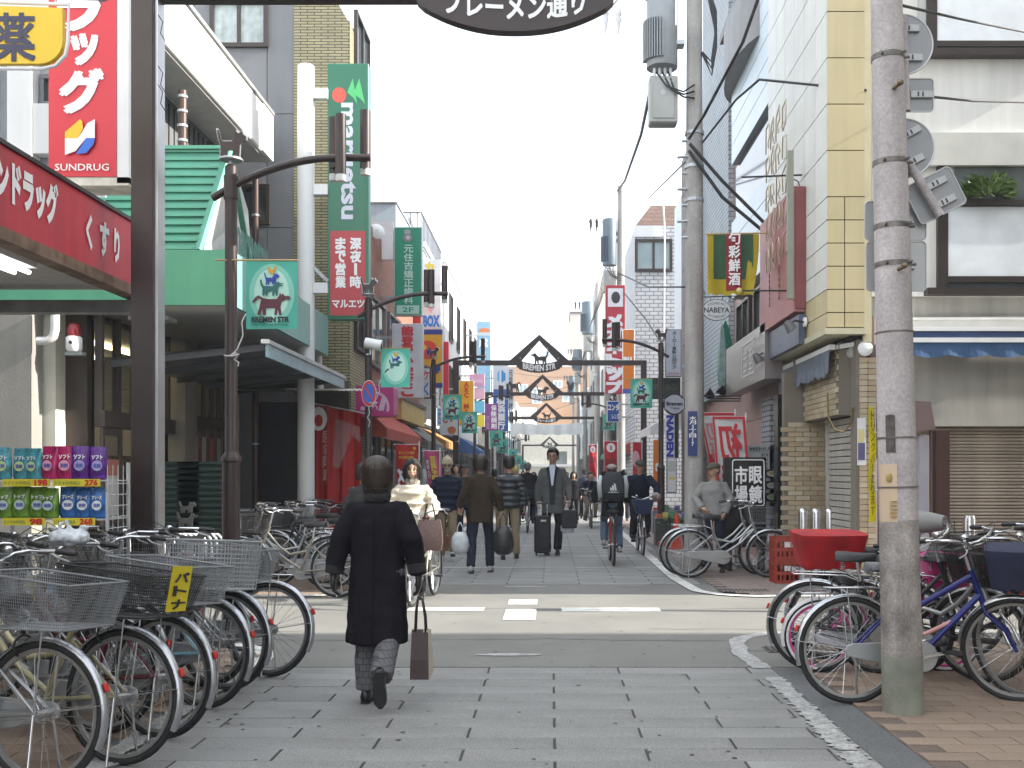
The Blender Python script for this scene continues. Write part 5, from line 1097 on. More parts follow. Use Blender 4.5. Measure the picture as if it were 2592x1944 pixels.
# hanging cloth flag: yellow, green, red with white characters
fl = thing('cloth_flag', 'yellow, green and red cloth flag with white characters hanging over the right pavement', 'flag', (wx(1528, 14.6), 14.6, wz(506, 14.6)))
FW = wx(1640, 14.6) - wx(1528, 14.6); FH = wz(506, 14.6) - wz(637, 14.6)
def cloth(x0, x1, z0, z1, y, amp=.03, k=18, rag=0):
    m = MB(); n = 16; V = []
    for j in range(n + 1):
        for i in range(n + 1):
            x = x0 + (x1 - x0) * i / n; z = z0 + (z1 - z0) * j / n; dz = -z / FH
            V.append((x + (.10 * dz * dz if (x > FW * .8 and rag) else 0) * -1, y + amp * sin(x * k + z * 3) * (.2 + dz), z + (rag * sin(x * 40) if j == 0 else 0)))
    m.add(V, [(j * (n + 1) + i, j * (n + 1) + i + 1, (j + 1) * (n + 1) + i + 1, (j + 1) * (n + 1) + i) for j in range(n) for i in range(n)]); return m
cloth(0, FW, -FH, 0, 0, rag=.015).build('yellow_cloth', mat('mustard_cloth', (.38, .30, .015), .9, 0, .15, 5), fl, smooth=180)
cloth(FW * .12, FW * .88, -FH * .74, -.005, -.006).build('green_cloth', mat('dark_green_cloth', (.03, .08, .04), .9, 0, .2, 5), fl, smooth=180)
cloth(FW * .36, FW * .66, -FH * .93, -.003, -.012).build('red_cloth', mat('dark_red_cloth', (.25, .02, .03), .9, 0, .15, 5), fl, smooth=180)
b = MB(); b.vtext('旬彩鮮酒', FW * .40, FW * .62, -FH * .86, .03, -.05, bold=.03); b.build('lettering', WL, fl)
MB().cyl((-.02, 0, .0), (FW + .25, 0, .02), .012, n=6).build('rod', mat('wooden_rod'), fl)
lr = thing('bracket_lamp', 'iron rod bracket ending in a yellow globe below the cloth flag', 'bracket', (wx(1597, 13.4), 13.4, wz(628, 13.4)))
MB().ell((0, 0, 0), (.04, .04, .04), 14, 10).build('globe', mat('yellow_globe', (.55, .45, .15), .4), lr, smooth=180); MB().cyl((.03, 0, 0), (XR - wx(1597, 13.4), 0, 0), .012, n=6).build('rod', BLACKP, lr)
MB().tube([(1.0 - .15, 0, 0), (.98, 0, .06), (1.0, 0, .18)], .008, 5).build('scroll', BLACKP, lr)
lr2 = thing('bracket', 'thin iron bracket rod high on the cream corner building', 'bracket', (wx(1601, 13.2), 13.2, wz(383, 13.2)))
MB().cyl((0, 0, 0), (XR - wx(1601, 13.2), 0, .03), .012, n=6).build('rod', BLACKP, lr2); MB().tube([(XR - wx(1601, 13.2) - .2, 0, .02), (XR - wx(1601, 13.2) - .05, 0, -.05), (XR - wx(1601, 13.2), 0, -.18)], .008, 5).build('scroll', BLACKP, lr2)
# big red projecting sign with neon tube letters
rn = thing('neon_sign', 'large faded red projecting wall sign with neon tube letters and a grey post', 'sign', (0, 0, 0))
MB().box(3.05, 3.196, 13.0, 15.1, 3.46, wz(402, 13)).build('box', mat('faded_pink_red', (.36, .14, .14), .5, 0, .1, 2), rn)
MB().box(3.07, 3.196, 12.97, 12.997, 3.5, wz(405, 13)).build('end_panel', mat('maroon_panel', (.20, .05, .05), .5), rn)
MB().box(2.97, 3.045, 12.98, 13.04, 3.62, wz(326, 13)).build('post', mat('olive_grey_post', (.26, .27, .22), .5), rn)
neon = MB()
def neonline(pts): neon.tube([(3.0, 14.9 - a + RN.uniform(-.05, .05), c + RN.uniform(-.05, .05)) for a, c in pts], .01, 5)
for k in range(5):
    zc = 4.2 + k * .42
    for dy in (0, .3, .62): neonline([(.5 + dy, zc), (.5 + dy, zc + .3), (.64 + dy, zc + .34), (.7 + dy, zc + .18), (.58 + dy, zc + .12), (.68 + dy, zc)])
    neonline([(1.5, zc + .02), (1.72, zc + .02), (1.72, zc + .3), (1.5, zc + .3), (1.5, zc + .02)])
neon.build('neon_tubes', mat('beige_neon_tube', (.5, .42, .3), .4), rn, smooth=180, kind='stuff')
for dz, dy in ((3.75, .4), (3.75, 1.0), (3.75, 1.6)):
    m = MB()
    for i in range(6): m.tube([(3.04, 14.8 - dy, dz + i * .08), (3.0, 14.6 - dy, dz + .02 + i * .08)], .008, 4)
    m.build('tube_frame', mat('dull_brass', (.25, .2, .14), .5, .5), rn, kind='stuff')
nv = thing('wall_plate', 'slanting dark blue plate under the large red wall sign', 'sign', (0, 0, 0)); MB().box(3.10, 3.19, 12.95, 14.7, 3.05, 3.42).build('plate', mat('slate_blue_plate', (.07, .09, .14), .4, 0, .2, 3), nv)
for (px, py, Y, l) in ((1760, 692, 12.9, 'nearer small grey wall spotlight above the awning'), (1648, 762, 14.9, 'farther small grey wall spotlight above the awning')):
    s_ = thing('wall_spotlight', l, 'spotlight', (XR - .02, Y, wz(py + 4, Y))); MB().cyl((0, 0, 0), (-.03, 0, 0), .06, n=14).build('wall_plate', WHITE, s_)
    MB().tube([(-.03, 0, 0), (-.14, 0, .02), (-.17, 0, .0)], .014, 6).build('arm', BLACKP, s_); m = MB(); m.T = Matrix.Translation((-.2, 0, -.06)) @ Matrix.Rotation(rad(-35), 4, 'Y'); m.lathe([(.03, .09), (.05, .06), (.075, -.05), (.065, -.055), (.001, -.02)], n=14); m.build('lamp_head', mat('dark_grey_lamp', (.1, .1, .1), .5), s_, smooth=50)
# grey box sign of the optician, along the wall
ob = thing('fascia_sign', 'grey box fascia sign with a square seal emblem above the optician entrance', 'sign')
MB().box(3.05, 3.30, 14.75, 18.0, 2.78, 3.58).build('box', mat('grey_gloss_fascia', (.20, .18, .175), .3, .2, .1, 1), ob)
m = MB(); X = 3.044
def ln(y0, z0, y1, z1, w=.02): m.box(X - .004, X, min(y0, y1) - w / 2, max(y0, y1) + w / 2, min(z0, z1) - w / 2, max(z0, z1) + w / 2)
ln(15.5, 2.95, 16.5, 2.95); ln(15.5, 3.45, 16.5, 3.45); ln(15.5, 2.95, 15.5, 3.45); ln(16.5, 2.95, 16.5, 3.45)
for (u, v) in ((.12, .08), (.12, .28), (.56, .08), (.56, .28)):
    ln(15.5 + u, 2.95 + v, 15.5 + u + .3, 2.95 + v, .025); ln(15.5 + u, 2.95 + v + .08, 15.5 + u + .3, 2.95 + v + .08, .02); ln(15.5 + u + .15, 2.95 + v - .03, 15.5 + u + .15, 2.95 + v + .12, .02); ln(15.5 + u, 2.95 + v, 15.5 + u, 2.95 + v + .12, .02)
m.build('seal_emblem', lp(.7, .7, .66), ob, kind='stuff')
def sidetext2(par, txt, X, y0, y1, z0, z1, mt, bold=.03, name='lettering'):   # on a wall facing -x; reads towards the camera
    V, P, bb = glyphs(txt, bold); m = MB(); m.add([(X, y1 - (vx - bb[0]) / (bb[1] - bb[0]) * (y1 - y0), z0 + (vz - bb[2]) / (bb[3] - bb[2]) * (z1 - z0)) for vx, vz in V], [tuple(p) for p in P]); return m.build(name, mt, par)
for i, tx in enumerate(('メガネ', '眼鏡市場', 'コンタクト', '補聴器')): sidetext2(ob, tx, 3.044, 14.95, 15.35, 3.38 - i * .15, 3.46 - i * .15, lp(.4, .4, .38))
# green mussel shaped sign, lamps
gs_ = thing('leaf_sign', 'long green and white leaf shaped wall sign above the optician flags', 'sign', (3.2, 19.0, wz(850, 19)))
pr = [(0, 0), (.09, .15), (.12, .5), (.11, .9), (.06, 1.2), (0, 1.35), (-.05, 1.2), (-.08, .8), (-.09, .4), (-.06, .1)]
MB().prism([(x * 1.2, z) for x, z in pr], 0, .25).build('body', mat('bottle_green', (.02, .16, .11), .35, 0, .2, 5), gs_); MB().prism([(x * .6 - .06, z * .96 + .02) for x, z in pr], -.015, -.001).build('pale_face', mat('pale_green_face', (.25, .35, .33), .35, 0, .4, 6), gs_)
fl_ = thing('floodlight_group', 'three black floodlights on a wall rail left of the flags', 'floodlights', (3.25, 18.2, wz(846, 18.2)))
for i in range(3):
    m = MB(); m.T = Matrix.Translation((-.25 - i * .2, .0 + .1 * i, .02 - i * .06)) @ Matrix.Rotation(rad(-50), 4, 'Y'); m.lathe([(.03, -.1), (.06, -.06), (.1, .06), (.09, .065), (.001, .03)], n=14); m.build('lamp_head', BLACKP, fl_, smooth=50)
    MB().bar((.1, .05 * i, -.08 - .04 * i), (-.5, .05 * i, -.08 - .04 * i), .02, .02).build('rail', BLACKP, fl_)
# red curtain at the left and porch signs
rc = thing('red_hanging_banner', 'large red advertising banner covering the wall beside the garage opening', 'banner', (0, 17.3, 0))
m = MB(); n = 24; P0 = []; P1 = []
X0, X1 = wx(682, 17.3), wx(782, 17.3)
for i in range(n + 1):
    u = i / n; x = X0 + (X1 - X0) * u; yy = .035 * sin(u * 17) + .02 * sin(u * 41)
    P0.append((x, yy, wz(872 + 22 * u, 17.3))); P1.append((x, yy * 1.6, .35))
m.add(P1 + P0, [(i, i + 1, n + 2 + i, n + 1 + i) for i in range(n)]); m.build('cloth', mat('red_banner_cloth', (.40, .015, .015), .6, 0, .12, 2), rc, smooth=180)
b = MB(); b.vtext('医食同源', X0 + .13, X0 + .22, 1.3, 2.15, -.05, bold=.02); b.build('lettering', lp(.55, .3, .28), rc)
b = MB(); cc = (X0 + .06, wz(905, 17.3)); b.flat([(cc[0] + .14 * cos(2 * pi * i / 24), cc[1] + .2 * sin(2 * pi * i / 24)) for i in range(24)], -.052); b.build('white_disc', WL, rc); b = MB(); b.flat([(cc[0] + .07 * cos(2 * pi * i / 24), cc[1] - .03 + .1 * sin(2 * pi * i / 24)) for i in range(24)], -.054); b.build('red_disc', RED, rc)
MB().cyl((X0 - .1, -.0, wz(870, 17.3)), (X1 + .05, 0, wz(893, 17.3)), .012, n=5).build('rod', ALU, rc)
pf = MB(); pf.add([(X0 + .35, -.08, 2.35), (X1 - .02, -.1, 2.2), (X1, -.1, 1.95), (X0 + .62, -.09, 2.05), (X0 + .40, -.09, 1.5), (X0 + .3, -.08, 1.55)], [(0, 3, 2, 1), (0, 5, 4, 3)]); pf.build('plastic_film', mat('clear_plastic_film', (.5, .4, .4), .15, alpha=.35), rc)
# shop awnings and flags on the left further down
def awning(label, x0, x1, ya, yb, z0, z1, mt, side='L'):
    a = thing('shop_awning', label, 'awning'); m = MB()
    m.add([(x0, ya, z1), (x1, ya, z0), (x1, yb, z0), (x0, yb, z1)], [(0, 1, 2, 3)] if side == 'L' else [(3, 2, 1, 0)]); m.build('cloth', mt, a)
    m = MB(); n = 24; P0 = [(x1, ya + (yb - ya) * i / n, z0) for i in range(n + 1)]; P1 = [(x1, ya + (yb - ya) * i / n, z0 - .18 - .03 * (i % 2)) for i in range(n + 1)]
    m.add(P0 + P1, [(i, i + 1, n + 2 + i, n + 1 + i) for i in range(n)]); m.build('valance', mt, a)
    m = MB(); m.add([(x0, ya, z1), (x1, ya, z0), (x1, ya, z0 - .18), (x0, ya, z0 - .1)], [(0, 1, 2, 3)]); m.build('end_cloth', mt, a); return a
awning('faded red canvas awning over the first shop past the garage', -3.7, -2.95, 18.6, 23.5, 2.25, 2.9, mat('faded_red_canvas', (.38, .07, .05), .85, 0, .2, 4))
awning('striped grey awning over the second left shop', -3.7, -2.9, 24.4, 28, 2.2, 2.8, mat('grey_stripe_canvas', (.16, .15, .14), .85, 0, .5, 14))
awning('small orange awning over the third left shop', -3.7, -2.95, 29.0, 33, 2.35, 2.75, mat('orange_canvas', (.42, .2, .06), .85, 0, .2, 4))
awning('white awning over an orange shop front on the right', 3.1, 2.35, 24.5, 27.5, 2.55, 2.95, WHITE, 'R')
awning('red canvas awning halfway down the right row', 3.1, 2.45, 36, 40, 2.3, 2.8, mat('faded_red_canvas'), 'R')
awning('green canvas awning further down the right row', 3.0, 2.4, 46, 50, 2.3, 2.8, mat('green_canvas', (.05, .22, .12), .85), 'R')
awning('blue canvas awning further down the left row', -3.7, -2.9, 42, 46, 2.4, 2.9, mat('blue_canvas', (.05, .12, .3), .85))
yb_ = thing('yellow_light_box', 'sunlit yellow glazed light box above the red awning', 'sign', (0, 0, 0)); MB().box(wx(868, 22.5) - .5, wx(868, 22.5), 22.5, 26.5, wz(905, 22.5), wz(872, 22.5) + .1).build('box', mat('yellow_glazed', (.6, .42, .12), .4, 0, .2, 4), yb_)
MB().box(wx(868, 22.5) - .02, wx(868, 22.5) + .04, 22.4, 26.6, wz(872, 22.5) + .102, wz(866, 22.5) + .12).build('cap', BRONZE, yb_)
sign('white sunlit board between the yellow light box and the third lamp post', 905, 935, 855, 905, 26.8, WHITE, WHITE, .3, [], name='blank_sign')
sign('orange shop front panel with a large pale letter beside the right lamp post', 1412, 1432, 950, 1085, 23.8, mat('orange_sign'), mat('orange_sign'), .12, [('h', 'a', .2, .75, .38, .5, WL, .06)], name='shop_sign')
sign('white notice board with faint maps beside the right lamp post', 1440, 1462, 988, 1065, 20.2, mat('white_sign_face'), GREYF, .06, [('r', '', .2, .8, .55, .62, lp(.6, .5, .1)), ('r', '', .15, .85, .1, .4, lp(.4, .45, .42))], name='notice_board')
# flags (nobori)
def nobori(label, x0, x1, y0, y1, Y, face, prints, lean=0, pole_side=1, base=True):
    X0, X1, Z0, Z1 = wx(x0, Y), wx(x1, Y), wz(y1, Y), wz(y0, Y); w_, h_ = X1 - X0, Z1 - Z0
    t = thing('upright_banner', label, 'banner', ((X0 + X1) / 2, Y, 0))
    m = MB(); n = 12; V = []
    for j in range(n + 1):
        for i in range(7): u = i / 6; v = j / n; V.append((-w_ / 2 + w_ * u + lean * (v - 1), .03 * sin(u * 5 + v * 4), Z0 + h_ * v))
    m.add(V, [(j * 7 + i, j * 7 + i + 1, (j + 1) * 7 + i + 1, (j + 1) * 7 + i) for j in range(n) for i in range(6)]); m.build('cloth', face, t, smooth=180)
    prn(t, prints, -w_ / 2, w_ / 2, Z0, h_, -.035)
    if lean:
        for c in t.children:
            if c.name.startswith(('lettering', 'print')):
                for v in c.data.vertices: v.co.x += lean * ((v.co.z - Z0) / h_ - 1)
    xp = w_ / 2 * pole_side
    MB().cyl((xp + .02, .0, 0), (xp + .02, .0, Z1 + .06), .011, n=6).build('pole', WHITE, t); MB().cyl((-w_ / 2 - .04, 0, Z1), (w_ / 2 + .04, 0, Z1), .008, n=5).build('cross_rod', WHITE, t)
    MB().box(xp - .14, xp + .18, -.16, .16, 0, .06).build('water_base', paint(.2, .22, .24), t); return t
nobori('red upright banner with yellow patterns and white blue edged kana beside the fish shop', 855, 903, 960, 1085, 19.5, mat('red_nobori', (.45, .02, .015), .7), [('vm', 'アスヌル', .5, .9, .33, 1.0, lp(.75, .78, .85), .08), ('vm', 'ズズ', .1, .42, .42, .9, lp(.7, .74, .85), .08), ('hm', '創業のどっこい祭', .15, .85, .12, .17, lp(.6, .4, .03)), ('hm', '感謝の開催大特', .15, .8, .2, .25, lp(.6, .4, .03)), ('c', '', .78, .92, .04, .1, lp(.65, .4, .02))])
nobori('pink upright banner with yellow characters leaning beside the bearded man', 915, 948, 974, 1070, 20.5, mat('pink_nobori', (.45, .06, .17), .7), [('vm', '豆腐ギョーザ', .35, .72, .12, .98, lp(.65, .5, .05), .05), ('vm', '青葉入り', .08, .26, .2, .62, lp(.6, .6, .65), .02)], lean=-.12)
for i, (x0, x1, y0, y1, Y, l) in enumerate(((1528 / 1.1718, 1548 / 1.1718, 1126 / 1.1718, 1200 / 1.1718, 30, 'left red upright banner with a white oval left of the utility pole'), (1530 / 1.1718, 1561 / 1.1718, 1117 / 1.1718, 1172 / 1.1718, 27, 'red upright banner with a white oval and dark digits beside the utility pole'))):
    x0, x1 = ((1491 / 1.1718, 1510 / 1.1718), (1530 / 1.1718, 1562 / 1.1718))[i]
    nobori(l, x0, x1, y0, 1030 + 20 * i, Y, mat('red_nobori2', (.50, .02, .03), .7), [('c', '', .15, .85, .04, .25, WL), ('h', '漢', .42, .6, .1, .2, redp), ('hm', '12800', .1, .95, .38, .55, lp(.15, .01, .01)), ('h', 'ポイント', .2, .8, .7, .8, lp(.2, .01, .01))])
nobori('red and white upright banner behind the cyclist with gloves', 1367, 1385, 955, 1030, 26, mat('red_nobori2'), [('c', '', -.1, .8, .25, .7, lp(.65, .35, .4))])
nobori('thin white banner with red characters far down the left side', 1060, 1070, 955, 1030, 48, mat('white_nobori', (.6, .6, .6), .7), [('v', '大売出し', .25, .75, .05, .95, redp)])
nobori('red upright banner far down the left side under the teal banners', 1092, 1103, 985, 1025, 52, mat('red_nobori2'), [])
hatsu = [nobori('front white and red leaning banner with mirrored red characters beside the black sign', 1538, 1608, 900, 1062, 15.6, mat('white_nobori'), [('r', '', 0, .06, 0, 1, redp), ('r', '', .92, 1, 0, 1, redp), ('r', '', 0, 1, 0, .035, redp), ('vm', '初荷', .17, .84, .07, 1.12, redp, .03)], lean=-.09),
         nobori('rear white and red banner whose lower part shows white characters on red', 1510, 1585, 892, 1040, 16.1, mat('white_nobori'), [('r', '', 0, .06, 0, 1, redp), ('r', '', 0, 1, 0, .04, redp), ('r', '', .0, .6, .6, 1, redp), ('vm', '初売り', .12, .5, .12, .98, lp(.55, .2, .22), .03)], lean=-.22)]
# optician's black light box
ob2 = thing('black_sign_board', 'black standing light box with a white outlined seal of optician characters', 'sign', (wx(1608, 15.2), 15.2, 0))
bw, z0, z1 = (wx(1651, 15.2) - wx(1565, 15.2)) / 2, .62, wz(988, 15.2)
bw = .30; MB().box(-bw, bw, -.1, .1, .35, z1).build('box', mat('gloss_black_board', (.012, .012, .012), .25), ob2, bevel=.01)
b = MB()
P = rrect(-.20, .275, .95, z1 - .03, .04); Q = rrect(-.185, .26, .965, z1 - .045, .03)
n = len(P); b.add([(x, -.106, z) for x, z in P + Q], [(i, (i + 1) % n, n + (i + 1) % n, n + i) for i in range(n)])
for ch, a_, c_ in (('眼', .05, 1.28), ('鏡', .05, 1.0), ('市', -.16, 1.28), ('場', -.16, 1.0)): b.text(ch, a_, a_ + .185, c_, c_ + .25, -.107, bold=.03)
b.build('lettering', WL, ob2); b = MB()
for x in (-.24, .24): b.box(x - .03, x + .03, -.16, .16, 0, .34)
b.build('feet', BLACKP, ob2)
mb_ = thing('menu_board', 'pale menu board with four food photographs and a MENU heading', 'sign', (wx(1638, 15.9), 15.9, 0))
mz0, mz1 = wz(1108, 15.9), wz(962, 15.9); mw = (wx(1690, 15.9) - wx(1585, 15.9)) / 2
MB().box(-mw, mw, 0, .05, mz0, mz1).build('board', mat('grey_board', (.42, .44, .44), .5), mb_)
b = MB(); b.text('MENU', -mw * .35, mw * .45, mz1 - .08, mz1 - .03, -.004, bold=.03); b.text('定食', mw * .1, mw * .45, mz1 - .17, mz1 - .12, -.004)
for i in range(3): b.text('豚肉', mw * .1, mw * .38, mz1 - .24 - i * .06, mz1 - .21 - i * .06, -.004); b.text('¥650', mw * .55, mw * .85, mz1 - .24 - i * .06, mz1 - .21 - i * .06, -.004)
b.box(-mw * .3, mw * .6, -.004, -.002, mz1 - .1, mz1 - .095); b.build('lettering', lp(.08, .09, .12), mb_)
for i, c in enumerate(((.35, .3, .12), (.4, .36, .3), (.2, .32, .06), (.45, .25, .12))):
    za = mz1 - .37 - i * .18
    if za - .14 < mz0: continue
    MB().box(mw * .3, mw * .85, -.006, -.002, za - .13, za).build('food_photo', lp(.03, .03, .03), mb_)
    b = MB(); b.flat([(mw * .58 + .085 * cos(2 * pi * k / 20), za - .065 + .045 * sin(2 * pi * k / 20)) for k in range(20)], -.009); b.build('dish_print', lp(.5, .5, .48), mb_); b = MB(); b.flat([(mw * .58 + .055 * cos(2 * pi * k / 14), za - .06 + .028 * sin(2 * pi * k / 14)) for k in range(14)], -.012); b.build('food_print', lp(*c), mb_)
for x in (-mw + .03, mw - .03): MB().box(x - .015, x + .015, .01, .04, 0, mz0).build('leg', STEEL, mb_)
# no entry board on the ground, crates, cone, bollards
nt_ = thing('stop_board', 'small white board with a red character standing on the pavement', 'sign', (wx(1678, 14.2), 14.2, wz(1170, 14.2))); MB().box(-.12, .12, 0, .02, 0, .17).build('board', WHITE, nt_); MB().text('止', -.04, .07, .03, .14, -.003, bold=.06).build('lettering', redp, nt_); MB().box(-.01, .01, .02, .03, -.45, .0).build('post', BLACKP, nt_)
for i, px in enumerate((1735, 1763, 1792)):
    bl = thing('steel_bollard', ('left', 'middle', 'right')[i] + ' one of three polished steel bollards by the tan tiled wall', 'bollard', (wx(px, 13.2), 13.2, 0), 0, 'steel bollards by the tiled wall')
    MB().lathe([(.06, 0), (.06, .93), (.055, .96), (.03, .985), (.002, .99)], n=20).build('tube', CHROME, bl, smooth=50); MB().lathe([(.085, 0), (.085, .015), (.062, .02)], n=20).build('foot_ring', STEEL, bl)
bl = thing('steel_bollard', 'polished steel bollard in front of the wide rusty shutter', 'bollard', (wx(2094, 11.2), 11.2, 0)); MB().lathe([(.065, 0), (.065, .93), (.055, .97), (.002, .99)], n=20).build('tube', CHROME, bl, smooth=50)
crate_m = mat('red_plastic_crate', (.30, .035, .02), .45, 0, .1)
def crate(label, x, y, z, w_=.42, d_=.34, h_=.30, proto=[]):
    if proto: return dup(proto[0], (x, y, z), 0, label, 'red plastic bottle crates')
    t = thing('bottle_crate', label, 'crate', (x, y, z), 0, 'red plastic bottle crates'); proto.append(t)
    MB().box(-w_ / 2, w_ / 2, -d_ / 2, d_ / 2, 0, .012).build('bottom', crate_m, t)
    for s_ in (-1, 1):
        m = MB()
        for (a, c) in ((0, .05), (.12, .16), (.25, .30)): m.box(-w_ / 2, w_ / 2, s_ * d_ / 2 - .006, s_ * d_ / 2 + .006, a, c)
        for i in range(8): x_ = -w_ / 2 + .01 + i * (w_ - .02) / 7; m.box(x_ - .009, x_ + .009, s_ * d_ / 2 - .009, s_ * d_ / 2 + .009, 0.001, .299)
        m.build('long_side', crate_m, t); m = MB()
        for (a, c) in ((0, .05), (.12, .16), (.25, .30)): m.box(s_ * w_ / 2 - .006, s_ * w_ / 2 + .006, -d_ / 2, d_ / 2, a, c)
        for i in range(6): y_ = -d_ / 2 + .01 + i * (d_ - .02) / 5; m.box(s_ * w_ / 2 - .009, s_ * w_ / 2 + .009, y_ - .009, y_ + .009, .001, .299)
        m.build('short_side', crate_m, t)
    m = MB()
    for i in range(1, 4): m.box(-w_ / 2 + w_ * i / 4 - .003, -w_ / 2 + w_ * i / 4 + .003, -d_ / 2, d_ / 2, .012, .18)
    m.build('dividers', crate_m, t); MB().text('酒販 SHOP', -.1, .1, .17, .24, -d_ / 2 - .012, bold=.03).build('lettering', WL, t)
    return t
xc, yc = wx(1700, 13.6), 13.5
crate('lower red crate beside the bollards', xc, yc, 0); crate('upper red crate beside the bollards', xc, yc, .305)
for i in range(2): crate(('bottom', 'second')[i] + ' red crate in the right hand stack before the rusty shutter', wx(2165, 11.9), 11.95, .305 * i)
crate('red crate left of the right hand stack before the rusty shutter', wx(2165, 11.9) - .46, 11.95, 0); crate('red crate at the right edge before the rusty shutter', wx(2165, 11.9) + .46, 11.95, 0); crate('upper red crate at the right edge before the rusty shutter', wx(2165, 11.9) + .46, 11.95, .305)
cn = thing('traffic_cone', 'orange red traffic cone on the right pavement behind the man in the cap', 'traffic cone', (wx(1462, 19.5), 19.5, 0)); MB().lathe([(.14, 0.03), (.03, .66), (.02, .68)], n=18).build('cone', mat('orange_cone', (.6, .06, .02), .5), cn, smooth=50); MB().box(-.18, .18, -.18, .18, 0, .03).build('base', mat('orange_cone'), cn)
# address plate, pole sticker etc. are parts of the poles below
# ================================================================ UTILITY POLES
polem = mat('utility_pole_concrete', (.36, .345, .33), .75, 0, .22, 2.2, .25, 40, streak=.2, grain=.12, gs=50)
pinkp = mat('pinkish_pole_paint', (.43, .395, .40), .6, 0, .22, 3, .25, 30, streak=.18, grain=.15, gs=60)
mott = mat('mottled_grey_pole', (.30, .275, .26), .75, 0, .55, 5, .35, 30, streak=.3, grain=.2, gs=70)
trg = mat('transformer_grey', (.27, .29, .30), .45, .1, .12, 3); trb = mat('transformer_blue_grey', (.11, .15, .18), .45, .1, .12, 3)
# nearest pole, right foreground, leaning slightly
NP = thing('utility_pole', 'thick concrete utility pole in the right foreground with road sign backs', 'utility pole', (wx(1951, 6.15), 6.15, 0))
NP.rotation_euler = (0, rad(-1.35), 0)
MB().lathe([(.121, -.03), (.119, .35)], n=32).build('pole_foot', mat('greenish_concrete', (.22, .23, .19), .85, 0, .3, 5, .4, 40), NP, smooth=60)
MB().lathe([(.118, .35), (.113, 1.15)], n=32).build('pole_lower', mott, NP, smooth=60)
MB().lathe([(.113, 1.15), (.104, 2.6), (.083, 5.2)], n=32).build('pole_upper', pinkp, NP, smooth=60)
def band(z, r, h=.03, bolt=True):
    b = MB(); b.lathe([(r, z), (r + .007, z), (r + .007, z + h), (r, z + h)], n=32)
    if bolt:
        for a in (-2.2, -.95, -.1): b.cyl((cos(a) * r, sin(a) * r, z + h / 2), (cos(a) * (r + .035), sin(a) * (r + .035), z + h / 2), .009, n=8)
    return b.build('steel_band', mat('rusty_band', (.17, .16, .15), .5, .5, .4, 20), NP, smooth=40)
for y, r in ((125, .0905), (352, .095), (490, .0985), (572, .100)): band(wz(y + 6, 6.15), r)
for y, r in ((720, .104), (947, .109), (1053, .113)): band(wz(y, 6.15), r, .008, False)
for y in (203, 588):
    z = wz(y, 6.15); b = MB(); b.tube([(-.0, -.09, z), (.0, -.15, z - .005), (.012, -.165, z)], .011, 8); b.ell((.013, -.17, z + .006), (.02, .02, .017), 8, 6); b.build('step_bolt', mat('rusty_bolt', (.2, .15, .09), .6, .5), NP, smooth=60)
st_ = mat('peach_poster', (.55, .42, .30), .6, 0, .08)
m = MB(); n = 6; V = []
for j in (0, 1):
    for i in range(n + 1): a = rad(-172 + 62 * i / n); V.append((cos(a) * .1145, sin(a) * .1145, (1.14, 1.48)[j]))
m.add(V, [(i, i + 1, n + 2 + i, n + 1 + i) for i in range(n)]); stp = m.build('sticker', st_, NP)
b = MB(); 
for k in range(5): b.box(-.086, -.045, -.112, -.1, 1.17 + k * .022, 1.176 + k * .022)
b.ell((-.078, -.09, 1.40), (.022, .01, .028), 10, 6); b.build('sticker_print', lp(.35, .25, .08), stp)
m = MB(); V = []
for j in range(5):
    for i in range(3): a = rad(-140 + 14 * i); V.append((cos(a) * (.1155), sin(a) * (.1155), 1.545 + j * .055 + .006 * ((i + j) % 2)))
m.add(V, [(j * 3 + i, j * 3 + i + 1, (j + 1) * 3 + i + 1, (j + 1) * 3 + i) for j in range(4) for i in range(2)]); m.build('peeled_glue_mark', mat('dark_glue_mark', (.10, .085, .08), .9, 0, .5, 20), NP)
yb2 = thing('yellow_strip_sign', 'narrow bright yellow strip sign with dark writing tied to the near utility pole', 'sign', (wx(1884, 6.3), 6.3, wz(1128, 6.3)))
m = MB(); n = 20; V = []
for j in range(n + 1):
    z = .70 * j / n; k = .012 * sin(j * .6); V += [(-.02 + k * .6, 0 + k, z), (.018 + k, .01, z)]
m.add(V, [(2 * j, 2 * j + 1, 2 * j + 3, 2 * j + 2) for j in range(n)]); m.build('strip', mat('bright_yellow_plastic', (.72, .60, .01), .4), yb2, smooth=180)
MB().vtext('ドリンクバーあります', -.012, .010, .04, .68, -.018, bold=.0).build('lettering', BLACKLET, yb2); MB().cyl((.02, .012, .2), (.09, .0, .18), .003, n=4).build('tie', WHITE, yb2); MB().cyl((.02, .012, .55), (.09, 0, .53), .003, n=4).build('tie', WHITE, yb2)
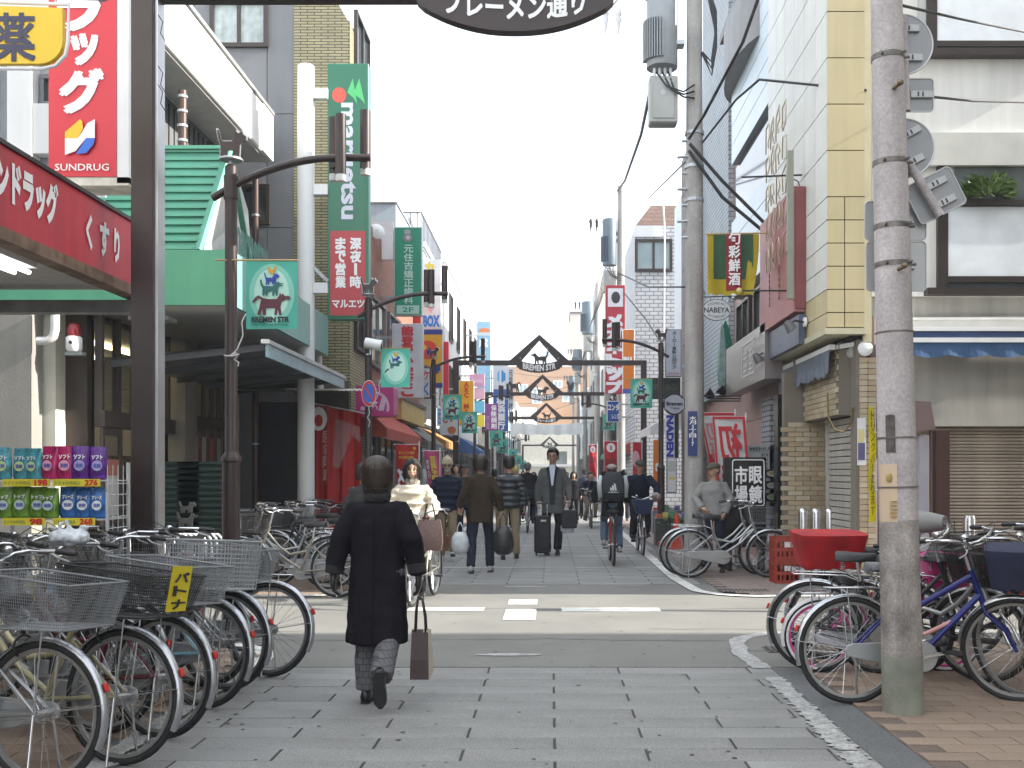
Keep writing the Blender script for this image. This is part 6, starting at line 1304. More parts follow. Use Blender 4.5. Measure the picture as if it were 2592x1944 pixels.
# road sign backs
sback = mat('sign_back_grey', (.30, .31, .325), .45, .4, .1, 5); slit = mat('sign_back_light', (.46, .47, .48), .4, .4, .08, 4)
def fastening(par, x, z, y, rot=0, w_=.13):
    b = MB(); b.T = Matrix.Translation((x, y, z)) @ Matrix.Rotation(rot, 4, 'Y'); b.box(-w_ / 2, w_ / 2, -.012, 0, -.022, .022); b.build('mount_rail', slit, par)
    b = MB(); b.T = Matrix.Translation((x, y - .013, z)) @ Matrix.Rotation(rot, 4, 'Y'); b.box(-.028, -.018, -.002, 0, -.012, .016); b.box(.0, .01, -.002, 0, -.012, .016); b.box(-w_ / 2, w_ / 2, -.002, 0, -.022, -.018); b.build('mark', lp(.06, .06, .07), par)
def round_back(label, px, py, r, rot, Y=6.25, small=None):
    t = thing('road_sign', label, 'road sign', (wx(px, Y), Y, wz(py, Y)), 0, 'grey backs of road signs on the near pole')
    MB().cyl((0, 0, 0), (0, .004, 0), r, n=40).build('disc', sback, t); MB().ring((0, 0, 0), r - .004, .006, 'y', 40, 5).build('rim', slit, t)
    fastening(t, .03, r * .5, -.002, rot); fastening(t, .05, -r * .45, -.002, rot); return t
def rect_back(label, px0, px1, py0, py1, rot=0, Y=6.25, mt=None, nf=1):
    w_ = wx(px1, Y) - wx(px0, Y); h_ = wz(py0, Y) - wz(py1, Y)
    t = thing('road_sign', label, 'road sign', (wx((px0 + px1) / 2, Y), Y, wz((py0 + py1) / 2, Y)), 0, 'grey backs of road signs on the near pole'); t.rotation_euler = (0, rot, 0)
    MB().prism(rrect(-w_ / 2, w_ / 2, -h_ / 2, h_ / 2, .025), 0, .004).build('plate', mt or sback, t)
    P = rrect(-w_ / 2, w_ / 2, -h_ / 2, h_ / 2, .025); MB().tube([(x, -.001, z) for x, z in P], .0055, 5, closed=True, caps=False).build('rim', slit, t)
    for i in range(nf): fastening(t, w_ * .12, (i - (nf - 1) / 2) * h_ * .5, -.002); 
    return t
round_back('upper round sign back behind the pole top', 1950, 96, .185, 0)
rect_back('small square sign back under the upper round one', 1948, 2016, 170, 241)
round_back('lower round sign back tilted behind the pole', 1955, 320, .180, rad(-28))
rect_back('square sign back tilted clockwise with a tube across it', 1965, 2075, 378, 466, rad(-27) * -1 * -1, nf=2)
rect_back('upper pale rectangular sign back at the middle of the pole', 1869, 2000, 436, 518, 0, 6.30, slit, 1)
rect_back('lower pale rectangular sign back at the middle of the pole', 1872, 2000, 522, 628, 0, 6.30, slit, 1)
tp = thing('sign_tube', 'vertical grey tube holding the upper road signs to the pole', 'tube', (wx(1957, 6.2), 6.2, wz(240, 6.2))); MB().cyl((0, 0, 0), (-.02, 0, wz(36, 6.2) - wz(240, 6.2)), .027, n=14).build('tube', pinkp, tp, smooth=50)
tp = thing('sign_tube', 'slanting grey tube holding the tilted square sign', 'tube', (wx(2032, 6.2), 6.2, wz(466, 6.2))); MB().cyl((0, 0, 0), (wx(1962, 6.2) - wx(2032, 6.2), 0, wz(350, 6.2) - wz(466, 6.2)), .026, n=14).build('tube', pinkp, tp, smooth=50); MB().ell((0, -.0, -.002), (.02, .02, .008), 10, 4).build('tube_mouth', BLACKP, tp)
# dark box on a post behind the pole
pb = thing('post_with_box', 'dark brown post with a slanting brown board beside the rusty shutter', 'post', (wx(2033, 10.6), 10.6, 0)); MB().box(-.07, .07, -.05, .05, 0, wz(930, 10.6)).build('post', mat('maroon_brown_post', (.05, .02, .02), .4), pb)
m = MB(); m.prism([(-.33, wz(935, 10.6)), (-.10, wz(928, 10.6)), (-.15, wz(870, 10.6)), (-.30, wz(868, 10.6))], -.12, .12); m.build('board', mat('mauve_brown_board', (.13, .09, .09), .6), pb); MB().box(-.24, -.14, -.05, .05, 0, wz(940, 10.6)).build('grey_post', mat('lilac_grey_post', (.27, .26, .30), .5), pb)
sp_ = thing('wall_poster', 'small colourful poster on the tiled corner pillar', 'poster', (wx(1863, 12), 12.035, wz(1005, 12))); MB().box(-.05, .05, 0, .004, 0, .55).build('paper', mat('poster_paper', (.6, .6, .62), .6), sp_)
MB().box(-.04, .04, -.003, -.001, .06, .26).build('print_lower', lp(.07, .07, .16), sp_); MB().box(-.035, .03, -.003, -.001, .27, .42).build('print_upper', lp(.5, .45, .2), sp_)
dl = thing('wall_lamp', 'round bulkhead lamp on the tan tiled wall', 'lamp', (wx(1768, 13.9), 13.93, wz(1048 / 1.0, 13.9))); dl.location.z = wz((650 + 1195 / 3.016) / 1.1718, 13.9)
MB().ell((0, 0, 0), (.09, .06, .06), 14, 8).build('shade', mat('dark_grey_lamp'), dl, smooth=180); MB().ell((.02, -.045, -.01), (.045, .02, .03), 12, 6).build('glass', mat('frosted_diffuser'), dl, smooth=180)

# second pole etc: transformer poles
def tpole(label, Y, x, h, tz0, tz1, tr_, r0=.165, tx=-.42, full=True, plate=False):
    t = thing('utility_pole', label, 'utility pole', (x, Y, 0), 0, 'concrete utility poles with transformers')
    MB().lathe([(r0, -.02), (r0 * .72, h)], n=20).build('pole', polem, t, smooth=60)
    rt = tr_; cz = (tz0 + tz1) / 2; drum = MB(); drum.lathe([(rt * .98, tz0), (rt, tz0 + .03), (rt, tz1 - .05), (rt * .9, tz1)], c=(tx, 0, 0), n=24); drum.build('transformer_drum', trg if full else trb, t, smooth=40)
    nf = 12 if full else 8
    hgt = tz1 - tz0; fm = MB()
    for i in range(nf):
        a = rad(175 + i * (100 / nf)) ; ca, sa = cos(a), sin(a)
        fm.T = Matrix.Translation((tx, 0, 0)) @ Matrix.Rotation(a, 4, 'Z'); fm.box(rt * .9, rt * 1.22, -.008, .008, tz0 + hgt * .08, tz0 + hgt * .62)
    fm.T = None; fm.build('cooling_fins', trg if full else trb, t, kind='stuff')
    MB().box(tx + rt * .2, -r0, -.1, .1, tz0 + hgt * .3, tz0 + hgt * .36).build('drum_bracket', STEEL, t)
    bx = MB(); bx.box(tx - .20, tx + .22, -.16, .12, tz0 - .86, tz0 - .16); bo = bx.build('junction_box', mat('junction_box_grey', (.36, .37, .35), .5, .1, .1, 3), t, bevel=.02)
    b = MB(); b.box(tx - .15, tx + .17, -.175, -.161, tz0 - .80, tz0 - .24); b.build('box_door', mat('junction_box_grey'), bo, bevel=.006); b = MB(); b.cyl((tx, -.177, tz0 - .42), (tx, -.18, tz0 - .42), .045, n=14); b.build('round_plate', mat('pale_plate', (.5, .5, .48), .5), bo)
    for i in range(4): MB().cyl((tx - .12 + i * .08, -.06, tz0 - .16), (tx - .12 + i * .08, -.06, tz0 - .02), .022, n=8).build('bushing', WHITE, t)
    for k in range(3):
        pts = [(tx - .1 + k * .09, -.12, tz0 - .1), (tx + .05 + k * .06, -.22, tz0 - .35 - .04 * k), (tx + .3, -.2, tz0 - .42 - .04 * k), (-.02, -r0, tz0 - .3 - .1 * k)]
        MB().tube(pts, .014, 5).build('cable', WIRE, t, smooth=180)
    for i in range(7):
        z = tz0 - 1.1 - i * .24; b = MB(); b.cyl((-r0 - .07 * (i % 2 + .5), -.03, z), (r0 * .5, -.1, z), .022, n=6); b.build('pole_fitting', STEEL, t)
    for i in range(3):
        z = tz0 - 1.0 - i * .5; b = MB(); rr = r0 * .86; b.lathe([(rr + .004, z), (rr + .012, z), (rr + .012, z + .05), (rr + .004, z + .05)], n=20); b.build('band', STEEL, t)
    if full:
        for k in range(3): MB().tube([(.12, -.1, tz1 + .3), (.24 + .03 * k, -.12, tz1 - .3), (.30, -.14, tz0 + .5 - .12 * k), (.24, -.12, tz0 + .05 - .1 * k), (.10, -.1, tz0 + .2)], .022, 6).build('thick_cable', WIRE, t, smooth=180)
    for k, dx in enumerate((-.85, -.66)):
        zc = tz0 + hgt * (.62 if full else .85); ins = MB(); ins.lathe([(.012, .22), (.05, .18), (.05, .08), (.035, .06), (.05, .0), (.03, -.05), (.012, -.2)], c=(tx + dx - (0 if full else -.25), -.1, zc), n=10); ins.build('insulator', WHITE if full else BLACKP, t, smooth=50)
    MB().tube([(tx - rt, -.05, tz1 - .1), (tx - rt - .3, -.08, tz1 + .05), (tx - .75, -.1, tz1 - .2)], .01, 4).build('jumper_wire', WIRE, t)
    if plate:
        b = MB(); b.box(-.12, .02, -r0 - .02, -r0 - .008, wz(985, Y), wz(890, Y)); p_ = b.build('address_plate', mat('address_plate_blue', (.02, .04, .16), .4), t)
        m = MB(); m.vtext('木月3丁目17', -.10, .0, wz(965, Y), wz(900, Y), -r0 - .024, bold=.02); m.build('lettering', WL, p_)
    return t
tpole('second utility pole on the right with a large ribbed grey transformer', 15.5, wx(1500, 15.5), 9.6, wz(148, 15.5), wz(-10, 15.5), .235, plate=True, tx=wx(1430, 15.5) - wx(1500, 15.5) + .0, r0=.155)
tpole('third utility pole with a blue grey transformer above the red sign', 33, wx(1341, 33), 10.6, wz(574, 33), wz(474, 33), .23, r0=.15, tx=-.36, full=False)
tpole('fourth utility pole with a blue grey transformer', 50, wx(1290, 50), 10.6, wz(722, 50), wz(652, 50), .30, r0=.15, tx=-.45, full=False)
tpole('fifth utility pole with a transformer, farther down the right', 67, wx(1264, 67), 10.6, wz(800, 67), wz(755, 67), .30, r0=.15, tx=-.5, full=False)
tpole('sixth utility pole with a transformer, farther down the right', 84, wx(1249, 84), 10.4, wz(850, 84), wz(812, 84), .30, r0=.15, tx=-.5, full=False)
for Y, l in ((101, 'seventh utility pole at the far end of the street'), (40.5, 'plain utility pole between the third and fourth ones')):
    t = thing('utility_pole', l, 'utility pole', (wx(1238 if Y > 60 else 1312, Y), Y, 0)); MB().lathe([(.15, 0), (.11, 9 if Y > 60 else 7)], n=12).build('pole', polem, t, smooth=60)
# overhead wires
def wire(label, pts, r=.012, sag=0, n=14):
    P = []
    for (a, b) in zip(pts[:-1], pts[1:]):
        a, b = Vector(a), Vector(b)
        for i in range(n): u = i / n; q = a.lerp(b, u); q.z -= sag * 4 * u * (1 - u); P.append(q)
    P.append(Vector(pts[-1])); o = MB().tube(P, r, 5).build('overhead_wire', WIRE, None, smooth=180); return tag(o, label, 'wire', 'overhead wires')
def at(px, py, Y): return (wx(px, Y), Y, wz(py, Y))
wire('thick black cable bundle sweeping from the top right down to the second utility pole', [at(1640, -10, 12.6), at(1605, 90, 13), at(1520, 250, 14.6), at(1488, 300, 15.3)], .022)
wire('black cable from the cream building bracket down to the far right house', [at(1872, 195, 12), at(1640, 172, 12.9), at(1590, 215, 13.6), at(1500, 330, 16), at(1400, 430, 30)], .016)
wire('twin grey cable running from the second pole to the pink building window', [at(1490, 310, 15.3), at(1560, 390, 15.3), at(1660, 490, 15.3)], .028)
wire('lower grey cable from the second pole to the pink building window', [at(1488, 325, 15.3), at(1560, 425, 15.3), at(1662, 510, 15.3)], .028)
wire('thick cable from the second utility pole down to the third one', [at(1405, 195, 15.5), at(1385, 290, 20), at(1350, 390, 27), at(1334, 412, 33)], .03)
wire('black wire crossing the upper right window of the white building', [at(1942, 10, 6.4), at(2070, 40, 8), at(2240, 75, 12.2)], .01)
wire('thin wire passing behind the lower square road sign', [at(2005, 208, 6.5), at(2100, 218, 9), at(2240, 222, 12.2)], .01)
wire('black wire from the third pole to the shop beside the right lamp post', [at(1336, 590, 33), at(1400, 620, 28), at(1478, 620, 22.5)], .022)
wire('thin diagonal wire from the far pole to the right lamp post', [at(1338, 620, 33), at(1395, 690, 26), at(1425, 735, 21.2)], .02)
for i in range(5): wire('thin power line strung between the right hand utility poles, line %s' % ('one', 'two', 'three', 'four', 'five')[i], [at(1500 + 6 * i, -10 + 14 * i, 15.5)] and [(wx(1341, 33) - .1 * i, 33, 9.4 - .22 * i), (wx(1290, 50) - .1 * i, 50, 9.3 - .22 * i), (wx(1264, 67) - .1 * i, 67, 9.2 - .22 * i), (wx(1249, 84) - .1 * i, 84, 9.2 - .22 * i), (wx(1238, 101), 101, 8.6 - .2 * i)], .014, sag=.25)
for i in range(4): wire('thin line crossing the street between the two rows near the far arches, %s' % ('topmost', 'second', 'third', 'lowest')[i], [(-3.5, 60 + 8 * i, 7.6 - .5 * i), (wx(1264, 67), 67, 7.8 - .5 * i)], .012, sag=.3)
# ================================================================ BICYCLES
FR_SILVER = mat('silver_frame_paint', (.34, .35, .36), .3, .7, .1); BLKWIRE = mat('black_wire', (.02, .02, .02), .5); GWIRE = mat('grey_wire', (.24, .25, .26), .45, .5, .1)
SADDLE = mat('black_saddle', (.022, .022, .024), .55, 0, .1); REFL = mat('red_reflector', (.5, .02, .015), .3)
FENDER = mat('steel_fender', (.40, .41, .43), .27, .85, .12, 6); CCASE = mat('grey_chain_case', (.38, .39, .40), .35, .5, .1); RIMM = mat('rim_metal', (.34, .35, .35), .35, .8, .1)
def basket(b, T, L0, W0, L1, W1, h, step, r, rim_r=.004, curved=0):
    """wire basket: bottom L0 x W0, top L1 x W1, height h, origin at bottom centre"""
    b.T = T
    def ringpts(t):
        L_, W_ = L0 + (L1 - L0) * t, W0 + (W1 - W0) * t; z = h * t
        return [(-L_ / 2, -W_ / 2, z), (L_ / 2, -W_ / 2, z), (L_ / 2, W_ / 2, z), (-L_ / 2, W_ / 2, z)]
    lo, hi = ringpts(0), ringpts(1)
    if curved: hi = [(hi[0][0], hi[0][1], h), (hi[1][0], hi[1][1], h + curved), (hi[2][0], hi[2][1], h + curved), (hi[3][0], hi[3][1], h)]
    for k in range(4):
        a0, a1, c0, c1 = Vector(lo[k]), Vector(lo[(k + 1) % 4]), Vector(hi[k]), Vector(hi[(k + 1) % 4])
        n = max(2, int((c1 - c0).length / step))
        for i in range(n): u = i / n; b.tube([a0.lerp(a1, u), c0.lerp(c1, u)], r, 3, caps=False)
        m = max(2, int(h / step))
        for j in range(m): v = j / m; b.tube([a0.lerp(c0, v), a1.lerp(c1, v)], r, 3, caps=False)
        b.tube([c0, c1], rim_r, 6); b.tube([a0, a1], rim_r * .7, 4)
    n = max(2, int(L0 / step))
    for i in range(n): x = -L0 / 2 + L0 * i / n; b.tube([(x, -W0 / 2, 0), (x, W0 / 2, 0)], r, 3, caps=False)
    n = max(2, int(W0 / step))
    for i in range(n): y = -W0 / 2 + W0 * i / n; b.tube([(-L0 / 2, y, 0), (L0 / 2, y, 0)], r, 3, caps=False)
    b.T = None
def bike(label, x, y, hd, frame=FR_SILVER, R=.33, front='wire', rear=None, fend=FENDER, rimc=None, case=True, covers=None, lean=4, steer=0, style='city', group=None, rimring=None, tyrec=None, saddle=None, rack=True, sticker=None, s=1.0, whitetyre=False, z=0, stand=True):
    t = thing('bicycle', label, 'bicycle', (x, y, z), 0, group)
    t.rotation_euler = (rad(lean), 0, rad(hd)); t.scale = (s, s, s)
    wb = 1.10 if style == 'city' else 1.04
    if R < .3: wb = .90
    rh, fh = (-wb / 2, R), (wb / 2, R); k = R / .33
    BB = (-.09 * k, 0, .27 * k + .02); ST = (-.24 * k - .0, 0, .62 * k + .05); SD_ = (-.28 * k, 0, .84 * k)
    HB = (wb / 2 - .19 * k - .02, 0, .64 * k + .01); HT = (wb / 2 - .25 * k - .02, 0, .80 * k + .02)
    sa = Vector((HT[0] - HB[0], 0, HT[2] - HB[2])).normalized()
    TS = Matrix.Translation(HB) @ Matrix.Rotation(rad(steer), 4, sa) @ Matrix.Translation(-Vector(HB))
    def wheel(c, T=None):
        o = MB(); o.T = T; o.ring((c[0], 0, c[1]), R - .017, .018, 'y', 44, 8); w_ = o.build('wheel', RUBBER, t, smooth=180)
        if tyrec is not None or whitetyre:
            o = MB(); o.T = T
            for s_ in (-1, 1): o.ring((c[0], s_ * .009, c[1]), R - .024, .0125, 'y', 44, 6)
            o.build('tyre_sidewall', tyrec or WHITE, w_, smooth=180, kind='stuff')
        o = MB(); o.T = T
        o.loft([[(c[0] + (R - .034) * cos(a), -.011, c[1] + (R - .034) * sin(a)), (c[0] + (R - .034) * cos(a), .011, c[1] + (R - .034) * sin(a)), (c[0] + (R - .052) * cos(a), .009, c[1] + (R - .052) * sin(a)), (c[0] + (R - .052) * cos(a), -.009, c[1] + (R - .052) * sin(a))] for a in [2 * pi * i / 44 for i in range(44)]], caps=False, closed=True)
        o.build('rim', rimring or RIMM, w_, smooth=50)
        o = MB(); o.T = T
        for i in range(32):
            a = 2 * pi * i / 32; s_ = 1 if i % 2 else -1; a2 = a + (.9 if i % 4 < 2 else -.9)
            o.tube([(c[0] + .022 * cos(a2), s_ * .032, c[1] + .022 * sin(a2)), (c[0] + (R - .05) * cos(a), 0, c[1] + (R - .05) * sin(a))], .0013, 3, caps=False)
        o.build('spokes', CHROME, w_, kind='stuff')
        o = MB(); o.T = T; o.cyl((c[0], -.045, c[1]), (c[0], .045, c[1]), .018, n=10); o.build('hub', ALU, w_, smooth=50); return w_
    wheel(rh); wheel(fh, TS)
    def tubes(name, lst, mt, T=None, par=t, kind=None):
        o = MB(); o.T = T
        for pts, r in lst: o.tube(pts, r, 8)
        return o.build(name, mt, par, smooth=50, kind=kind)
    L = []
    if style == 'city':
        for dz in (0, .085): L.append(([(HB[0] - .01, 0, HB[2] + .12 * k - dz * 1.1), (HB[0] - .18, 0, HB[2] - .07 * k - dz), (BB[0] + .12, 0, BB[2] + .20 * k - dz * 1.0), (BB[0] - .02 - (.075 if dz == 0 else 0), 0, BB[2] + (.24 * k if dz == 0 else .03))], .016))
    elif style == 'sport':
        L += [([(HT[0], 0, HT[2] - .04), (ST[0] + .03, 0, ST[2] - .14)], .018), ([(HB[0], 0, HB[2] + .02), BB], .021)]
    else: L += [([(HB[0], 0, HB[2] + .08), (HB[0] - .15, 0, HB[2] - .05), (BB[0], 0, BB[2] + .16)], .017), ([(HB[0], 0, HB[2]), BB], .018)]
    L += [([BB, ST], .016), ([(HB[0] + .015, 0, HB[2] - .04), HT], .020)]
    for s_ in (-.045, .045): L += [([(BB[0], s_ * .4, BB[2]), (rh[0] + .04, s_, rh[1] + .0), (rh[0], s_, rh[1])], .010), ([(ST[0], s_ * .3, ST[2] - .08), (rh[0], s_, rh[1])], .008)]
    tubes('frame', L, frame)
    L = []
    for s_ in (-.048, .048): L.append(([(HB[0] + .01, s_ * .5, HB[2] - .04), (HB[0] + .03, s_, HB[2] - .09), (wb / 2 - .06, s_, R + .12), (fh[0], s_, fh[1])], .011))
    tubes('fork', L, CHROME if style == 'city' else frame, TS)
    # handlebar
    bz = (1.00 if style == 'city' else .95) * (k ** .5) if R > .3 else .84
    hx = HT[0] - .03
    pts = []
    if style == 'city' or style == 'kid':
        half = [(0, 0, bz - .03), (.035, .05, bz - .02), (.05, .13, bz + .01), (.02, .21, bz + .03), (-.10, .265, bz + .03), (-.20, .285, bz + .02)]
    else: half = [(0, 0, bz - .02), (0, .08, bz - .01), (-.01, .16, bz + .03), (-.04, .28, bz + .035)]
    hb = tubes('handlebar', [([(hx + a, -c, d) for a, c, d in half[::-1]] + [(hx + a, c, d) for a, c, d in half[1:]], .011), ([HT, (hx, 0, bz - .03)], .013)], CHROME, TS)
    for s_ in (-1, 1):
        a, c = half[-2], half[-1]; a = (hx + a[0], s_ * a[1], a[2]); c = (hx + c[0] - .0, s_ * c[1], c[2]); A_, C_2 = Vector(a), Vector(c); d = (C_2 - A_)
        o = MB(); o.T = TS; o.tube([A_ + d * .05, C_2, C_2 + d.normalized() * .015], [.016, .017, .012], 8); o.build('grip', BLACKP, hb, smooth=60)
        o = MB(); o.T = TS; o.tube([A_ + Vector((.03, 0, -.01)), A_ + Vector((.035, 0, -.03)) + d * .4, A_ + Vector((.02, 0, -.045)) + d * 1.0], .005, 5); o.build('brake_lever', ALU, hb, smooth=60)
        o = MB(); o.T = TS; q = A_ + Vector((.01, 0, 0)); o.tube([q, q + Vector((.12, -s_ * .04, .05)), (hx + .14, s_ * .06, bz - .06), (hx + .06, 0, bz - .25)], .003, 4); o.build('brake_cable', BLACKP, hb, smooth=180)
        if covers is not None:
            o = MB(); o.T = TS; o.tube([A_ - d * .5 + Vector((.04, 0, .0)), A_ + d * .3, C_2 + d * .25], [.05, .075, .085], 14); o.build('hand_cover', covers, hb, smooth=60)
            o = MB(); o.T = TS; o.cyl(C_2 + d * .24, C_2 + d * .262, .072, n=14); o.build('cover_opening', BLACKP, hb)
    if style == 'city': o = MB(); o.T = TS; o.ell((hx + .05, -.09, bz + .035), (.025, .025, .02), 10, 6); o.build('bell', CHROME, hb, smooth=180)
    # saddle
    o = MB()
    o.loft([[(SD_[0] + xx, yy * w_, SD_[2] + zz + dz) for yy, zz in ((-1, -.02), (-.9, .012), (-.4, .028), (.4, .028), (.9, .012), (1, -.02), (.5, -.035), (-.5, -.035))] for xx, w_, dz in ((-.13, .045, .0), (-.12, .085, .005), (-.06, .10, .005), (.0, .075, 0), (.08, .038, .0), (.14, .028, .0), (.155, .012, -.008))])
    sd_ = o.build('saddle', saddle or SADDLE, t, smooth=60)
    tubes('seat_post', [([ST, (SD_[0] + .02, 0, SD_[2] - .03)], .013)], CHROME, None, sd_)
    # springs under the saddle
    for s_ in (-.05, .05):
        o = MB(); o.tube([(SD_[0] - .08 + .014 * cos(i * 1.5), s_ + .014 * sin(i * 1.5), SD_[2] - .09 + i * .0035) for i in range(20)], .003, 4); o.build('spring', CHROME, sd_, smooth=180)
    # fenders: curved strips with a rounded profile
    if fend:
        def fender(c, a0, a1, T=None):
            n = 18; rings = []; o = MB(); o.T = T; V = []; prof = [(-.021, -.016), (-.018, -.004), (-.008, .003), (.008, .003), (.018, -.004), (.021, -.016)]
            for i in range(n + 1):
                a = rad(a0 + (a1 - a0) * i / n)
                for w_, dr in prof: V.append((c[0] + (R + .016 + dr) * cos(a), w_, c[1] + (R + .016 + dr) * sin(a)))
            o.add(V, [(i * 6 + j, i * 6 + j + 1, (i + 1) * 6 + j + 1, (i + 1) * 6 + j) for i in range(n) for j in range(5)]); f_ = o.build('fender', fend, t, smooth=180)
            return f_
        rf = fender(rh, 20, 196 if style != 'city' else 205); fender(fh, 30, 165, TS)
        a = rad(170); tubes('fender_stay', [([(rh[0], s_ * .05, rh[1]), (rh[0] + (R + .01) * cos(a), s_ * .026, rh[1] + (R + .01) * sin(a))], .0025) for s_ in (-1, 1)], CHROME, None, rf)
        a = rad(158); o = MB(); o.T = Matrix.Translation((rh[0] + (R + .03) * cos(a), 0, rh[1] + (R + .03) * sin(a))) @ Matrix.Rotation(-(a - pi / 2) , 4, 'Y'); o.box(-.022, .022, -.012, .012, -.008, .008); o.build('reflector', REFL, rf, bevel=.005)
    if case:
        o = MB(); P = [(BB[0] + .095 * cos(rad(a)), BB[2] + .095 * sin(rad(a))) for a in range(-95, 100, 15)] + [(rh[0] + .0, rh[1] + .045)] + [(rh[0] - .05 * cos(rad(a)), rh[1] - .05 * sin(rad(a)) + .0) for a in (-40, 0, 40)] + [(rh[0], rh[1] - .042)]
        P = [(p[0], p[1]) for p in P]; area = sum(P[i][0] * P[(i + 1) % len(P)][1] - P[(i + 1) % len(P)][0] * P[i][1] for i in range(len(P)))
        if area < 0: P.reverse()
        o.prism(P, -.062, -.045); o.build('chain_case', CCASE if case is True else case, t, bevel=.004)
    else:
        o = MB(); o.cyl((BB[0], -.05, BB[2]), (BB[0], -.045, BB[2]), .085, n=24); o.build('chain_wheel', CHROME, t)
        tubes('chain', [([(BB[0], -.048, BB[2] + .08), (rh[0], -.048, rh[1] + .035)], .004), ([(BB[0], -.048, BB[2] - .08), (rh[0], -.048, rh[1] - .035)], .004)], BLACKP)
    cr = MB(); cr.bar((BB[0], -.075, BB[2]), (BB[0] + .16, -.08, BB[2] + .03), .012, .02); cr.bar((BB[0], .065, BB[2]), (BB[0] - .16, .07, BB[2] - .03), .012, .02); cr.cyl((BB[0], -.07, BB[2]), (BB[0], .06, BB[2]), .018, n=8)
    cr = cr.build('crank', CHROME, t)
    for a, c, d in ((.16, -.125, .03), (-.16, .115, -.03)): MB().cbox((BB[0] + a, c, BB[2] + d), (.09, .08, .022)).build('pedal', BLACKP, cr)
    if stand and style == 'city':
        tubes('kickstand', [([(rh[0], s_ * .06, rh[1]), (rh[0] - .02, s_ * .11, .012)], .007) for s_ in (-1, 1)] + [([(rh[0] - .02, -.11, .012), (rh[0] - .02, .11, .012)], .007)], CHROME)
    elif stand: tubes('kickstand', [([(rh[0] + .05, .05, rh[1]), (rh[0] + .09, .17, .01)], .008)], ALU)
    if rack:
        z_ = 2 * R + .055; L = [([(ST[0], s_ * .03, ST[2] - .0), (ST[0] - .1, s_ * .06, z_), (rh[0] - .14, s_ * .06, z_), (rh[0] - .16, 0, z_)], .005) for s_ in (-1, 1)] + [([(rh[0] + .15 - .09 * i, -.06, z_), (rh[0] + .15 - .09 * i, .06, z_)], .004) for i in range(4)] + [([(rh[0], s_ * .055, rh[1]), (rh[0] - .03, s_ * .06, z_)], .005) for s_ in (-1, 1)]
        tubes('rear_carrier', L, CHROME)
        z_ += .01
        def bk(name, kind, T, L0=.30, W0=.26, L1=.40, W1=.34, h=.21, curved=0):
            if kind == 'wire': o = MB(); basket(o, T, L0, W0, L1, W1, h, .035, .0016); return o.build(name, GWIRE, t, kind='stuff')
            if kind == 'mesh': o = MB(); basket(o, T, L0, W0, L1, W1, h, .013, .0016, .006, curved); return o.build(name, GWIRE, t, kind='stuff')
            if kind == 'black': o = MB(); basket(o, T, L0, W0, L1, W1, h, .014, .0017, .006, curved); return o.build(name, BLKWIRE, t, kind='stuff')
            if kind == 'crate':
                o = MB(); basket(o, T, L0, W0, L0 + .03, W0 + .03, h + .05, .026, .0032, .008); return o.build(name, mat('grey_plastic_crate', (.30, .31, .32), .5), t, kind='stuff')
            # cloth covered
            o = MB(); o.T = T; a, c = L0 / 2, W0 / 2; a1, c1 = L1 / 2, W1 / 2; n = 28; rings = []
            for v, gz in ((0, -.03), (.35, .0), (.8, 0), (1, .0), (1.06, 0)):
                rg = []
                for i in range(n):
                    th = 2 * pi * i / n; ax = (a + (a1 - a) * min(v, 1)) * 1.08; cy = (c + (c1 - c) * min(v, 1)) * 1.08; q = max(abs(cos(th)), abs(sin(th))) ** .75
                    rg.append((ax * cos(th) / q * (1 + .02 * sin(th * 9 + v * 5)), cy * sin(th) / q * (1 + .02 * sin(th * 7)), h * v + (.012 * sin(th * 11) if v < .1 else 0)))
                rings.append(rg)
            rings.append([(p[0] * .55, p[1] * .55, h * 1.075) for p in rings[-1]]); o.loft(rings); return o.build(name, kind, t, smooth=70)
        if rear:
            wide = {'black': (.42, .34, .54, .42, .20, .05), 'mesh': (.42, .34, .52, .40, .20, .05)}.get(rear, (.40, .32, .50, .40, .24, 0))
            bk('rear_basket', rear, Matrix.Translation((rh[0] - .02, 0, z_)), *wide)
        if sticker: 
            b = MB(); xx = rh[0] - .29; b.quad((xx, -.06, z_ + .03), (xx, .09, z_ + .03), (xx - .03, .09, z_ + .25), (xx - .03, -.06, z_ + .25)); b.quad((xx + .004, -.06, z_ + .03), (xx - .026, -.06, z_ + .25), (xx - .026, .09, z_ + .25), (xx + .004, .09, z_ + .03)); q = b.build('yellow_tag', mat('yellow_tag_plastic', (.65, .52, .02), .5), t)
            V, P, bb = glyphs('パートナー', .03); mm_ = MB(); 
            for i, ch in enumerate('パトナ'):
                V, P, bb = glyphs(ch, .04); z0 = z_ + .17 - i * .065
                mm_.add([(xx - .032 - .0136 * (1) * ((z0 - z_ + (vz - bb[2]) / (bb[3] - bb[2]) * .05) / .1) * 0 - .03 * ((z0 - z_ + (vz - bb[2]) / (bb[3] - bb[2]) * .05) / .25) + .028, .07 - (vx - bb[0]) / (bb[1] - bb[0]) * .11, z0 + (vz - bb[2]) / (bb[3] - bb[2]) * .05) for vx, vz in V], P)
            mm_.build('tag_lettering', BLACKLET, q)
        if front: bk('front_basket', front, TS @ Matrix.Translation((wb / 2 - .02, 0, 2 * R + .07)), .24, .24, .32, .36, .23, .0) if front not in ('black', 'mesh') else bk('front_basket', front, TS @ Matrix.Translation((wb / 2 - .02, 0, 2 * R + .07)), .24, .24, .34, .38, .23, .0)
    if style == 'city': o = MB(); o.T = TS; o.lathe([(.001, 0), (.03, .0), (.036, .05), (.03, .055), (.001, .05)], n=12); 
